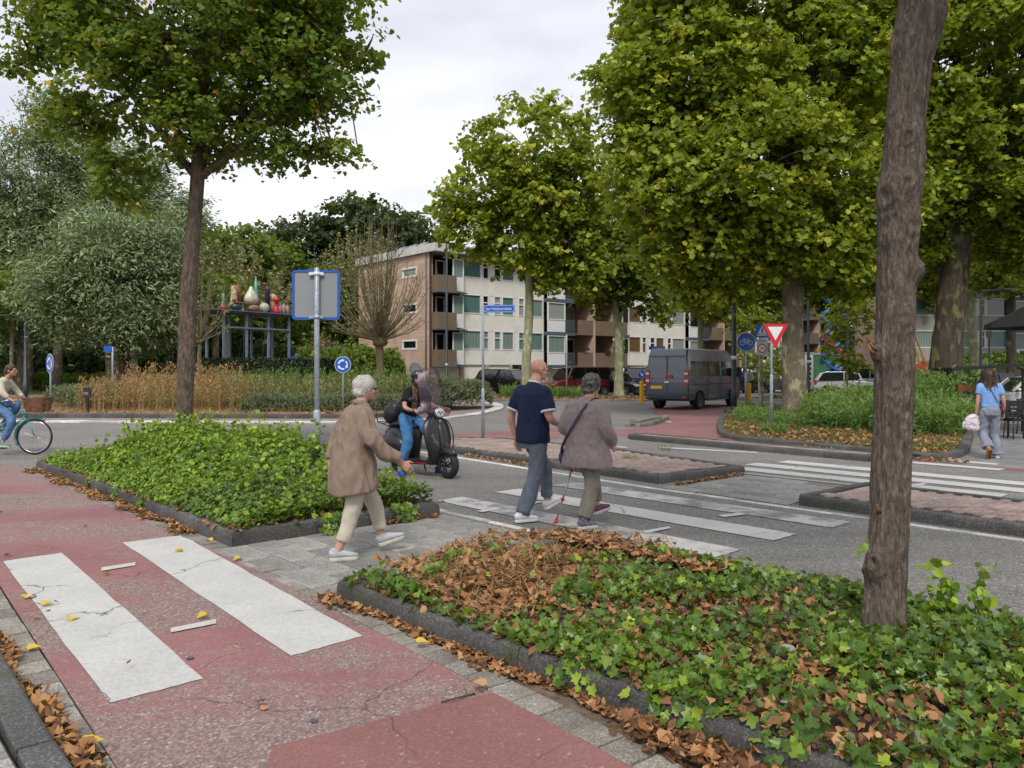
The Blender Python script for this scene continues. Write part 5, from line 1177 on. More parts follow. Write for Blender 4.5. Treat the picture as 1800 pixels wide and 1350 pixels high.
weeds('verge_weeds', [at(880, 0, 44.5), at(1020, 0, 43.8), at(1020, 0, 46), at(880, 0, 47)], 420, .55, 'weed', ls=.2)
litter('verge_leaves', poly_sample([(p.x, p.y) for p in verge], 2500), .1, .14); blades('verge_grass', poly_sample([(p.x, p.y) for p in verge], 3500), .09, .2, 'grass')
litter('far_verge_leaves', poly_sample([(p.x, p.y) for p in verge2], 3000), .1, .2); blades('far_verge_grass', poly_sample([(p.x, p.y) for p in verge2], 16000), .09, .35, 'grass')
for nm, (x, y) in (('kerb_weed', (1160, 744)), ('kerb_weed', (1145, 745)), ('paving_weed', (1103, 818)), ('paving_weed', (1170, 800)), ('kerb_weed', (1112, 750))):
    p = G(x, y); P2 = np.array([p.x, p.y]) + RNG.normal(0, .07, (50, 2)); blades(nm, P2, .1, .14, 'grass', .5)
# small stone in the ivy
m_ = MB().ball((0, 0, 0), (.05, .032, .022), 9); 
for i, v in enumerate(m_.v): m_.v[i] = tuple(V(*v) * (1 + .3 * mnoise.noise(V(*v) * 30)))
p = G(1385, 1205); o = m_.build('stone', simple('grey_stone', (.3, .3, .3), .9)); o.location = (p.x, p.y, .2); tag(o, 'pale grey stone lying among the ivy in the foreground', 'stone')
# dark plastic scraps near the trunk
m_ = MB().ball((0, 0, 0), (.14, .09, .05), 10)
for i, v in enumerate(m_.v): m_.v[i] = tuple(V(*v) * (1 + .7 * mnoise.noise(V(*v) * 18)))
p = G(1415, 752); o = m_.build('plastic_scrap', simple('black_scrap', (.015, .015, .018), .5)); o.location = (p.x, p.y, .14); tag(o, 'crumpled black scrap on the bare earth by the largest plane tree', 'rubbish')
# ================================================================ SIGNS AND LAMPS
galv = MT('galvanised_steel', .45, .35); galv.color(galv.ramp(galv.vor(22), [(0, (.24, .29, .35)), (1, (.42, .47, .53))])); galv = galv.m
sgn_blue = simple('sign_blue', (.008, .095, .46), .35, 0, .02); sgn_grey = simple('sign_back', (.25, .27, .29), .6, 0, .05, 2); sgn_white = simple('sign_white', (.72, .73, .74), .4, 0, .02); sgn_red = simple('sign_red', (.55, .012, .02), .35, 0, .02); black = simple('black', (.012, .012, .013), .5, 0, .05)
pole_dark = simple('lamp_paint', (.035, .05, .065), .45, 0, .1)
def rrect(w, h, r, n=4):
    out = []
    for cx, cy, a0 in ((w / 2 - r, h / 2 - r, 0), (-w / 2 + r, h / 2 - r, 90), (-w / 2 + r, -h / 2 + r, 180), (w / 2 - r, -h / 2 + r, 270)):
        for i in range(n + 1): a = R(a0 + 90 * i / n); out.append((cx + r * math.cos(a), cy + r * math.sin(a)))
    return out
FR = Matrix(((1, 0, 0, 0), (0, 0, -1, 0), (0, 1, 0, 0), (0, 0, 0, 1)))      # sign plane (x, y) -> (x, z), thickness towards the viewer (-y)
def plate(poly, z0, z1, name, mat, parent, M=Matrix.Identity(4)):
    return MB().prism(poly, z0, z1, M=M @ FR).build(name, mat, parent)
def pole(root, h, r=.03, sleeve=0, mat=None):
    m_ = MB().tube([(0, 0, -.05), (0, 0, h - .02), (0, 0, h)], [r, r, r * .6], 14)
    m_.build('pole', mat or galv, root)
    if sleeve: MB().tube([(0, 0, -.04), (0, 0, sleeve), (0, 0, sleeve + .03)], [r * 1.35, r * 1.35, r * 1.02], 14).build('pole_sleeve', mat or galv, root)
def circ(r, n=28): return [(r * math.cos(2 * PI * i / n), r * math.sin(2 * PI * i / n)) for i in range(n)]
def arc_arrow(r, a0, a1, w, hd, n=8):
    """curved arrow polygon from angle a0 to a1 (degrees)"""
    o = [( (r + w / 2) * math.cos(R(a0 + (a1 - a0) * i / n)), (r + w / 2) * math.sin(R(a0 + (a1 - a0) * i / n))) for i in range(n + 1)]
    i_ = [((r - w / 2) * math.cos(R(a0 + (a1 - a0) * i / n)), (r - w / 2) * math.sin(R(a0 + (a1 - a0) * i / n))) for i in range(n + 1)][::-1]
    s = 1 if a1 > a0 else -1; e = R(a1); tx, ty = -math.sin(e) * s, math.cos(e) * s
    tip = [((r + hd) * math.cos(e), (r + hd) * math.sin(e)), (r * math.cos(e) + tx * hd * 1.5, r * math.sin(e) + ty * hd * 1.5), ((r - hd) * math.cos(e), (r - hd) * math.sin(e))]
    return o + tip + i_
def poly3(pts, name, mat, parent, y):   # flat print with a little thickness on a sign face
    bm = bmesh.new(); vs = [bm.verts.new((p[0], y, p[1])) for p in pts]; bm.faces.new(vs); r_ = bmesh.ops.triangulate(bm, faces=bm.faces[:])
    g_ = bmesh.ops.extrude_face_region(bm, geom=bm.faces[:]); bmesh.ops.translate(bm, verts=[v for v in g_['geom'] if isinstance(v, bmesh.types.BMVert)], vec=(0, .0015, 0)); bmesh.ops.recalc_face_normals(bm, faces=bm.faces)
    me = bpy.data.meshes.new(name); bm.to_mesh(me); bm.free(); me.materials.append(mat); o = bpy.data.objects.new(name, me); COL.objects.link(o); o.parent = parent; return o
def text(s, size, mat, parent, loc, name='lettering', al='CENTER', rot=(PI / 2, 0, 0), ext=.001, sx=1):
    c = bpy.data.curves.new(name, 'FONT'); c.body = s; c.size = size; c.align_x = al; c.align_y = 'CENTER'; c.extrude = ext; c.resolution_u = 3
    t = bpy.data.objects.new(name, c); COL.objects.link(t); bpy.context.view_layer.update()
    me = bpy.data.meshes.new_from_object(t.evaluated_get(bpy.context.evaluated_depsgraph_get())); bpy.data.objects.remove(t); bpy.data.curves.remove(c)
    me.materials.clear(); me.materials.append(mat); o = bpy.data.objects.new(name, me); COL.objects.link(o); o.parent = parent; o.location = loc; o.rotation_euler = rot; o.scale = (sx, 1, 1); return o
def P0(x, Y): v = at(x, 0, Y); return (v.x, v.y, 0.0)
# back of the square blue rimmed sign in the left bed
D = 11.0; r_ = empty('traffic_sign', P0(557, D), R(4), 'grey back of a square sign with a bright blue rim on a galvanised post', 'sign')
pole(r_, at(0, 470, D).z, .036, at(0, 724, D).z); zc = (at(0, 475, D).z + at(0, 561, D).z) / 2
M_ = Matrix.Translation((-.02, .06, zc)); w, h = .655, .69
plate(rrect(w - .07, h - .07, .03), -.004, .012, 'sign_panel', sgn_grey, r_, M_)
m_ = MB(); o = rrect(w, h, .05, 5); i_ = rrect(w - .06, h - .06, .03, 5); k = len(o)
vs = [V(p[0], -z, p[1]) for z in (.022, -.01) for ring in (o, i_) for p in ring]; vs = [v + V(-.02, .06, zc) for v in vs]
fs = []
for j in range(k):
    q = (j + 1) % k; fs += [(j, q, k + q, k + j), (2 * k + j, 3 * k + j, 3 * k + q, 2 * k + q), (j, 2 * k + j, 2 * k + q, q), (k + j, k + q, 3 * k + q, 3 * k + j)]
m_.add(vs, fs); m_.build('sign_rim', sgn_blue, r_)
for z in (zc + .29, zc - .31):
    m_ = MB().box((-.11, .0, z - .02), (.09, .045, z + .02)).tube([(0, 0, z - .025), (0, 0, z + .025)], .043, 14); m_.box((-.075, -.005, z - .012), (-.05, .0, z + .012)); m_.box((.045, -.005, z - .012), (.07, .0, z + .012)); m_.build('clamp', sgn_white if z > zc else galv, r_)
# street name sign on the median
D = 18.2; r_ = empty('street_name_sign', P0(849, D), R(-6), 'blue street name plate on a tall thin post standing on the brick median', 'sign')
r_.location.z = .1; pole(r_, at(0, 537, D).z - .08, .028, 1.12)
M_ = Matrix.Translation((.375, -.03, at(0, 543, D).z - .1)); o = plate(rrect(.72, .175, .02), -.008, .008, 'name_plate', sgn_blue, r_, M_)
pi_ = M_ @ V(0, -.0, 0)
m_ = MB(); oo = rrect(.7, .155, .02); ii = rrect(.685, .14, .015); k = len(oo); vs = [V(p[0] + pi_.x, pi_.y - .0095, p[1] + pi_.z) for ring in (oo, ii) for p in ring]; m_.add(vs, [(j, (j + 1) % k, k + (j + 1) % k, k + j) for j in range(k)]); m_.build('plate_border', sgn_white, o)
text('Jan Heijmanslaan', .088, sgn_white, o, (pi_.x, pi_.y - .0095, pi_.z - .002))
# give way sign
D = 20.3; r_ = empty('give_way_sign', P0(1356, D), 0, 'red and white give way triangle on a post at the kerb of the planted corner', 'sign'); r_.location.z = .1
pole(r_, at(0, 570, D).z - .1, .03, at(0, 660, D).z - .1); zc = at(0, 586, D).z - .1
def tri(s): return [(p[0] * s, p[1] * s) for p in ((-.30, .2), (-.315, .22), (-.295, .235), (.295, .235), (.315, .22), (.30, .2), (.015, -.36), (0, -.372), (-.015, -.36))]
M_ = Matrix.Translation((.09, -.04, zc)); o = plate(tri(1.03), -.006, .006, 'sign_plate', sgn_red, r_, M_); poly3([(p[0] * .6 + .09, p[1] * .6 + zc + .035) for p in ((-.325, .22), (.325, .22), (0, -.36))], 'white_field', sgn_white, o, -.0485)
# round bicycle sign
def bike_symbol(par, cx, cz, s, y):
    m_ = MB(); q = lambda x, z: V(cx + x * s, y, cz + z * s)
    for wx in (-.48, .48):
        pts = [q(wx + .3 * math.cos(a), -.12 + .3 * math.sin(a)) for a in np.linspace(0, 2 * PI, 17)]
        for i in range(16): m_.bar(pts[i], pts[i + 1], .055 * s, .002, up=(0, 1, 0))
    for a, b_ in (((-.48, -.12), (-.25, .3)), ((-.25, .3), (-.34, .42)), ((-.34, .42), (-.2, .44)), ((-.28, .25), (.28, .25)), ((-.28, .25), (0, -.14)), ((0, -.14), (.28, .25)), ((0, -.14), (.48, -.12)), ((.48, -.12), (.24, .3)), ((.24, .3), (.22, .4)), ((.12, .4), (.36, .4))):
        m_.bar(q(*a), q(*b_), .055 * s, .002, up=(0, 1, 0))
    return m_.build('bicycle_symbol', sgn_white, par)
D = 30; r_ = empty('bicycle_path_sign', P0(1311, D), 0, 'round blue sign with a white bicycle on a post beside the dark lamp post', 'sign'); r_.location.z = .1; zc = at(0, 601, D).z - .1
pole(r_, zc + .2, .03, at(0, 660, D).z); o = MB().prism(circ(.355, 32), .03, .04, M=Matrix.Translation((0, 0, zc)) @ FR).build('sign_rim', sgn_white, r_)
o = MB().prism(circ(.335, 32), .041, .046, M=Matrix.Translation((0, 0, zc)) @ FR).build('sign_plate', sgn_blue, r_); bike_symbol(o, 0, zc, .30, -.048)
# crossing sign with zone 30 below
D = 35.5; r_ = empty('crossing_sign', P0(1340, D), 0, 'square blue pedestrian crossing sign above a white zone 30 plate on one post', 'sign'); r_.location.z = .05
zc = at(0, 584, D).z; pole(r_, zc + .1, .03); M_ = Matrix.Translation((-.02, -.03, zc)); o = plate(rrect(.58, .58, .04), 0, .012, 'crossing_plate', sgn_blue, r_, M_)
poly3([(-.02 + x, zc + z) for x, z in ((-.24, -.2), (.24, -.2), (0, .25))], 'white_triangle', sgn_white, o, -.0455)
m_ = MB(); y = -.048
m_.prism(circ(.032, 10), 0, .002, M=Matrix.Translation((-.02, y, zc + .125)) @ FR)
for a, b_, w_ in (((0, .09), (0, -.01), .05), ((0, -.01), (-.045, -.1), .024), ((0, -.01), (.05, -.095), .024), ((0, .08), (-.055, .01), .018), ((0, .08), (.055, .015), .018), ((-.2, -.16), (-.15, -.11), .03), ((-.12, -.16), (-.09, -.11), .03), ((-.04, -.16), (-.03, -.12), .03), ((.05, -.16), (.04, -.12), .03), ((.13, -.16), (.1, -.11), .03), ((.2, -.16), (.16, -.11), .03)):
    m_.bar((a[0] - .02, y, a[1] + zc), (b_[0] - .02, y, b_[1] + zc), w_, .002, up=(0, 1, 0))
m_.build('walking_symbol', black, o)
zc2 = at(0, 612, D).z; M_ = Matrix.Translation((-.02, -.03, zc2)); o = plate(rrect(.5, .72, .03), 0, .012, 'zone_plate', simple('zone_white', (.5, .52, .54), .4), r_, M_)
text('ZONE', .12, simple('grey_text', (.2, .21, .22)), o, (-.02, -.046, zc2 + .27)); MB().prism(circ(.205, 24), 0, .002, M=Matrix.Translation((-.02, -.044, zc2 - .06)) @ FR).build('red_ring', sgn_red, o)
o2 = MB().prism(circ(.15, 24), 0, .002, M=Matrix.Translation((-.02, -.0465, zc2 - .06)) @ FR).build('white_disc', sgn_white, o); text('30', .19, black, o, (-.02, -.0495, zc2 - .06))
# roundabout signs
def arrows(par, r, zc, y, sx=1):
    for a0 in (100, 220, 340):
        poly3([(x * sx, z + zc) for x, z in arc_arrow(r * .55, a0 + 70, a0, r * .2, r * .22)], 'arrow', sgn_white, par, y)
D = 27.6; r_ = empty('roundabout_sign', P0(603, D), 0, 'round blue sign with three white circling arrows behind the walking woman in the beige coat', 'sign'); r_.location.z = .12; zc = at(0, 641, D).z - .12
pole(r_, zc + .1, .028); o = MB().prism(circ(.285, 28), .03, .036, M=Matrix.Translation((0, 0, zc)) @ FR).build('sign_rim', sgn_white, r_); o = MB().prism(circ(.27, 28), .037, .043, M=Matrix.Translation((0, 0, zc)) @ FR).build('sign_plate', sgn_blue, r_); arrows(o, .27, zc, -.0445)
D = 30; r_ = empty('roundabout_sign', P0(89, D), R(-41), 'round blue arrow sign seen edge on among dry weeds at the left of the roundabout', 'sign'); r_.location.z = .12; zc = at(0, 639, D).z - .12
pole(r_, zc, .035); o = MB().prism(circ(.37, 28), .03, .036, M=Matrix.Translation((0, 0, zc)) @ FR).build('sign_rim', sgn_white, r_); o = MB().prism(circ(.35, 28), .037, .043, M=Matrix.Translation((0, 0, zc)) @ FR).build('sign_plate', sgn_blue, r_); arrows(o, .35, zc, -.0445)
D = 46; r_ = empty('round_sign_back', P0(729, D), R(25), 'grey back of a round sign behind the rider\'s helmet', 'sign'); zc = at(0, 648, D).z; pole(r_, zc, .03); MB().prism(circ(.36, 24), .03, .045, M=Matrix.Translation((0, 0, zc)) @ FR).build('sign_plate', sgn_grey, r_)
D = 46; r_ = empty('blue_round_sign', P0(517, D), 0, 'top of a small round blue sign peeking over the clipped hedge', 'sign'); zc = at(0, 634, D).z; pole(r_, zc, .03); MB().prism(circ(.3, 24), .03, .045, M=Matrix.Translation((0, 0, zc)) @ FR).build('sign_plate', sgn_blue, r_)
def keep_sign(label, x, Y, ysign, ytop, back=False):
    r_ = empty('keep_right_bollard', P0(x, Y), 0, label, 'bollard', 'yellow bollards with keep right discs'); r_.location.z = .05; yb = simple('bollard_yellow', (.75, .38, .01), .45, 0, .03)
    h = at(0, ytop, Y).z; m_ = MB().prism(rrect(.2, .2, .05), 0, h); m_.build('post', yb, r_); zc = at(0, ysign, Y).z
    MB().tube([(0, 0, h), (0, 0, zc)], .025, 8).build('stem', galv, r_); y0 = -.03
    MB().prism(circ(.2, 24), .02, .026, M=Matrix.Translation((0, 0, zc)) @ FR).build('disc_rim', sgn_white, r_)
    o = MB().prism(circ(.185, 24), .027, .033, M=Matrix.Translation((0, 0, zc)) @ FR).build('disc', sgn_grey if back else sgn_blue, r_)
    if not back: poly3([(x_ * .18, z_ * .18 + zc) for x_, z_ in ((-.55, .3), (-.3, .55), (.15, .1), (.4, .35), (.45, -.5), (-.4, -.42), (-.12, -.16))], 'arrow', sgn_white, o, -.0345)
keep_sign('yellow bollard with a blue arrow disc left of the dark van', 1128, 38, 660, 671); keep_sign('yellow bollard with a grey disc just right of the dark lamp post', 1316, 37, 664, 675, True)
# lamp posts
def lamp(label, x, Y, ytop, arm=0, r=.07, band=None, group='dark lamp posts', base=0):
    r_ = empty('lamp_post', P0(x, Y), 0, label, 'lamp post', group); r_.location.z = base; h = at(0, ytop, Y).z - base
    MB().tube([(0, 0, 0), (0, 0, 1.0), (0, 0, 1.02), (0, 0, h)], [r * 1.25, r * 1.25, r, r * .62], 12).build('pole', pole_dark, r_)
    if arm: m_ = MB().tube([(0, 0, h - .02), (arm * .15, 0, h + .1), (arm, 0, h + .18)], r * .5, 8); m_.build('arm', pole_dark, r_); MB().cbox((arm * 1.25, 0, h + .19), (abs(arm) * .6, .2, .08)).build('lamp_head', pole_dark, r_)
    if band: z = at(0, band, Y).z - base; MB().tube([(0, 0, z - .07), (0, 0, z + .07)], r * .98 + .006, 12).build('number_band', sgn_white, r_)
    return r_
lamp('dark lamp post rising through leaves left of the bicycle sign', 1290, 31.5, 80, .9, .1, 629, base=.1)
lamp('dark lamp post in front of the white flats at the corner balconies', 785, 50, 380, -1.2, .09, 641); lamp('thin dark lamp post with a short arm in front of the weeds at the right', 1724, 38, 515, 1.1, .08)
lamp('thin dark lamp post beside the thick mottled plane trunk', 1421, 38, 500, .9, .08, 636); lamp('dark lamp post at the left edge behind the cyclist', 45, 44, 560, -.9, .1); lamp('grey lamp post left of the raised sculpture', 301, 50, 540, 0, .1)
r_ = empty('signpost', P0(198, 40), 0, 'thin signpost with a small blue plate in the shade of the stout willow', 'sign'); pole(r_, 2.8, .05); MB().cbox((-.2, -.06, 2.7), (.4, .02, .3)).build('plate', sgn_blue, r_)
D = 43.5; r_ = empty('parking_sign_post', P0(996, D), 0, 'thin grey post on the verge in front of the red car', 'post'); pole(r_, at(0, 588, D).z, .045)
p = P0(1148, 52); r_ = empty('street_name_sign', p, 0, 'small blue street name plate just above the roof of the dark van', 'sign'); pole(r_, 3.0, .03); MB().cbox((.25, -.04, 3.05), (1.05, .02, .22)).build('name_plate', sgn_blue, r_); text('Jan Heijmanslaan', .1, sgn_white, r_, (.25, -.055, 3.05))
D = 43; r_ = empty('park_lantern', P0(1739, D), 0, 'small old style lantern on a thin post between the trees at the right', 'lamp post'); m_ = MB().tube([(0, 0, 0), (0, 0, 3.3)], .04, 8); m_.build('pole', pole_dark, r_); MB().lathe([(.02, 3.3), (.14, 3.4), (.18, 3.65), (.2, 3.66), (.08, 3.82), (.0, 3.85)], n=10).build('lantern', sgn_grey, r_)
# dark info panel among the weeds
D = 28.6; r_ = empty('information_panel', P0(154, D), R(-14), 'small dark sign with two yellow lines among the dry weeds', 'sign'); r_.location.z = .12; MB().cbox((0, 0, .28), (.12, .05, .56)).build('post', black, r_); o = MB().cbox((0, -.03, .72), (.31, .03, .36)).build('panel', simple('panel_dark', (.015, .02, .03), .4), r_)
for z in (.72, .67): text('GEMEENTE TUIN', .042, simple('panel_gold', (.45, .36, .06)), o, (0, -.047, z)) if False else MB().cbox((-.03, -.048, z), (.2, .002, .022)).build('text_line', simple('panel_gold', (.45, .36, .06)), o)
r_ = empty('utility_box', P0(680, 40), 0, 'small grey utility box in the grass behind the scooter', 'box'); MB().cbox((0, 0, .55), (.5, .3, 1.1)).build('body', sgn_grey, r_); MB().cbox((0, 0, 1.12), (.54, .34, .05)).build('lid', sgn_white, r_)
# ---- raised platform with oversized vegetables
D = 44.5; steel = simple('platform_steel', (.16, .22, .29), .5, 0, .1); deck_m = simple('platform_deck', (.06, .065, .075), .6)
A = at(392, 543, D - 1.5); B = at(508, 553, D - 4.5); zt = 5.15
A = V(-15.2, 42.0, 0); B = V(-12.74, 45.5, 0)
ax = (B - A).normalized(); ay = V(-ax.y, ax.x, 0); plat = empty('raised_platform', (A.x, A.y, 0), math.atan2(ax.y, ax.x), 'steel platform on tall blue grey posts carrying giant vegetables above the hedge', 'platform')
Lx = (B - A).length; pz = 4.68
for i in range(4):
    for y in (0, 1.5): MB().cbox((Lx * i / 3, y, pz / 2), (.11, .11, pz)).build('post', steel, plat)
MB().box((-1.15, -.25, pz), (Lx + .5, 1.75, pz + .08)).build('deck', deck_m, plat); MB().box((-1.2, -.3, pz + .08), (Lx + .55, 1.8, pz + .12)).build('deck_edge', steel, plat)
for y in (0, 1.5): MB().cbox((Lx / 2, y - .08 if y == 0 else y + .08, 3.9), (Lx, .05, .08)).build('rail', steel, plat)
m_ = MB(); 
for i, j in ((1, 1.6), (2, 2.5)): m_.tube([(Lx * i / 3, .1, pz), (Lx * (j) / 3, 1.5, 2.0)], .03, 6)
m_.build('brace', steel, plat)
def vm(n_, c, r=.35): return simple('glazed_' + n_, c, r, 0, .18, 2.5)
Z = pz + .12
def veg(name, label, x, y, build, mat, z=0):
    v = M2(plat, V(x * .74 - .1, y * .45, Z + z * .46)); m_ = MB(); build(m_); m_.v = [(q[0] * .46, q[1] * .46, q[2] * .46) for q in m_.v]; o = m_.build(name, mat); o.location = v; o.rotation_euler.z = math.atan2(ax.y, ax.x); return tag(o, label, 'sculpture', 'giant vegetables on the platform')
def M2(e, p): return Matrix.Translation(e.location) @ Matrix.Rotation(e.rotation_euler.z, 4, 'Z') @ p
L_ = lambda prof, n=18: (lambda m: m.lathe(prof, n=n))
def ballp(r, h): return [(.01, 0)] + [(r * math.sin(PI * t), h * (1 - math.cos(PI * t)) / 2) for t in (.12, .25, .37, .5, .62, .75, .88, .96)] + [(.01, h)]
veg('red_tomato', 'flattened glossy red vegetable at the left end of the platform', .15, .1, L_(ballp(.46, .55)), vm('red', (.5, .02, .03), .2))
veg('green_stalk', 'pale green knobbly stalk standing behind the red tomato', .45, .9, lambda m: m.tube([(0, 0, 0), (0, 0, .6), (.05, 0, 1.3), (.05, 0, 2.0)], [.18, .17, .14, .12], 10).ball((-.16, 0, 1.5), .1, 8).ball((.18, 0, 1.1), .1, 8), vm('mint', (.22, .42, .33)))
veg('dark_pumpkin', 'dark green round pumpkin under the little table', 1.25, .3, L_(ballp(.62, .95)), vm('dgreen', (.03, .055, .045), .3))
tb = empty('small_table', tuple(M2(plat, V(1.2, .05, Z))), math.atan2(ax.y, ax.x), 'small wooden table with a thick leg among the giant vegetables', 'table'); MB().lathe([(.08, 0), (.06, .1), (.045, .28), (.07, .43)], n=10).build('leg', sgn_grey, tb); MB().cbox((-.14, 0, .45), (.7, .3, .04)).build('table_top', simple('table_wood', (.28, .19, .12)), tb)
veg('red_apple', 'small red fruit lying on the little table', 1.05, .1, L_(ballp(.28, .4)), vm('red2', (.38, .04, .03)), 1.03)
veg('speckled_column', 'tall cream speckled gourd left of the brown one', 1.7, 1.7, L_([(.01, 0), (.42, .05), (.42, 1.2), (.36, 2.2), (.3, 2.9), (.2, 3.1), (.01, 3.15)]), simple('speckled', (.5, .42, .22), .6, 0, .4, 9))
veg('brown_column', 'tall brown bark textured gourd behind the pear shaped one', 2.3, 2.2, L_([(.01, 0), (.36, .05), (.36, 2.6), (.32, 3.1), (.12, 3.25), (.14, 3.35), (.01, 3.4)]), simple('brownc', (.28, .1, .06), .6, 0, .4, 12))
veg('pear_gourd', 'large cream pear shaped gourd in the middle of the platform', 2.75, .7, L_([(.01, 0), (.6, .08), (.85, .5), (.8, .9), (.55, 1.35), (.28, 1.8), (.16, 2.1), (.05, 2.2), (.01, 2.2)]), vm('creamv', (.6, .56, .42)), .9)
veg('grey_pumpkin', 'slate grey pumpkin behind the pear shaped gourd', 3.4, 1.8, L_(ballp(.75, 1.4)), vm('slate', (.12, .16, .19)), .8)
veg('brown_potato', 'long brown potato lying at the front edge of the deck', 2.7, -.05, lambda m: m.ball((0, 0, .42), (.8, .45, .42), 14), simple('potato', (.28, .13, .07), .6))
veg('melon', 'round pale green melon beside the brown potato', 3.65, .1, L_(ballp(.62, 1.22)), vm('melon', (.5, .52, .38)))
veg('green_horn', 'tall turquoise horn with side knobs behind the dark purple column', 3.95, 2.3, lambda m: m.tube([(0, 0, 0), (0, 0, 1.5), (-.05, 0, 2.8), (-.05, 0, 4.3)], [.3, .28, .2, .06], 12).ball((.32, 0, 1.3), .2, 8).ball((-.2, 0, 2.7), .12, 8).ball((.14, 0, 3.3), .1, 8), vm('turq', (.12, .36, .33)), .3)
veg('purple_column', 'dark purple column with a domed head on the platform', 4.35, .9, L_([(.01, 0), (.3, .02), (.27, 2.6), (.29, 2.7), (.29, 3.0), (.2, 3.25), (.01, 3.32)]), vm('purple', (.045, .02, .055), .3))
veg('red_gourd', 'glossy red bottle gourd at the front of the platform', 4.65, -.1, L_([(.01, 0), (.52, .03), (.5, .25), (.28, .75), (.17, 1.1), (.19, 1.3), (.33, 1.5), (.34, 1.75), (.2, 1.95), (.01, 2.0)]), vm('red3', (.55, .01, .05), .15))
veg('yellow_gourd', 'yellow ball on a pale neck right of the purple column', 5.0, 1.3, lambda m: m.ball((0, 0, 2.0), .52, 14).tube([(-.1, 0, 0), (-.1, 0, 1.7)], [.4, .25], 12), vm('yell', (.52, .45, .17)))
for k, x in enumerate((5.05, 5.4, 5.75)): veg('pale_squash', ['leftmost', 'middle', 'rightmost'][k] + ' of three upright pinkish squashes at the right end', x, -.0, L_([(.01, 0), (.2, .02), (.25, .5), (.22, 1.0), (.12, 1.15), (.13, 1.35 - k * .1), (.01, 1.42 - k * .1)]), vm('pinkish%d' % k, (.42, .3, .24)))
veg('orange_root', 'orange brown carrot leaning at the right end of the platform', 5.75, .9, lambda m: m.tube([(0, 0, .1), (.4, 0, .5), (.1, 0, 1.2)], [.12, .3, .2], 10), simple('carrot', (.3, .13, .05), .6))
# ---- bicycle racks and terrace
for i, x in enumerate((1421, 1441, 1458, 1487, 1500)):
    D = 27.5; r_ = empty('bicycle_rack', P0(x, D + .3 * (i % 2)), 0, ['first', 'second', 'third', 'fourth', 'fifth'][i] + ' dark bicycle stand from the left, behind the tall weeds', 'bicycle rack', 'dark bicycle stands'); r_.location.z = .03; s = 1 if i % 2 == 0 else -1
    m_ = MB(); m_.bar((0, 0, 0), (0, 0, .55), .06); m_.bar((0, 0, .5), (.24 * s, 0, 1.0), .05); m_.bar((.24 * s, 0, 1.0), (.30 * s, 0, .9), .05); m_.build('stand', black, r_); m_ = MB()
    for k in (-1, 1): m_.tube(catmull([V(0, 0, .5), V(.12 * k, -.1, .3), V(.22 * k, -.15, .12), V(.12 * k, -.2, .05), V(.08 * k, -.2, .16)], 4), .014, 5)
    m_.build('wheel_holder', black, r_)
def chair(label, x, Y, rz):
    r_ = empty('terrace_chair', P0(x, Y), rz, label, 'chair', 'black terrace chairs'); r_.location.z = .01
    MB().cbox((0, 0, .45), (.46, .44, .04)).build('seat', black, r_); m_ = MB()
    for q in range(5): m_.cbox((0, .22, .54 + q * .085), (.44, .02, .06))
    m_.build('backrest', black, r_)
    for sx in (-1, 1):
        for sy in (-1, 1): MB().tube([(sx * .2, sy * .19, .45), (sx * .23, sy * .23, 0)], .014, 6).build('leg', black, r_)
        MB().tube([(sx * .23, .23, .9), (sx * .25, 0, .66), (sx * .24, -.2, .66), (sx * .22, -.2, .45)], .014, 6).build('armrest', black, r_)
for x, Y, rz, l in ((1772, 19.5, .2, 'black terrace chair nearest to the woman in light blue'), (1790, 19.2, -.1, 'black terrace chair at the right picture edge'), (1812, 20.5, .5, 'black terrace chair just outside the right edge')): chair(l, x, Y, rz)
D = 21.5; r_ = empty('terrace_table', P0(1798, D), 0, 'black terrace table behind the chairs at the right edge', 'table'); MB().cbox((0, 0, .73), (.8, .8, .04)).build('table_top', black, r_); MB().tube([(0, 0, 0), (0, 0, .72)], .04, 8).build('leg', black, r_)
D = 23; r_ = empty('menu_board', P0(1709, D), R(8), 'black chalk board with an orange top strip beside the terrace', 'sign'); MB().cbox((0, 0, .62), (.95, .06, 1.16)).build('board', simple('chalkboard', (.02, .022, .022), .7), r_); MB().cbox((0, -.035, 1.13), (.95, .01, .16)).build('header', simple('header', (.25, .07, .02)), r_)
ch = simple('chalk', (.3, .32, .31)); text('Keuken', .22, ch, r_, (0, -.04, .92)); text('LUNCH', .14, ch, r_, (0, -.04, .68)); text('DINER', .14, ch, r_, (0, -.04, .5))
D = 26; r_ = empty('market_stall', P0(1718, D), 0, 'low black canopy stand behind the chalk board', 'stall'); MB().prism([(-1.5, 1.72), (1.2, 1.85), (1.3, 1.8), (-1.5, 1.62)], 0, 1.2, M=Matrix.Rotation(R(90), 4, 'X')).build('canopy', black, r_)
for x in (-1.3, 1.1): MB().cbox((x, -.6, .85), (.06, .06, 1.7)).build('leg', black, r_)
MB().cbox((-.7, -.6, .7), (1.0, .5, 1.4)).build('cabinet', black, r_)
D = 21; r_ = empty('parasol', P0(1850, D), 0, 'black parasol canopy reaching in at the right edge above the terrace', 'parasol'); h = at(0, 572, D).z; MB().tube([(0, 0, 0), (0, 0, h + .9)], .03, 8).build('pole', black, r_)
m_ = MB(); m_.lathe([(.02, h + .85), (1.6, h + .06), (1.62, h - .06)], n=8, smooth=False); m_.build('canopy', black, r_)
# garden wall / fence behind the terrace
r_ = empty('garden_wall', (28, 50, 0), 0, 'low dark wall behind the parked cars at the far right', 'wall'); MB().box((0, 0, 0), (40, .2, 1.6)).build('wall', simple('far_wall', (.05, .05, .05)), r_)
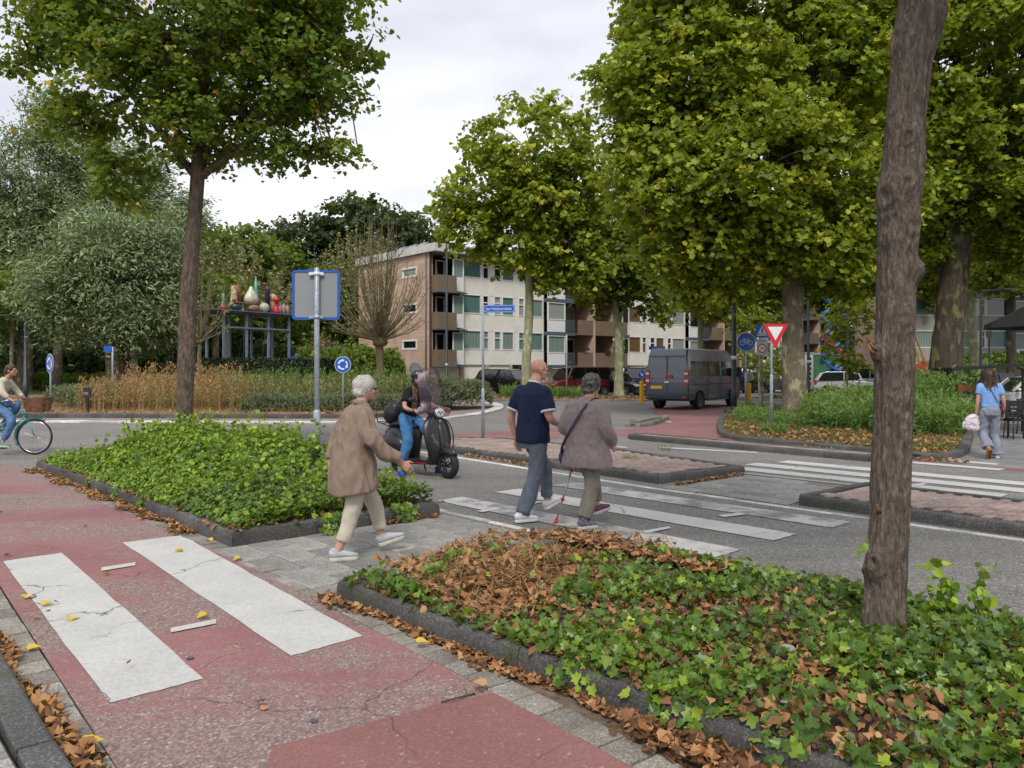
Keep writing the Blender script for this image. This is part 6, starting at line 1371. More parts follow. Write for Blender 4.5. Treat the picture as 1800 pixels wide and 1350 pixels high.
# ================================================================ VEHICLES
def paintm(name, c, rough=.28, coat=.6):
    m = MT(name, rough, .15, .6); m.color(c); m.b.inputs['Coat Weight'].default_value = coat; m.b.inputs['Coat Roughness'].default_value = .05; return m.m
glass_v = glass_mat('vehicle_glass', (.012, .015, .017), .04, 1.0); chrome = simple('chrome', (.55, .56, .58), .2, .9); rim_m = simple('alloy_rim', (.36, .37, .39), .35, .7); dark_pl = simple('dark_plastic', (.03, .03, .032), .6)
tail_red = simple('tail_light', (.42, .01, .015), .25, 0, .05); lamp_w = simple('head_lamp', (.6, .62, .62), .15, 0, .05); plate_y = simple('number_plate', (.75, .48, .02), .4, 0, .03)
def side(mb, poly, hw, mi=0):
    k = len(poly); vs = [V(p[0], -hw(*p), p[1]) for p in poly] + [V(p[0], hw(*p), p[1]) for p in poly]
    mb.add(vs, [tuple(range(k)), tuple(range(k, 2 * k))[::-1]] + [(i, i + k, (i + 1) % k + k, (i + 1) % k) for i in range(k)], mi)
def bevel(o, w=.03, seg=2, ang=25):
    b = o.modifiers.new('bevel', 'BEVEL'); b.width = w; b.segments = seg; b.limit_method = 'ANGLE'; b.angle_limit = R(ang)
    for p in o.data.polygons: p.use_smooth = True
    n = o.modifiers.new('wn', 'WEIGHTED_NORMAL'); n.keep_sharp = False; return o
def wheel(root, x, y, r, w=.2, spokes=7, rim=None, n=24):
    s = 1 if y > 0 else -1; y0 = y - s * w; m_ = MB(); f = lambda q: (q[0], q[1] * s)
    prof = [(r * .62, 0), (r * .93, 0), (r, w * .15), (r, w * .85), (r * .93, w), (r * .66, w), (r * .62, w * .9), (r * .62, 0)]
    m_.lathe([(a, b * s) for a, b in prof], (x, y0, r), n, axis='y'); t = m_.build('wheel', tyre, root)
    m_ = MB(); m_.lathe([(.001, w * .55 * s), (r * .6, w * .45 * s), (r * .63, w * .95 * s), (r * .57, w * .95 * s), (r * .55, w * .6 * s)], (x, y0, r), n, axis='y')
    for i in range(spokes):
        a = 2 * PI * i / spokes; m_.bar((x + .04 * math.cos(a), y0 + w * .8 * s, r + .04 * math.sin(a)), (x + r * .58 * math.cos(a), y0 + w * .88 * s, r + r * .58 * math.sin(a)), r * .13, .02, up=(0, 1, 0))
    m_.lathe([(.001, w * .92 * s), (r * .16, w * .9 * s), (r * .16, w * .6 * s)], (x, y0, r), 12, axis='y'); m_.build('rim', rim or rim_m, t)
def arch(root, x, y, r, w=.04):
    s = 1 if y > 0 else -1; MB().lathe([(.01, 0), (r, 0), (r, s * w)], (x, y - s * w * .2, r * .88), 24, axis='y').build('wheel_arch', dark_pl, root)
def car(label, X, Y, hd, col, L=4.3, W=1.75, H=1.48, kind='hatch', wr=.31, group='parked cars', name='parked_car', cat='car', plates=True):
    r_ = empty(name, (X, Y, 0), math.atan2(hd[1], hd[0]), label, cat, group); h = L / 2; w = W / 2
    K = {'hatch': ([(-h, .45), (-h, .8), (-h + .1, .95), (h - 1.35, .95), (h - .35, .78), (h, .6), (h, .3), (h - .2, .2), (-h + .15, .2)], [(-h + .12, .93), (-h + .4, H - .12), (-h + .75, H), (.1, H), (.55, H - .08), (h - 1.2, .93)]),
         'suv': ([(-h, .5), (-h, .95), (-h + .1, 1.05), (h - 1.3, 1.05), (h - .25, .92), (h, .75), (h, .35), (h - .2, .25), (-h + .15, .25)], [(-h + .1, 1.03), (-h + .35, H - .1), (-h + .6, H), (.1, H), (.5, H - .08), (h - 1.15, 1.03)]),
         'mpv': ([(-h, .45), (-h, .95), (-h + .05, 1.08), (h - 1.1, 1.08), (h - .25, .9), (h, .7), (h, .3), (h - .2, .22), (-h + .1, .22)], [(-h + .05, 1.06), (-h + .15, H - .1), (-h + .3, H), (.4, H), (.8, H - .1), (h - .95, 1.06)])}[kind]
    lo, up = K; bz = lo[2][1]; m_ = MB(); side(m_, lo, lambda x, z: w * (1 - .06 * max(0, abs(x) - h + .5) / .5 * 2 - .05 * (z < .4) - .03 * (z > bz - .02))); b = bevel(m_.build('body', col, r_), .05, 3)
    hwu = lambda x, z: w * (.96 - .2 * (z - bz) / (H - bz)); m_ = MB(); side(m_, up, hwu); g_ = bevel(m_.build('windows', glass_v, r_), .03)
    # roof skin and pillars
    rx0, rx1 = up[2][0], up[3][0]; m_ = MB(); side(m_, [(rx0 - .25, H - .06), (rx0, H + .012), (rx1, H + .012), (rx1 + .38, H - .06), (rx1 + .1, H - .05), (rx0, H - .05)], lambda x, z: hwu(x, H - .04) * 1.01); bevel(m_.build('roof', col, r_), .02)
    for s in (-1, 1):
        m_ = MB(); q = lambda x, z: V(x, s * (hwu(x, z) + .004), z)
        m_.bar(q(up[-1][0], bz), q(up[4][0] + .05, H - .08), .06, .05); m_.bar(q(up[0][0] + .03, bz), q(up[1][0] + .06, H - .08), .14, .05)
        for xx in ((-.25,) if kind != 'mpv' else (-.1, -1.1)): m_.bar(q(xx, bz), q(xx, H - .05), .07, .03)
        m_.build('pillar', col, r_); MB().box((-.25, s * (w + .002) - .004, bz - .42), (-.235, s * (w + .002) + .004, bz - .02)).box((.72, s * (w + .002) - .004, bz - .45), (.735, s * (w + .002) + .004, bz - .02)).build('door_gap', black, b)
        MB().ball((up[-1][0] - .15, s * (w + .08), bz + .06), (.07, .09, .06), 8).build('mirror', col, r_); MB().cbox((-.05, s * (w + .01), bz - .12), (.16, .02, .03)).build('door_handle', chrome, b)
        MB().box((h - .32, s * w * .62 - .16, .62), (h - .02, s * w * .62 + .16, .74)).build('headlight', lamp_w, r_); MB().box((-h - .012, s * w * .8 - .1, .7), (-h + .12, s * w * .8 + .1, bz + .02)).build('tail_light', tail_red, r_)
        for xx in (h - .78, -h + .75): arch(r_, xx, s * (w - .01), wr * 1.13); wheel(r_, xx, s * (w + .01), wr, .2)
    MB().box((-h - .02, -.26, .5), (-h - .005, .26, .61)).build('number_plate', plate_y, r_); MB().box((h + .005, -.26, .38), (h + .02, .26, .49)).build('number_plate', plate_y, r_)
    MB().box((h - .04, -.45, .5), (h + .012, .45, .62)).build('grille', dark_pl, r_); m_ = MB().box((-h - .03, -w * .85, .22), (-h + .1, w * .85, .42)).box((h - .1, -w * .85, .2), (h + .025, w * .85, .36)); bevel(m_.build('bumper', dark_pl, r_), .03)
    return r_
c_black = paintm('black_car_paint', (.008, .009, .012)); c_red = paintm('red_car_paint', (.26, .012, .015)); c_blue = paintm('dark_blue_paint', (.012, .02, .035)); c_white = paintm('white_car_paint', (.62, .63, .63)); c_grey = paintm('grey_car_paint', (.06, .065, .075)); c_silver = paintm('silver_car_paint', (.35, .36, .37), .25)
def carp(label, x, Y, hd, *a, **k): p = at(x, 0, Y); return car(label, p.x, Y, hd, *a, **k)
carp('black off road style car parked by the pale plane trunk in front of the garages', 896, 51, (.8, -.6), c_black, 4.5, 1.85, 1.66, 'suv')
carp('dark red high roofed car parked behind the man and woman crossing', 1014, 49.5, (-.86, -.5), c_red, 4.4, 1.82, 1.8, 'mpv')
carp('black car with a yellow plate parked between the red car and the mottled trunk', 1078, 50.5, (.78, -.62), c_black, 4.2, 1.75, 1.5)
carp('dark blue van like car parked just left of the moving van', 1131, 52, (-.8, -.6), c_blue, 4.4, 1.8, 1.8, 'mpv')
carp('dark estate car parked behind the zone sign post', 1338, 56, (.95, .3), c_grey, 4.4, 1.75, 1.45)
carp('small black car parked behind the grey disc bollard', 1300, 55, (.9, .4), c_black, 4.0, 1.7, 1.45)
carp('white hatchback with red tail light parked in front of the green container', 1489, 51, (.95, -.3), c_white, 4.0, 1.7, 1.5)
carp('white small van parked behind the thick foreground trunk', 1532, 54, (.9, -.4), c_white, 4.3, 1.8, 1.75, 'mpv')
carp('silver car parked under the orange machine boom', 1640, 38, (.98, -.15), c_silver, 4.3, 1.75, 1.47)
carp('dark car with pale roof rails parked behind the chalk board', 1742, 36, (.97, .2), c_grey, 4.5, 1.8, 1.5)
carp('white car parked at the right edge behind the black chairs', 1822, 27, (-.96, .2), c_white, 4.5, 1.8, 1.46)
carp('silver car parked at the far right end of the street', 1700, 52, (.97, -.2), c_silver, 4.3, 1.75, 1.47)
# ---- dark panel van in the street
p = at(1172, 0, 32.8); hd = V(.60, .80, 0).normalized(); vc = V(p.x, 32.8, 0) + hd * 2.9
vp = paintm('van_paint', (.065, .075, .105), .24, .9); r_ = empty('panel_van', (vc.x, vc.y, .012), math.atan2(hd.y, hd.x), 'dark grey panel van driving away beside the dark lamp post', 'van')
L2, w = 2.9, .97; H = 2.52
prof = [(-L2, .62), (-L2, 1.3), (-L2 + .06, 2.2), (-L2 + .2, H), (1.35, H), (1.75, H - .14), (2.3, 1.42), (2.85, 1.1), (L2, .75), (L2, .38), (L2 - .2, .3), (-L2 + .1, .36)]
m_ = MB(); side(m_, prof, lambda x, z: w * (1 - .12 * max(0, (z - 1.1) / 1.4) ** 1.5 - .08 * max(0, (x - 2.2)) - .03 * (z < .5))); bd = bevel(m_.build('body', vp, r_), .09, 4)
hw = lambda z: w * (1 - .12 * max(0, (z - 1.1) / 1.4) ** 1.5)
for s in (-1, 1):
    for k, (x0, x1) in enumerate(((-2.5, -1.0), (-.9, .35), (.62, 1.62))):
        m_ = MB(); z0, z1 = 1.36, 2.0; x1b = x1 + (.42 if k == 2 else 0)
        m_.add([V(x0, s * (hw(z0) + .008), z0), V(x1b, s * (hw(z0) + .008), z0), V(x1, s * (hw(z1) + .010), z1), V(x0, s * (hw(z1) + .010), z1)], [(0, 1, 2, 3) if s < 0 else (3, 2, 1, 0)]); m_.build('side_window', glass_v, r_)
    MB().box((-2.3, s * (w + .004) - .006, 1.02), (2.3, s * (w + .004) + .006, 1.06)).build('side_rub_strip', chrome if False else dark_pl, bd); MB().box((-.94, s * (w + .002) - .006, 1.18), (.5, s * (w + .002) + .006, 1.2)).build('door_rail', chrome, bd)
    for xx in (-.96, .42): MB().box((xx - .008, s * (w + .001) - .005, .5), (xx + .008, s * (w + .001) + .005, 1.3)).build('door_gap', black, bd)
    m_ = MB().box((-1.1, s * w - .03, .34), (1.3, s * w + .02, .42)); m_.build('side_step', dark_pl, r_)
    for xx in (-1.75, 1.85): arch(r_, xx, s * (w - .005), .42); wheel(r_, xx, s * (w - .0), .35, .24, 6)
    t = MB().box((-L2 - .03, s * .87 - .085, .98), (-L2 + .1, s * .87 + .085, 1.62)); t = t.build('tail_light', tail_red, r_); MB().box((-L2 - .034, s * .87 - .08, 1.14), (-L2 - .031, s * .87 + .08, 1.24)).box((-L2 - .034, s * .87 - .08, 1.44), (-L2 - .031, s * .87 + .08, 1.53)).build('clear_lens', lamp_w, t)
    MB().box((1.95, s * (w + .22) - .1, 1.35), (2.08, s * (w + .22) + .1, 1.75)).bar((2.0, s * w * .9, 1.42), (2.02, s * (w + .2), 1.5), .05).build('mirror', dark_pl, r_)
    m_ = MB(); m_.box((-L2 + .012 - .03, s * .42 - .28, 1.5), (-L2 + .02 - .03, s * .42 + .28, 2.05))
MB().box((-L2 - .012, -.006, .66), (-L2 + .02, .006, 2.2)).build('door_gap', black, bd)
for z in (2.2, 1.28): MB().box((-L2 - .012, -.82, z), (-L2 + .07, .82, z + .025)).build('rear_crease', c_grey, bd)
MB().box((-L2 - .03, .2, .86), (-L2 - .003, .72, .98)).build('number_plate', plate_y, r_); MB().box((-L2 - .05, -.25, 1.3), (-L2 + .03, .05, 1.42)).build('brake_light', tail_red, bd); MB().box((-L2 - .04, -.12, 1.1), (-L2 + .01, .1, 1.17)).build('door_handle', chrome, bd)
m_ = MB().box((-L2 - .12, -.93, .42), (-L2 + .15, .93, .66)); bevel(m_.build('bumper', simple('van_bumper', (.02, .03, .05), .5), r_), .04); MB().box((-L2 - .126, -.9, .48), (-L2 - .118, -.74, .55)).box((-L2 - .126, .74, .48), (-L2 - .118, .9, .55)).build('reflector', tail_red, r_)
m_ = MB(); m_.add([V(1.40, -.8, H - .05), V(1.40, .8, H - .05), V(2.25, .86, 1.46), V(2.25, -.86, 1.46)], [(0, 1, 2, 3)]); o = m_.build('windscreen', glass_v, r_); o.location = (.05, 0, .03)
# ---- scooter
mattb = MT('matt_black', .38, .1, .6); mattb.color(mattb.ramp(mattb.noise(3, 3), [(.3, (.012, .013, .015)), (.7, (.02, .021, .024))])); mattb = mattb.m
red_acc = simple('red_accent', (.55, .01, .015), .3, 0, .03); seat_m = simple('seat_vinyl', (.012, .012, .013), .5, 0, .1)
hd = V(.69, -.72, 0).normalized(); fwp = G(789, 841); sc = fwp - hd * .68
s_ = empty('scooter', (sc.x, sc.y, .0), math.atan2(hd.y, hd.x), 'matt black motor scooter with a tall tinted windshield, red stripes and alloy front wheel', 'scooter')
# x forward, y left. front axle x=.67, rear axle x=-.62
def swheel(x, r, w, front):
    m_ = MB(); m_.lathe([(r * .66, -w / 2), (r * .9, -w / 2), (r * .985, -w * .3), (r, 0), (r * .985, w * .3), (r * .9, w / 2), (r * .66, w / 2)], (x, 0, r), 36, axis='y'); t = m_.build('wheel', tyre, s_)
    m_ = MB(); m_.lathe([(r * .60, -w * .42), (r * .68, -w * .48), (r * .68, w * .48), (r * .60, w * .42), (r * .60, -w * .42)], (x, 0, r), 32, axis='y'); m_.lathe([(.001, -.05), (.045, -.045), (.05, .045), (.001, .05)], (x, 0, r), 14, axis='y'); m_.build('rim', simple('rim_dark_%d' % front, (.02, .02, .022), .35, .4), t)
    m_ = MB()
    for i in range(10):
        for dy in (-.035, .035):
            a = 2 * PI * i / 10 + dy * 4; m_.bar((x + .05 * math.cos(a), dy * .9, r + .05 * math.sin(a)), (x + r * .62 * math.cos(a + .12), dy * 1.1, r + r * .62 * math.sin(a + .12)), .012, .008, up=(0, 1, 0))
    m_.build('spoke', chrome, t)
swheel(.67, .215, .11, 1); swheel(-.62, .215, .12, 0)
# front fender
m_ = MB(); pts = []
for i in range(9):
    a = R(170 - i * 17); pts.append(V(.66 + .25 * math.cos(a), 0, .24 + .25 * math.sin(a)))
k = len(pts); vs = []
for i, p in enumerate(pts):
    c = V(.66, 0, .24); d = (p - c).normalized(); wv = .09 * math.sin(PI * (i + 1.2) / (k + 1.4)) ** .5
    for j in range(9):
        t = -1 + j / 4; vs.append(p + V(0, wv * t, 0) - d * (.10 * t * t) + d * .01)
m_.add(vs, [(i * 9 + j, i * 9 + j + 1, (i + 1) * 9 + j + 1, (i + 1) * 9 + j) for i in range(k - 1) for j in range(8)], 0, True); o = m_.build('front_fender', mattb, s_); sol = o.modifiers.new('solid', 'SOLIDIFY'); sol.thickness = .008
MB().tube([(.67, .075, .215), (.60, .08, .42), (.50, .02, .62)], .022, 8).tube([(.67, .075, .215), (.78, .08, .33)], .012, 6).build('fork', dark_pl, s_)
# leg shield: curved panel, wide at the top third
rows = [(.20, .40, .13), (.30, .46, .17), (.42, .475, .20), (.56, .455, .245), (.70, .42, .255), (.82, .385, .235), (.90, .36, .14), (.94, .345, .07)]
m_ = MB(); vs = []
for z, x, w_ in rows:
    for j in range(11):
        t = -1 + j / 5; vs.append(V(x - .09 * abs(t) ** 2.2 + .02, t * w_, z))
m_.add(vs, [(i * 11 + j, i * 11 + j + 1, (i + 1) * 11 + j + 1, (i + 1) * 11 + j) for i in range(len(rows) - 1) for j in range(10)], 0, True); o = m_.build('leg_shield', mattb, s_); so_ = o.modifiers.new('solid', 'SOLIDIFY'); so_.thickness = .05; so_.offset = 1; sb_ = o.modifiers.new('sub', 'SUBSURF'); sb_.levels = 1; sb_.render_levels = 1
MB().tube([(.52, 0, .30), (.535, 0, .42), (.515, 0, .58), (.47, 0, .74), (.42, 0, .88)], [.03, .055, .05, .045, .03], 10).build('steering_column_cover', mattb, s_)
for i in range(3): MB().box((.488 - i * .003, .10, .42 + i * .035), (.512 - i * .003, .185 - .012 * i, .438 + i * .035)).build('red_stripe', red_acc, s_)
text('Vespa', .085, chrome, s_, (.508, -.135, .60), 'badge', rot=(R(90), R(52), R(82)), ext=.003)
MB().prism([(-.022, .025), (.022, .025), (.018, -.01), (0, -.03), (-.018, -.01)], 0, .008, M=Matrix.Translation((.452, 0, .87)) @ Matrix.Rotation(R(90), 4, 'Z') @ FR).build('emblem', chrome, s_)
for s in (-1, 1): MB().tube(catmull([V(.36, s * .06, .93), V(.42, s * .19, .86), V(.48, s * .245, .68), V(.49, s * .24, .45), V(.47, s * .20, .33)], 5), .010, 7).build('crash_bar', black, s_)
# floor board
m_ = MB(); side(m_, [(-.28, .2), (-.28, .29), (-.12, .26), (.30, .26), (.40, .33), (.42, .22), (.3, .19), (-.1, .17)], lambda x, z: .17); bevel(m_.build('floor_board', mattb, s_), .02); MB().box((-.1, -.168 - .008, .2), (.32, -.168, .215)).build('floor_trim', red_acc, s_)
# rear body: bulging cowls
m_ = MB(); M_ = Matrix.Rotation(R(8), 4, 'Y'); m_.ball((-.58, 0, .52), (.42, .17, .24), 20, M=M_); m_.tube([(-.25, 0, .27), (-.22, 0, .45), (-.20, 0, .62), (-.3, 0, .72)], ell=[(.08, .13), (.10, .14), (.11, .14), (.12, .13)], r=1, ref=(1, 0, 0), n=16); m_.build('rear_body', mattb, s_, recalc=False)
for s in (-1, 1): MB().ball((-.60, s * .115, .46), (.31, .125, .19), 20, M=Matrix.Rotation(R(10), 4, 'Y')).build('side_cowl', mattb, s_)
MB().tube([(-.80, 0, .74), (-.62, 0, .79), (-.42, 0, .79), (-.24, 0, .775), (-.14, 0, .74)], ell=[(.10, .04), (.13, .05), (.135, .05), (.12, .05), (.08, .03)], r=1, ref=(0, 1, 0), n=16).build('seat', seat_m, s_)
MB().ball((-1.0, 0, .56), (.03, .07, .05), 10).build('tail_light', tail_red, s_); MB().box((-1.03, -.09, .30), (-1.01, .09, .46)).build('number_plate', plate_y, s_)
MB().tube([(-.35, -.15, .20), (-.6, -.17, .2), (-.85, -.17, .24)], [.03, .045, .045], 12).build('exhaust', dark_pl, s_)
MB().bar((-.3, 0, .24), (-.62, 0, .22), .12, .14).bar((-.1, .1, .2), (-.16, .2, .03), .018).build('swing_arm', dark_pl, s_)
m_ = MB()
for s in (-1, 1): m_.tube([(-.72, s * .09, .72), (-.98, s * .11, .78), (-1.10, s * .11, .80)], .009, 6); m_.tube([(-1.10, s * .11, .80), (-1.14, s * .11, 1.02)], .009, 6)
m_.tube([(-1.10, -.11, .80), (-1.10, .11, .80)], .009, 6).tube([(-1.14, -.11, 1.02), (-1.14, .11, 1.02)], .009, 6).tube([(-.98, -.11, .78), (-.98, .11, .78)], .009, 6); m_.build('luggage_rack', black, s_)
# handlebar, headlight, mirrors, screen
m_ = MB().ball((.33, 0, 1.02), (.12, .15, .085), 16); m_.tube([(.36, 0, .9), (.35, 0, 1.0)], .06, 12); m_.build('handlebar_cover', mattb, s_)
MB().tube([(.24, -.36, 1.03), (.29, -.22, 1.03), (.31, 0, 1.03), (.29, .22, 1.03), (.24, .36, 1.03)], .016, 8).build('handlebar', dark_pl, s_)
for s in (-1, 1): MB().tube([(.24, s * .36, 1.03), (.275, s * .25, 1.03)], .022, 8).build('grip', seat_m, s_); MB().tube([(.30, s * .33, 1.03), (.32, s * .18, 1.02)], .007, 6).build('brake_lever', chrome, s_)
MB().tube([(.405, 0, 1.015), (.455, 0, 1.01), (.465, 0, 1.01)], ell=[(.085, .07), (.105, .085), (.095, .078)], r=1, ref=(0, 1, 0), n=8).build('headlight_rim', chrome, s_)
hl = MB().tube([(.463, 0, 1.01), (.475, 0, 1.01)], ell=[(.09, .07), (.075, .06)], r=1, ref=(0, 1, 0), n=8).build('headlight', lamp_w, s_); MB().box((.474, -.06, 1.005), (.479, .06, 1.012)).ball((.47, .03, 1.025), .014, 8).ball((.47, -.03, 1.025), .014, 8).ball((.47, 0, .985), .016, 8).build('lamp_reflector', dark_pl, hl)
for s in (-1, 1):
    MB().tube([(.30, s * .17, 1.05), (.31, s * .27, 1.13), (.30, s * .36, 1.19)], .008, 6).build('mirror_stem', black, s_); MB().ball((.30, s * .42, 1.22), (.035, .075, .045), 14).build('mirror', black, s_)
wsm = MT('tinted_screen', .05, 0, .5); wsm.color((.10, .03, .06)); tb_ = wsm.n('ShaderNodeBsdfTransparent'); tb_.inputs['Color'].default_value = (.66, .52, .62, 1); gb_ = wsm.n('ShaderNodeBsdfGlossy'); gb_.inputs['Roughness'].default_value = .38; gb_.inputs['Color'].default_value = (.62, .52, .62, 1)
lw = wsm.n('ShaderNodeLayerWeight'); lw.inputs['Blend'].default_value = .13; mx = wsm.n('ShaderNodeMixShader'); mx.inputs[0].default_value = .08; wsm.t.links.new(tb_.outputs[0], mx.inputs[1]); wsm.t.links.new(gb_.outputs[0], mx.inputs[2]); wsm.t.links.new(mx.outputs[0], [x for x in wsm.t.nodes if x.type == 'OUTPUT_MATERIAL'][0].inputs[0])
rows = [(.93, .44, .30), (1.0, .45, .34), (1.07, .43, .33), (1.13, .41, .24), (1.22, .40, .25), (1.36, .375, .26), (1.50, .34, .25), (1.62, .31, .22), (1.69, .29, .16), (1.715, .28, .06)]
m_ = MB(); vs = [V(x - .13 * abs(-1 + j / 6) ** 2, (-1 + j / 6) * w_, z) for z, x, w_ in rows for j in range(13)]
m_.add(vs, [(i * 13 + j, i * 13 + j + 1, (i + 1) * 13 + j + 1, (i + 1) * 13 + j) for i in range(len(rows) - 1) for j in range(12)], 0, True); m_.build('windshield', wsm.m, s_, recalc=False)
for s in (-1, 1): MB().tube([(.33, s * .1, 1.05), (.385, s * .12, 1.2), (.36, s * .12, 1.27)], .007, 6).ball((.365, s * .12, 1.27), .018, 8).build('screen_bracket', black, s_)
# black bag on the rack
bag_m = simple('bag_nylon', (.012, .013, .018), .45, 0, .2); m_ = MB().ball((0, 0, 0), (.20, .13, .15), 18, M=Matrix.Rotation(R(-50), 4, 'Y'))
for i, v in enumerate(m_.v): m_.v[i] = tuple(V(*v) * (1 + .28 * mnoise.noise(V(*v) * 11)))
Ms = Matrix.Translation(s_.location) @ Matrix.Rotation(s_.rotation_euler.z, 4, 'Z'); bg_ = empty('shoulder_bag', tuple(Ms @ V(-.76, -.02, .965)), s_.rotation_euler.z + .3, 'crumpled black bag on the luggage rack of the scooter', 'bag'); m_.build('bag_body', bag_m, bg_); MB().tube(catmull([V(.08, .05, .12), V(.15, .06, .25), V(.24, .03, .2), V(.2, -.02, .02)], 5), .012, 6).build('strap', bag_m, bg_)
# ---- bicycle at the left edge
bc = simple('turquoise_paint', (.12, .38, .36), .35, 0, .08); bX = at(66, 0, 15.7); b_ = empty('bicycle', (bX.x - .62, 15.7, .0), R(2), 'turquoise city bicycle with a brown wicker basket at the left edge', 'bicycle')
for x in (.55, -.55):
    m_ = MB(); m_.tube([(x + .335 * math.cos(a), 0, .355 + .335 * math.sin(a)) for a in np.linspace(0, 2 * PI, 37)], .018, 8, cap=False); w_ = m_.build('wheel', tyre, b_)
    m_ = MB(); m_.tube([(x + .31 * math.cos(a), 0, .355 + .31 * math.sin(a)) for a in np.linspace(0, 2 * PI, 37)], .010, 6, cap=False); m_.tube([(x, -.04, .355), (x, .04, .355)], .02, 8); m_.build('rim', chrome, w_); m_ = MB()
    for i in range(26): a = 2 * PI * i / 26; m_.tube([(x, .02 * (-1) ** i, .355), (x + .31 * math.cos(a), 0, .355 + .31 * math.sin(a))], .0018, 3, cap=False)
    m_.build('spokes', chrome, w_); m_ = MB(); m_.tube([(x + .375 * math.cos(a), 0, .355 + .375 * math.sin(a)) for a in np.linspace(.5 if x < 0 else 1.0, 3.1 if x < 0 else 3.6, 16)], .022, 6); m_.build('mudguard', bc, b_)
m_ = MB(); 
for a, c_, r in (((-.55, 0, .355), (-.12, 0, .30), .012), ((-.55, 0, .355), (-.22, 0, .82), .010), ((-.12, 0, .30), (-.25, 0, .92), .018), ((-.12, 0, .30), (.38, 0, .78), .02), ((-.18, 0, .52), (.36, 0, .88), .018), ((.35, 0, .92), (.42, 0, .70), .022), ((.42, 0, .70), (.55, 0, .355), .015), ((.35, 0, .92), (.33, 0, 1.05), .015)): m_.tube([a, c_], r, 8)
m_.build('frame', bc, b_); MB().tube(catmull([V(.08, -.29, 1.06), V(.22, -.25, 1.09), V(.33, 0, 1.06), V(.22, .25, 1.09), V(.08, .29, 1.06)], 5), .012, 8).build('handlebar', chrome, b_)
MB().tube([(-.42, 0, .94), (-.28, 0, .97), (-.12, 0, .97)], ell=[(.12, .03), (.09, .03), (.03, .02)], r=1, ref=(0, 1, 0), n=12).build('saddle', seat_m, b_); MB().lathe([(.001, -.02), (.09, -.015), (.09, .015), (.001, .02)], (-.12, -.05, .30), 20, axis='y').bar((-.12, -.08, .30), (-.02, -.09, .16), .02).bar((-.12, .08, .3), (-.22, .09, .44), .02).build('crankset', chrome, b_)
m_ = MB().box((-.06, -.15, .13), (.06, -.06, .15)); m_.build('pedal', black, b_)
bk = empty('wicker_basket', tuple(b_.location + V(.62, 0, .86)), 0, 'brown wicker basket on the front carrier of the bicycle', 'basket'); wk = simple('wicker', (.2, .085, .04), .8, 0, .35, 25); m_ = MB()
for k in range(9):
    z = .01 + k * .028; f = .8 + .2 * k / 8; c = [V(.20 * f * sx, .16 * f * sy, z) for sx, sy in ((-1, -1), (1, -1), (1, 1), (-1, 1))]
    m_.tube(c + [c[0]], .014, 6)
m_.build('basket_weave', wk, bk); m_ = MB().box((-.16, -.13, 0), (.16, .13, .02)).tube([(-.2, -.16, .26), (.2, -.16, .26), (.2, .16, .26), (-.2, .16, .26), (-.2, -.16, .26)], .018, 6); m_.build('basket_rim', wk, bk); MB().box((.36, -.14, .83), (.74, .14, .845)).build('front_carrier', chrome, b_)
# ================================================================ PEOPLE
def cloth(name, c, rough=.85, var=.18, sc=9, bsc=14, bump=.6, stripes=None, fine=220):
    m = MT(name, rough, 0, .2); base = m.ramp(m.noise(sc, 5), [(.3, tuple(x * (1 - var) for x in c)), (.7, tuple(x * (1 + var) for x in c))])
    if stripes:
        w = m.n('ShaderNodeTexWave', wave_type='BANDS', bands_direction='Z'); w.inputs['Scale'].default_value = stripes[1]; m.t.links.new(m.co(), w.inputs['Vector']); base = m.mix(m.ramp(w.outputs['Fac'], [(.45, 0), (.55, 1)]), base, stripes[0])
    m.color(base); h = m.math('ADD', m.noise(bsc, 4, m.co((1, 1, .6)), .6, 1.0), m.math('MULTIPLY', m.noise(fine, 2), .12)); m.bump(h, bump, .02); return m.m
skin = MT('skin', .5, 0, .3); skin.color(skin.ramp(skin.noise(14, 4), [(.3, (.44, .23, .165)), (.7, (.56, .32, .24))])); skin.b.inputs['Subsurface Weight'].default_value = .08; skin.b.inputs['Subsurface Radius'].default_value = (.02, .008, .004); skin.bump(skin.noise(60, 3), .15, .004); skin = skin.m
eye_m = simple('eye', (.03, .02, .015), .2)
def remesh(name, mb, mat, parent, vox=.012, sm_=3, wr=0, wsc=9, wz=.5, holes=None):
    me = bpy.data.meshes.new(name); me.from_pydata(mb.v, [], mb.f); bm = bmesh.new(); bm.from_mesh(me); bmesh.ops.remove_doubles(bm, verts=bm.verts, dist=1e-6); bmesh.ops.recalc_face_normals(bm, faces=bm.faces); bm.to_mesh(me); bm.free()
    o = bpy.data.objects.new(name, me); COL.objects.link(o); r = o.modifiers.new('r', 'REMESH'); r.mode = 'VOXEL'; r.voxel_size = vox; s = o.modifiers.new('s', 'SMOOTH'); s.iterations = sm_; s.factor = .5
    dg = bpy.context.evaluated_depsgraph_get(); dg.update(); me2 = bpy.data.meshes.new_from_object(o.evaluated_get(dg)); o.modifiers.clear(); o.data = me2; bpy.data.meshes.remove(me); me2.materials.clear(); me2.materials.append(mat)
    n = len(me2.vertices); co = np.zeros(n * 3, np.float32); me2.vertices.foreach_get('co', co); co = co.reshape(-1, 3)
    if wr and n:
        no = np.zeros(n * 3, np.float32); me2.vertices.foreach_get('normal', no); no = no.reshape(-1, 3); q = co * [1, 1, wz] * wsc
        f = lump(q, 1.0) * .6 + .4 * (1 - np.abs(lump(q * 1.7 + 3, 1.0)) * 2); co = co + no * (f * wr * 1.7)[:, None]; me2.vertices.foreach_set('co', co.astype(np.float32).ravel())
    me2.polygons.foreach_set('use_smooth', np.ones(len(me2.polygons), bool)); me2.update(); o.parent = parent; return o
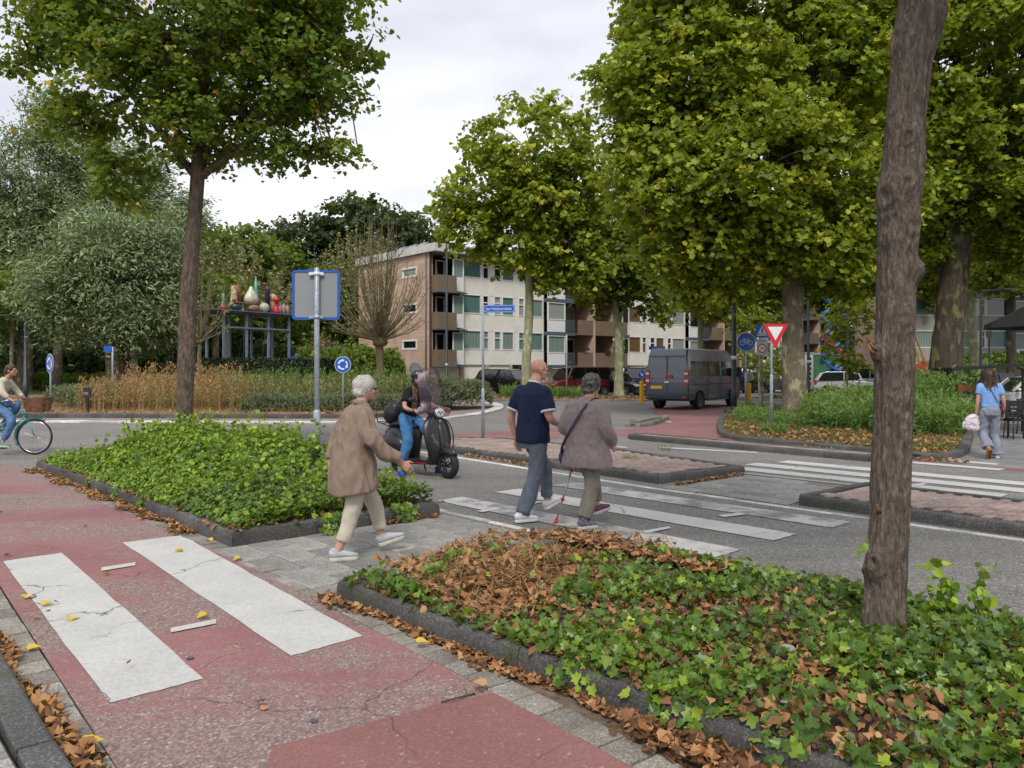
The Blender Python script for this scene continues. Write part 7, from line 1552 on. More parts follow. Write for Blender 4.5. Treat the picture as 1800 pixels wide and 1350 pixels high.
def ell_tube(mb, rows, ref=(1, 0, 0), n=20):
    """rows: (x, y, z, rx, ry)"""
    mb.tube([r[:3] for r in rows], 1, n, ell=[(r[3], r[4]) for r in rows], ref=ref); return mb
def ltube(mb, pts, rs, n=14, e=True):
    P = resample(catmull(pts, 5), .03); L_ = [0]
    for i in range(1, len(P)): L_.append(L_[-1] + (P[i] - P[i - 1]).length)
    d = [0]
    for i in range(1, len(pts)): d.append(d[-1] + (V(*pts[i]) - V(*pts[i - 1])).length)
    sc_ = d[-1] / L_[-1]; rr = [float(np.interp(l * sc_, d, rs)) for l in L_]; mb.tube(P, rr, n); mb.ball(P[0], rr[0], 10)
    if e: mb.ball(P[-1], rr[-1], 10)
    return mb
def hand(mb, w, d, nrm, side, curl=.5, s=1.0):
    """w wrist, d direction of fingers, nrm palm normal; side +1 puts the thumb along +cross"""
    w, d, nrm = V(*w), V(*d).normalized(), V(*nrm).normalized(); x = d.cross(nrm).normalized() * side
    nrm = x.cross(d) * side
    mb.tube([w - d * .03, w + d * .01, w + d * .05, w + d * .09], 1, 12, ell=[(.026 * s, .019 * s), (.03 * s, .018 * s), (.042 * s, .016 * s), (.041 * s, .014 * s)], ref=tuple(x)); mb.ball(w + d * .05, (.03 * s,) * 3 if False else .022 * s, 8)
    for i, (o, L_) in enumerate(((.031, .068), (.011, .078), (-.010, .072), (-.030, .056))):
        p = w + d * (.085 * s) + x * (o * s); a = curl * .5; pts = [p - d * .02]; dd = d.copy()
        for k in range(3):
            dd = (dd * math.cos(a) + nrm * math.sin(a)).normalized() if k == 0 else (dd + nrm * math.tan(min(1.3, curl)) * .9).normalized(); pts.append(pts[-1] + dd * (L_ * s * (.5, .32, .26)[k] + (.02 if k == 0 else 0)))
        mb.tube(pts, [.0105 * s, .010 * s, .009 * s, .0075 * s], 8); mb.ball(pts[-1], .0078 * s, 6)
    p = w + d * .03 + x * .026 * s; t = (x * .75 + d * .6 + nrm * .4 * curl).normalized(); q = p + t * .045 * s; t2 = (t * .4 + d + nrm * .5 * curl).normalized(); mb.tube([p - t * .01, q, q + t2 * .034 * s], [.014 * s, .012 * s, .008 * s], 8); mb.ball(q + t2 * .034 * s, .009 * s, 6)
def head(mb, c, yaw=0, pitch=0, s=1.0, nose=1.0, jaw=1.0):
    M = Matrix.Translation(V(*c)) @ Matrix.Rotation(yaw, 4, 'Z') @ Matrix.Rotation(pitch, 4, 'X') @ Matrix.Scale(s, 4); B = lambda p, r: mb.ball(M @ V(*p), r if not isinstance(r, tuple) else tuple(q * s for q in r), 14, M=M.to_3x3().to_4x4() if isinstance(r, tuple) else None)
    R3 = Matrix.Rotation(yaw, 4, 'Z') @ Matrix.Rotation(pitch, 4, 'X')
    def E_(p, r): mb.ball(M @ V(*p), tuple(q * s for q in r), 16, M=R3)
    E_((0, -.012, .035), (.076, .094, .088)); E_((0, .022, -.015), (.064, .068, .085)); E_((0, .038, -.062 * jaw), (.046, .046, .042)); E_((0, .075, -.083), (.022, .018, .018)); E_((0, .082, .028), (.052, .016, .014))
    mb.tube([M @ V(0, .086, .022), M @ V(0, .102 * 1.0, -.002), M @ V(0, .112, -.022)], [.008 * s, .0105 * s, .015 * s], 8); E_((0, .108, -.024), (.017, .013, .010)); E_((0, .086, -.052), (.025, .014, .007)); E_((0, .085, -.062), (.021, .012, .007))
    for k in (-1, 1): E_((k * .037, .062, -.018), (.022, .024, .022)); E_((k * .079, -.008, -.002), (.008, .02, .032)); E_((k * .082, -.012, .012), (.010, .018, .014))
    return M
def eyes(M, parent, lids=True):
    e = MB()
    for k in (-1, 1): e.ball(M @ V(k * .031, .083, .010), .0105, 10)
    e.build('eye', eye_m, parent)
def strands(name, M, mat, parent, n, length, rx=(.084, .10, .096), c=(0, -.014, .04), droop=.5, wid=.004, zmin=-.35, face=.35, curl=.3, down=0, seg=4, lift=.012):
    """hair: many thin tapered strips lying over the skull"""
    mb = MB(); L3 = M.to_3x3()
    for _ in range(n):
        d = V(*unit(1)[0])
        if d.z < zmin or (d.y > face and d.z < .45): continue
        p = V(c[0] + d.x * rx[0], c[1] + d.y * rx[1], c[2] + d.z * rx[2]); out = V(d.x / rx[0], d.y / rx[1], d.z / rx[2]).normalized(); t = V(random.gauss(0, curl), random.gauss(-.25, curl), -droop + random.gauss(0, curl)); t = (t - out * t.dot(out)); t = t.normalized() if t.length > .01 else V(0, 0, -1)
        L_ = length * random.uniform(.6, 1.2); side_ = t.cross(out).normalized(); vs = []; q = p + out * random.uniform(-.004, .004)
        for k in range(seg + 1):
            w_ = wid * (1 - .75 * (k / seg)); vs += [M @ (q - side_ * w_), M @ (q + side_ * w_)]
            e = V((q.x - c[0]) / rx[0], (q.y - c[1]) / rx[1], (q.z - c[2]) / rx[2]); oo = V(e.x / rx[0], e.y / rx[1], e.z / rx[2]).normalized()
            t = (t + V(0, 0, -1) * (down * k / seg) + out * curl * random.uniform(-.3, .5)); 
            if q.z > c[2] - .04: t = t - oo * t.dot(oo) * .9 + oo * lift * 3 * random.random()
            t.normalize(); q = q + t * (L_ / seg)
        mb.add(vs, [(2 * k, 2 * k + 1, 2 * k + 3, 2 * k + 2) for k in range(seg)], 0, True)
    return mb.build(name, mat, parent, recalc=False)
def shoe(root, ank, yaw, pitch, mat, sole, roll=0, L_=.275, h=.085, name='shoe'):
    """heel under the ankle; local +y to the toe"""
    M = Matrix.Translation(V(*ank)) @ Matrix.Rotation(yaw, 4, 'Z') @ Matrix.Rotation(pitch, 4, 'X') @ Matrix.Translation(V(0, 0, -.085)); m_ = MB()
    out = [(-.03, -.07), (-.036, -.02), (-.03, .05), (-.045, .12), (-.04, .17), (-.015, .2), (.015, .2), (.038, .17), (.042, .11), (.032, .04), (.036, -.02), (.03, -.07), (0, -.082)]
    m_.prism([(x, y * L_ / .282) for x, y in out], 0, .03, M=M); m_.prism([(x * .96, y * L_ / .282 * .98) for x, y in out], -.0, .034, M=M); s_ = bevel(m_.build(name + '_sole', sole, root), .006)
    m_ = MB(); rows = [(-.086, .07, .010, .012), (-.078, .07, .024, .028), (-.065, .07, .030, .036), (-.05, .068, .036, .045), (-.01, .066, .040, .045), (.04, .060, .038, .04), (.09, .052, .042, .03), (.14, .045, .043, .022), (.18, .040, .034, .016), (.197, .036, .015, .010)]
    m_.tube([M @ V(0, y * L_ / .282, z) for y, z, a, b_ in rows], 1, 14, ell=[(a, b_) for y, z, a, b_ in rows], ref=tuple(M.to_3x3() @ V(1, 0, 0))); m_.tube([M @ V(0, -.02, .06), M @ V(0, -.025, .11)], [.042, .040], 12); m_.build(name, mat, root, recalc=False)
    m_ = MB()
    for k in range(4): m_.bar(M @ V(-.018, .03 + k * .018, .101 - k * .007), M @ V(.018, .034 + k * .018, .101 - k * .007), .006, .004)
    m_.build('laces', sole, s_)
def torso_skin(mb, s=1): pass
hw_white = simple('white_hair', (.62, .61, .57), .6, 0, .12, 40); hw_grey = simple('grey_hair', (.14, .13, .125), .6, 0, .45, 40); hw_brown = simple('brown_hair', (.09, .045, .022), .5, 0, .5, 30); hw_blond = simple('light_brown_hair', (.26, .15, .07), .5, 0, .4, 30)
def yaw_of(v): return math.atan2(-v[0], v[1])

# ---- 1: elderly woman in the beige coat
p = G(588, 984); P1 = empty('person', (p.x + .17, p.y + .05, .013), R(-64), 'white haired woman in a beige coat and cream trousers stepping onto the paved walkway', 'person')
b = MB(); HM = head(b, (0, .10, 1.50), R(-6), R(-4), .97); ltube(b, [(0, .035, 1.32), (0, .07, 1.42)], [.055, .05])
ltube(b, [(.17, .02, 1.26), (.235, .13, 1.02), (.235, .35, .86)], [.045, .038, .028]); ltube(b, [(-.17, .02, 1.26), (-.24, -.12, 1.02), (-.22, -.16, .80)], [.045, .038, .028])
ell_tube(b, [(0, 0, .80, .13, .10), (0, .01, .95, .14, .10), (0, .03, 1.15, .13, .10), (0, .035, 1.28, .15, .09), (0, .04, 1.33, .08, .07)])
LEGR = [(.085, 0, .80), (.085, -.04, .45), (.08, -.17, .09)]; LEGL = [(-.085, .02, .80), (-.09, .20, .455), (-.09, .28, .13)]
ltube(b, LEGR, [.085, .055, .035]); ltube(b, LEGL, [.085, .055, .035])
hand(b, (.235, .36, .85), (0.02, .7, -.6), (-1, 0, 0), 1, .5, .95); hand(b, (-.22, -.16, .79), (0, .1, -1), (1, 0, 0), -1, .5, .95)
remesh('body', b, skin, P1, .0075, 2); eyes(HM, P1)
coat = cloth('beige_coat', (.25, .185, .145), .8, .08, 6, 9, .9)
c = MB(); ell_tube(c, [(0, .05, 1.375, .07, .065), (0, .045, 1.345, .10, .085), (0, .035, 1.31, .17, .115), (0, .02, 1.25, .205, .135), (0, .0, 1.12, .22, .155), (0, -.02, .95, .225, .17), (0, -.02, .80, .25, .195), (0, -.01, .66, .265, .215), (0, 0, .60, .265, .22)], n=28)
ltube(c, [(.155, .025, 1.28), (.255, .10, 1.05), (.25, .33, .885)], [.085, .072, .06], e=False); ltube(c, [(-.155, .025, 1.28), (-.26, -.10, 1.05), (-.24, -.15, .86)], [.085, .072, .06], e=False)
remesh('coat', c, coat, P1, .012, 3, .014, 13, .45)
m_ = MB(); 
for k in (-1, 1): m_.tube([(k * .02, .125, 1.30), (k * .055, .105, 1.36), (k * .066, .045, 1.385), (k * .045, -.0, 1.39), (0, -.012, 1.39)], 1, 8, ell=[(.018, .008), (.022, .008), (.022, .009), (.022, .009), (.022, .009)], ref=(0, 0, 1))
m_.build('collar', coat, P1, recalc=False)
cream_t = cloth('cream_trousers', (.50, .45, .37), .85, .06, 8, 11, .6)
t = MB(); ell_tube(t, [(0, 0, .90, .155, .13), (0, 0, .78, .165, .14), (0, .01, .70, .15, .12)])
ltube(t, [LEGR[0], LEGR[1], (.08, -.125, .17)], [.10, .075, .062], e=False); ltube(t, [LEGL[0], LEGL[1], (-.09, .268, .215)], [.10, .075, .062], e=False); remesh('trousers', t, cream_t, P1, .011, 3, .007, 14, .6)
sh_w = simple('pale_shoe', (.45, .46, .50), .6); sole_w = simple('pale_sole', (.55, .56, .46), .7); shoe(P1, (.08, -.17, .085), 0, 0, sh_w, sole_w, L_=.26); shoe(P1, (-.09, .30, .150), 0, R(14), sh_w, sole_w, L_=.26)
cap = MB(); Rm = HM.to_3x3(); cap.ball(HM @ V(0, -.02, .05), (.084, .098, .085), 20, M=Rm.to_4x4()); cap.ball(HM @ V(0, -.05, -.005), (.074, .062, .075), 16, M=Rm.to_4x4()); remesh('hair', cap, hw_white, P1, .009, 2, .006, 30, 1)
strands('hair_strands', HM, hw_white, P1, 2600, .075, rx=(.086, .102, .092), droop=.7, curl=.25, wid=.003, zmin=-.75, face=.42, lift=.02)
m_ = MB(); g_ = [HM @ V(x, y, z) for x, y, z in ((-.074, .0, .02), (-.07, .085, .012), (-.035, .10, .008), (0, .105, .016), (.035, .10, .008), (.07, .085, .012), (.074, .0, .02))]; m_.tube(g_, .0025, 5); m_.build('glasses', black, P1)

# ---- 2: bald man in navy t-shirt
p = G(918, 918); P2_ = empty('person', (p.x + .12, p.y + .16, .012), R(-50), 'bald man in a navy t-shirt and grey jeans walking over the crossing', 'person')
b = MB(); HM = head(b, (0, .10, 1.665), R(-22), R(-10), 1.03); ltube(b, [(0, .0, 1.46), (0, .05, 1.575)], [.068, .062])
ltube(b, [(.20, -.01, 1.42), (.27, .02, 1.14), (.22, .30, 1.05)], [.055, .045, .032]); ltube(b, [(-.20, -.01, 1.42), (-.28, -.08, 1.15), (-.27, -.02, .90)], [.055, .045, .032])
ell_tube(b, [(0, 0, .88, .14, .10), (0, 0, 1.05, .14, .105), (0, 0, 1.25, .17, .11), (0, -.01, 1.40, .17, .09), (0, 0, 1.47, .09, .07)])
LEGR = [(.09, 0, .92), (.09, -.04, .50), (.09, -.24, .09)]; LEGL = [(-.09, .02, .92), (-.10, .27, .53), (-.10, .31, .15)]
ltube(b, LEGR, [.09, .06, .04]); ltube(b, LEGL, [.09, .06, .04]); hand(b, (.215, .31, 1.045), (-.15, .9, -.15), (-1, 0, -.2), 1, .8); hand(b, (-.27, -.02, .89), (0, .15, -1), (1, 0, 0), -1, .5)
remesh('body', b, skin, P2_, .0078, 2); eyes(HM, P2_)
navy = cloth('navy_tshirt', (.012, .018, .05), .8, .15, 8, 8, .5); c = MB()
ell_tube(c, [(0, .015, 1.53, .07, .065), (0, .01, 1.50, .11, .08), (0, 0, 1.465, .19, .10), (0, -.01, 1.40, .215, .125), (0, 0, 1.25, .215, .14), (0, .005, 1.08, .208, .152), (0, -.005, .93, .215, .165), (0, -.005, .86, .218, .168)], n=28)
ltube(c, [(.185, -.005, 1.42), (.255, .0, 1.22)], [.088, .082], e=False); ltube(c, [(-.185, -.005, 1.42), (-.26, -.06, 1.22)], [.088, .082], e=False); remesh('t_shirt', c, navy, P2_, .011, 3, .008, 11, .6)
m_ = MB(); wh = simple('white_trim', (.6, .62, .68), .8); m_.tube([(.252, .0, 1.232), (.258, .0, 1.208)], .087, 16); m_.tube([(-.257, -.055, 1.232), (-.264, -.062, 1.208)], .087, 16); m_.build('sleeve_trim', wh, P2_); MB().tube([(0, .015, 1.525), (0, .02, 1.545)], 1, 18, ell=[(.076, .072), (.070, .068)], ref=(1, 0, 0)).build('neck_trim', wh, P2_)
jean = cloth('grey_jeans', (.12, .14, .18), .85, .15, 7, 11, .7); t = MB(); ell_tube(t, [(0, 0, .98, .155, .115), (0, -.01, .90, .175, .132), (0, -.01, .80, .165, .13)]); ltube(t, [LEGR[0], LEGR[1], (.09, -.235, .10)], [.11, .082, .075], e=False); ltube(t, [LEGL[0], LEGL[1], (-.10, .305, .20)], [.11, .082, .07], e=False); remesh('jeans', t, jean, P2_, .011, 3, .009, 13, .6)
m_ = MB()
for k in (-1, 1): m_.cbox((k * .085, -.147, .86), (.11, .006, .12))
wsh = simple('white_shoe', (.72, .72, .74), .6, 0, .05); shoe(P2_, (.09, -.24, .085), R(-12), 0, wsh, wsh, L_=.29); shoe(P2_, (-.10, .33, .155), 0, R(18), wsh, wsh, L_=.29)
strands('short_hair', HM, simple('stubble_hair', (.3, .2, .15), .7), P2_, 500, .012, rx=(.079, .098, .092), c=(0, -.012, .032), zmin=-.6, face=-.1, wid=.0012, curl=.4)
m_ = MB(); m_.tube([HM @ V(x, y, z) for x, y, z in ((-.074, -.01, .02), (-.07, .085, .012), (-.035, .10, .008), (0, .105, .016), (.035, .10, .008), (.07, .085, .012), (.074, -.01, .02))], .002, 5); m_.build('glasses', simple('steel_frame', (.2, .2, .2), .3, .6), P2_)

# ---- 3: woman in the mauve coat with a crutch
p = G(1027, 930); P3_ = empty('person', (p.x + .04, p.y + .12, .012), R(-42), 'grey haired woman in a crinkled mauve coat walking with a red crutch', 'person')
b = MB(); HM = head(b, (0, .09, 1.50), R(-10), R(-8), .97); ltube(b, [(0, .02, 1.32), (0, .06, 1.42)], [.055, .05])
ltube(b, [(.17, .0, 1.27), (.25, -.02, 1.0), (.20, .17, .86)], [.045, .038, .028]); ltube(b, [(-.17, .0, 1.27), (-.25, -.03, 1.02), (-.26, .20, .98)], [.045, .038, .028])
ell_tube(b, [(0, 0, .80, .13, .10), (0, 0, 1.0, .14, .11), (0, 0, 1.2, .15, .10), (0, .02, 1.32, .1, .08)])
LEGR = [(.085, 0, .80), (.085, -.03, .43), (.085, -.17, .09)]; LEGL = [(-.085, .02, .80), (-.09, .23, .47), (-.09, .30, .15)]
ltube(b, LEGR, [.085, .055, .035]); ltube(b, LEGL, [.085, .055, .035]); hand(b, (.20, .18, .855), (-.1, .9, -.4), (-1, 0, 0), 1, .7, .92); hand(b, (-.262, .205, .975), (.1, .8, .1), (1, 0, -.3), -1, 1.1, .92)
remesh('body', b, skin, P3_, .0078, 2); eyes(HM, P3_)
mauve = cloth('mauve_coat', (.255, .205, .205), .6, .07, 16, 20, .8); c = MB()
ell_tube(c, [(0, .04, 1.385, .07, .065), (0, .035, 1.35, .11, .09), (0, .015, 1.30, .19, .125), (0, 0, 1.22, .225, .15), (0, 0, 1.05, .24, .165), (0, 0, .88, .255, .185), (0, 0, .72, .285, .21), (0, .0, .64, .295, .215)], n=28)
ltube(c, [(.165, .0, 1.28), (.27, -.02, 1.04), (.235, .13, .91)], [.088, .078, .068], e=False); ltube(c, [(-.165, .0, 1.28), (-.27, -.04, 1.05), (-.265, .14, 1.0)], [.088, .078, .07], e=False); remesh('coat', c, mauve, P3_, .0105, 2, .008, 20, .35)
tau = cloth('taupe_trousers', (.20, .175, .145), .85, .1, 8, 11, .6); t = MB(); ell_tube(t, [(0, 0, .88, .155, .13), (0, 0, .78, .165, .14), (0, .01, .70, .15, .12)]); ltube(t, [LEGR[0], LEGR[1], (.085, -.165, .12)], [.10, .078, .07], e=False); ltube(t, [LEGL[0], LEGL[1], (-.09, .30, .23)], [.10, .078, .066], e=False); remesh('trousers', t, tau, P3_, .011, 3, .008, 14, .6)
sg = simple('slate_shoe', (.12, .13, .17), .7); ss = simple('pink_white_sole', (.6, .55, .58), .6); shoe(P3_, (.085, -.17, .085), R(-14), 0, sg, ss, L_=.26); shoe(P3_, (-.09, .32, .165), R(-8), R(10), simple('plum_shoe', (.16, .05, .09), .7), ss, L_=.26)
cap = MB(); cap.ball(HM @ V(0, -.022, .045), (.092, .106, .092), 20); cap.ball(HM @ V(0, -.05, -.02), (.082, .066, .075), 16); remesh('hair', cap, hw_grey, P3_, .009, 1, .011, 34, 1); strands('hair_strands', HM, hw_grey, P3_, 3600, .05, rx=(.094, .11, .098), droop=.2, curl=.8, wid=.0035, zmin=-.8, face=.45, lift=.05)
strp = simple('purple_strap', (.05, .025, .06), .6); m_ = MB(); pts = [(.10, .09, 1.34), (.09, .0, 1.37), (.06, -.13, 1.28), (-.02, -.185, 1.12), (-.12, -.20, .96), (-.22, -.16, .82), (-.27, -.06, .76)]; m_.tube(catmull(pts, 4), 1, 8, ell=[(.017, .005)] * 25, ref=(1, .3, .9)); bagp = empty('shoulder_bag', (0, 0, 0), 0); bagp.location = P3_.matrix_world @ V(0, 0, 0); bpy.data.objects.remove(bagp)
Mp = Matrix.Translation(P3_.location) @ Matrix.Rotation(P3_.rotation_euler.z, 4, 'Z'); bagp = empty('shoulder_bag', tuple(P3_.location), P3_.rotation_euler.z, 'dark purple shoulder bag hanging across the mauve coat', 'bag'); m_.build('strap', strp, bagp, recalc=False); m_ = MB().ball((-.285, -.0, .72), (.05, .12, .10), 14); m_.build('bag_body', strp, bagp)
# crutch
cru = empty('crutch', tuple(P3_.location), P3_.rotation_euler.z, 'red and silver forearm crutch planted on the road crossing', 'crutch'); redp_ = simple('crutch_red', (.5, .01, .03), .4, 0, .04); tip = V(-.30, .02, .0); hdl = V(-.265, .28, .97)
tipw = G(976, 921); tip = Mp.inverted() @ tipw; hp = V(-.262, .285, .985); ax_ = (hp - tip).normalized()
MB().tube([tip + ax_ * .05, hp - ax_ * .22], .011, 10).build('shaft', simple('crutch_alu', (.5, .5, .51), .3, .8), cru); MB().tube([tip, tip + ax_ * .03, tip + ax_ * .07], [.026, .02, .014], 12).build('rubber_foot', redp_, cru)
for f in (.28, .62): MB().tube([tip + ax_ * f - ax_ * .015, tip + ax_ * f + ax_ * .015], .02, 12).build('clip_ring', redp_, cru)
m_ = MB().tube([hp - ax_ * .24, hp - ax_ * .1, hp + ax_ * .02, hp + ax_ * .1 + V(0, -.05, 0), hp + ax_ * .22 + V(0, -.1, 0)], [.017, .019, .018, .017, .016], 10); m_.tube([hp - ax_ * .02, hp + V(.0, .08, .01)], .015, 8); m_.build('handle', redp_, cru)
m_ = MB(); c0 = hp + ax_ * .22 + V(0, -.1, 0); m_.tube([c0 + V(.055 * math.cos(a), .055 * math.sin(a) - .0, 0) for a in np.linspace(.9, 5.4, 12)], 1, 8, ell=[(.008, .03)] * 12, ref=(1, 0, 0)); m_.build('arm_cuff', redp_, cru)

# ---- 4: woman in light blue at the right
p = G(1755, 806); P4_ = empty('person', (p.x - .12, p.y + .08, .012), R(-12), 'long haired woman in a light blue t-shirt and flared grey jeans seen from behind', 'person')
b = MB(); HM = head(b, (0, .05, 1.56), R(0), R(-4), .96); ltube(b, [(0, 0, 1.38), (0, .03, 1.48)], [.05, .045])
ltube(b, [(.165, .0, 1.33), (.23, -.03, 1.08), (.27, .07, .86)], [.042, .036, .026]); ltube(b, [(-.165, .0, 1.33), (-.21, -.02, 1.07), (-.22, .03, .84)], [.042, .036, .026])
ell_tube(b, [(0, 0, .82, .14, .10), (0, 0, 1.0, .12, .09), (0, 0, 1.2, .14, .09), (0, 0, 1.33, .14, .08), (0, 0, 1.39, .07, .06)])
LEGR = [(.09, 0, .85), (.10, .04, .46), (.10, -.06, .09)]; LEGL = [(-.09, 0, .85), (-.10, .05, .47), (-.10, -.26, .20)]
ltube(b, LEGR, [.09, .055, .035]); ltube(b, LEGL, [.09, .055, .035]); hand(b, (.27, .07, .85), (.02, .2, -1), (-1, 0, 0), 1, .6, .95); hand(b, (-.22, .03, .83), (0, .1, -1), (1, 0, 0), -1, 1.0, .95); remesh('body', b, skin, P4_, .008, 2); eyes(HM, P4_)
lb_m = cloth('light_blue_tshirt', (.19, .36, .68), .85, .08, 8, 10, .5); c = MB(); ell_tube(c, [(0, .01, 1.44, .065, .06), (0, .005, 1.41, .10, .075), (0, 0, 1.375, .16, .09), (0, 0, 1.31, .18, .11), (0, 0, 1.15, .165, .12), (0, 0, 1.02, .165, .115), (0, 0, .965, .17, .12)], n=26); ltube(c, [(.15, 0, 1.34), (.20, -.015, 1.20)], [.075, .068], e=False); ltube(c, [(-.15, 0, 1.34), (-.19, -.01, 1.20)], [.075, .068], e=False); remesh('t_shirt', c, lb_m, P4_, .011, 3, .007, 11, .6)
gj = cloth('grey_flared_jeans', (.22, .24, .30), .85, .12, 7, 12, .7); t = MB(); ell_tube(t, [(0, 0, 1.0, .145, .11), (0, -.01, .90, .175, .135), (0, -.01, .80, .17, .13)]); ltube(t, [LEGR[0], LEGR[1], (.10, -.02, .25), (.10, -.05, .06)], [.105, .078, .085, .115], e=False); ltube(t, [LEGL[0], LEGL[1], (-.10, -.12, .32), (-.10, -.2, .20)], [.105, .078, .085, .10], e=False); remesh('jeans', t, gj, P4_, .011, 3, .010, 12, .6)
tan = simple('tan_sole', (.36, .16, .06), .7); shoe(P4_, (.10, -.06, .085), 0, 0, simple('pale_trainer', (.5, .55, .62), .6), wsh, L_=.25); shoe(P4_, (-.10, -.25, .16), 0, R(-62), tan, tan, L_=.25)
hcap = MB(); ell_tube(hcap, [(0, .05, 1.67, .045, .05), (0, .035, 1.64, .08, .09), (0, .02, 1.58, .095, .105), (0, -.0, 1.50, .10, .09), (0, -.03, 1.42, .115, .07), (0, -.05, 1.33, .12, .055), (.0, -.07, 1.24, .09, .04), (0, -.08, 1.20, .04, .02)], n=20); remesh('hair', hcap, hw_brown, P4_, .01, 2, .007, 26, .25)
strands('hair_strands', HM, hw_brown, P4_, 1500, .34, rx=(.09, .10, .09), droop=.8, curl=.12, wid=.004, zmin=-.1, face=.2, down=1.2, seg=6, lift=.03)
Mq = (tuple(P4_.location), P4_.rotation_euler.z); bb = empty('shoulder_bag', *Mq, 'brown red shoulder bag on the right hip of the woman in light blue', 'bag'); brm = simple('brown_leather', (.10, .03, .025), .5); MB().ball((.215, .0, .90), (.05, .10, .085), 14).build('bag_body', brm, bb); MB().tube(catmull([V(-.09, .06, 1.41), V(-.08, -.03, 1.43), V(-.02, -.12, 1.30), V(.07, -.128, 1.12), V(.16, -.10, .99), V(.21, -.02, .93)], 4), .008, 6).build('strap', simple('violet_strap', (.12, .10, .25), .6), bb)
jk = empty('folded_jacket', *Mq, 'pink and white striped jacket carried in the left hand of the woman in light blue', 'jacket'); m_ = MB(); m_.ball((-.27, .03, .67), (.13, .08, .15), 20); m_.ball((-.36, .04, .60), (.10, .07, .09), 14); m_.ball((-.24, .03, .56), (.10, .06, .07), 14); m_.tube([(-.22, .03, .80), (-.25, .03, .70)], [.04, .09], 10); remesh('cloth_bundle', m_, cloth('pink_stripes', (.62, .50, .56), .85, .05, 6, 14, .8, ((.70, .66, .70), 9)), jk, .011, 2, .016, 18, .6)

# ---- 5: rider on the scooter
Sc = (tuple(s_.location), s_.rotation_euler.z - PI / 2)      # local +y is the scooter's forward
P5_ = empty('person', *Sc, 'scooter rider in a dark helmet, black t-shirt and blue jeans with feet on the road', 'person'); FX = lambda x, y, z: (x, y, z)
b = MB(); HM = head(b, (0.02, -.10, 1.545), R(-28), R(-4), .95); ltube(b, [(0, -.17, 1.36), (0, -.13, 1.46)], [.05, .047])
ltube(b, [(.165, -.17, 1.31), (.27, -.10, 1.10), (.33, .17, 1.045)], [.042, .036, .026]); ltube(b, [(-.165, -.17, 1.31), (-.27, -.08, 1.10), (-.33, .18, 1.045)], [.042, .036, .026])
ell_tube(b, [(0, -.36, .86, .14, .11), (0, -.33, 1.0, .12, .095), (0, -.25, 1.18, .14, .09), (0, -.18, 1.32, .14, .08), (0, -.17, 1.37, .07, .06)])
LEGR = [(.09, -.34, .88), (.24, -.06, .52), (.33, -.14, .09)]; LEGL = [(-.09, -.34, .88), (-.22, .0, .56), (-.30, .06, .09)]
ltube(b, LEGR, [.085, .052, .034]); ltube(b, LEGL, [.085, .052, .034]); hand(b, (.33, .18, 1.05), (-.1, .8, .1), (0, -.1, -1), 1, 1.2, .92); hand(b, (-.33, .19, 1.05), (.1, .8, .1), (0, -.1, -1), -1, 1.2, .92); remesh('body', b, skin, P5_, .008, 2); eyes(HM, P5_)
bt = cloth('black_tshirt', (.012, .012, .015), .8, .1); c = MB(); ell_tube(c, [(0, -.155, 1.43, .065, .06), (0, -.165, 1.39, .12, .08), (0, -.175, 1.355, .165, .09), (0, -.20, 1.27, .175, .11), (0, -.27, 1.12, .155, .115), (0, -.33, .98, .155, .12), (0, -.35, .93, .16, .125)], n=26); ltube(c, [(.15, -.17, 1.33), (.235, -.12, 1.17)], [.072, .064], e=False); ltube(c, [(-.15, -.17, 1.33), (-.235, -.11, 1.17)], [.072, .064], e=False); remesh('t_shirt', c, bt, P5_, .011, 3, .006, 11, .6)
bj = cloth('blue_jeans', (.055, .17, .36), .85, .25, 6, 12, .7); t = MB(); ell_tube(t, [(0, -.34, .98, .145, .115), (0, -.36, .90, .17, .14), (0, -.34, .82, .16, .13)]); ltube(t, [LEGR[0], LEGR[1], (.33, -.13, .16)], [.11, .082, .07], e=False); ltube(t, [LEGL[0], LEGL[1], (-.30, .055, .16)], [.11, .082, .07], e=False); remesh('jeans', t, bj, P5_, .011, 3, .008, 13, .6)
blsh = simple('blue_shoe', (.02, .09, .5), .5); shoe(P5_, (.33, -.14, .085), R(-14), 0, blsh, blsh, L_=.25); shoe(P5_, (-.30, .06, .085), R(14), 0, blsh, blsh, L_=.25)
hm = MT('helmet_shell', .3, .1, .6); hm.color((.035, .042, .055)); h_ = MB(); Rh = HM.to_3x3().to_4x4(); h_.ball(HM @ V(0, -.01, .045), (.118, .138, .118), 24, M=Rh); h_.tube([HM @ V(0, -.02, .03), HM @ V(0, -.02, -.075)], 1, 20, ell=[(.115, .13), (.10, .115)], ref=tuple(HM.to_3x3() @ V(1, 0, 0)))
hel = empty('helmet', *Sc, 'dark open faced helmet on the head of the scooter rider', 'helmet')
me_ = h_.build('shell_full', hm.m, hel); bm = bmesh.new(); bm.from_mesh(me_.data); Mi = HM.inverted(); dele = [f for f in bm.faces if (lambda q: q.y > .055 and q.z < .055)(Mi @ f.calc_center_median())]; bmesh.ops.delete(bm, geom=dele, context='FACES'); bm.to_mesh(me_.data); bm.free(); me_.name = 'shell'; so2 = me_.modifiers.new('s', 'SOLIDIFY'); so2.thickness = .012
m_ = MB().tube([HM @ V(.10, .0, -.05), HM @ V(.055, .05, -.115), HM @ V(0, .06, -.125), HM @ V(-.055, .05, -.115), HM @ V(-.10, 0, -.05)], .007, 6); m_.build('chin_strap', black, hel)
m_ = MB()
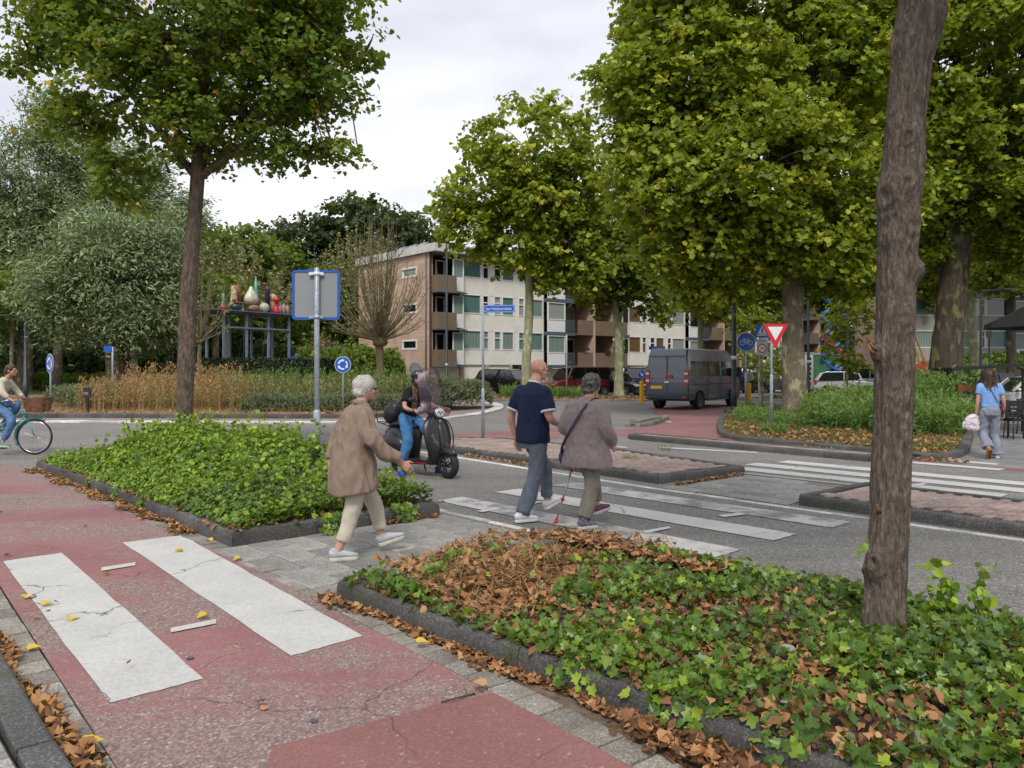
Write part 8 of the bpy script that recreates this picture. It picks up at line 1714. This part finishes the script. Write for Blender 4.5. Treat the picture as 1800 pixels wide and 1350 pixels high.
for _ in range(420):
    x0 = random.uniform(.02, .085); pts = [V(x0, -.10 - random.uniform(0, .05), 1.46), V(x0 + random.uniform(.0, .04), -.10 + random.uniform(-.02, .02), 1.34), V(x0 + random.uniform(-.01, .03), -.12 + random.uniform(-.02, .03), 1.2), V(x0 + random.uniform(-.03, .02), -.14 + random.uniform(-.02, .02), 1.06 + random.uniform(-.03, .05))]; m_.tube(pts, [.003, .003, .003, .001], 3, cap=False)
m_.build('long_hair', hw_blond, P5_, recalc=False); MB().tube([(.325, .12, 1.055), (.327, .135, 1.052)], .031, 12).build('bracelet', simple('gold', (.5, .33, .1), .3, .8), P5_)

# ---- 6: cyclist at the left edge
bl_ = b_.location; P6_ = empty('person', (bl_.x, bl_.y, 0), R(-88), 'cyclist in a cream top and blue jeans riding in at the left edge', 'person')
b = MB(); HM = head(b, (0, .10, 1.66), 0, R(-6), .97); ltube(b, [(0, -.02, 1.46), (0, .05, 1.57)], [.052, .048])
ltube(b, [(.17, -.03, 1.41), (.26, .10, 1.20), (.25, .22, 1.10)], [.044, .037, .027]); ltube(b, [(-.17, -.03, 1.41), (-.26, .10, 1.20), (-.25, .22, 1.10)], [.044, .037, .027])
ell_tube(b, [(0, -.27, .97, .15, .12), (0, -.22, 1.1, .13, .10), (0, -.12, 1.28, .15, .10), (0, -.04, 1.42, .15, .085), (0, -.02, 1.47, .07, .06)]); LEGR = [(.09, -.25, 1.0), (.12, .16, .86), (.11, -.02, .24)]; LEGL = [(-.09, -.25, 1.0), (-.12, .14, .98), (-.11, -.14, .52)]
LEGR = [(.09, -.25, 1.0), (.12, .17, .72), (.11, .0, .26)]
ltube(b, LEGR, [.09, .055, .035]); ltube(b, LEGL, [.09, .055, .035]); hand(b, (.25, .225, 1.10), (.05, -.2, -.2) if False else (.02, .9, -.3), (0, -.2, -1), 1, 1.2, .95); hand(b, (-.25, .225, 1.10), (-.02, .9, -.3), (0, -.2, -1), -1, 1.2, .95); remesh('body', b, skin, P6_, .008, 2); eyes(HM, P6_)
ct = cloth('cream_top', (.55, .5, .4), .85, .08); c = MB(); ell_tube(c, [(0, .0, 1.53, .065, .06), (0, -.01, 1.49, .12, .08), (0, -.03, 1.45, .17, .095), (0, -.08, 1.36, .185, .12), (0, -.16, 1.2, .17, .125), (0, -.24, 1.05, .17, .13), (0, -.27, .98, .17, .13)], n=26); ltube(c, [(.155, -.03, 1.42), (.25, .08, 1.24), (.25, .18, 1.14)], [.075, .062, .045], e=False); ltube(c, [(-.155, -.03, 1.42), (-.25, .08, 1.24), (-.25, .18, 1.14)], [.075, .062, .045], e=False); remesh('top', c, ct, P6_, .011, 3, .006, 11, .6)
t = MB(); ell_tube(t, [(0, -.25, 1.08, .15, .12), (0, -.28, 1.0, .17, .14), (0, -.26, .93, .16, .12)]); ltube(t, [LEGR[0], LEGR[1], (.11, .02, .33)], [.105, .08, .062], e=False); ltube(t, [LEGL[0], LEGL[1], (-.11, -.11, .60)], [.105, .08, .062], e=False); remesh('jeans', t, cloth('light_blue_jeans', (.10, .2, .38), .85, .2), P6_, .011, 3, .008, 13, .6)
tq = simple('turquoise_shoe', (.1, .32, .3), .6); shoe(P6_, (.11, -.02, .255), 0, R(-5), tq, sole_w, L_=.25); shoe(P6_, (-.11, -.15, .52), 0, R(-10), tq, sole_w, L_=.25)
cap = MB(); cap.ball(HM @ V(0, -.022, .045), (.088, .102, .088), 18); cap.ball(HM @ V(0, -.07, -.03), (.07, .05, .09), 14); remesh('hair', cap, hw_brown, P6_, .009, 2, .007, 26, .5)
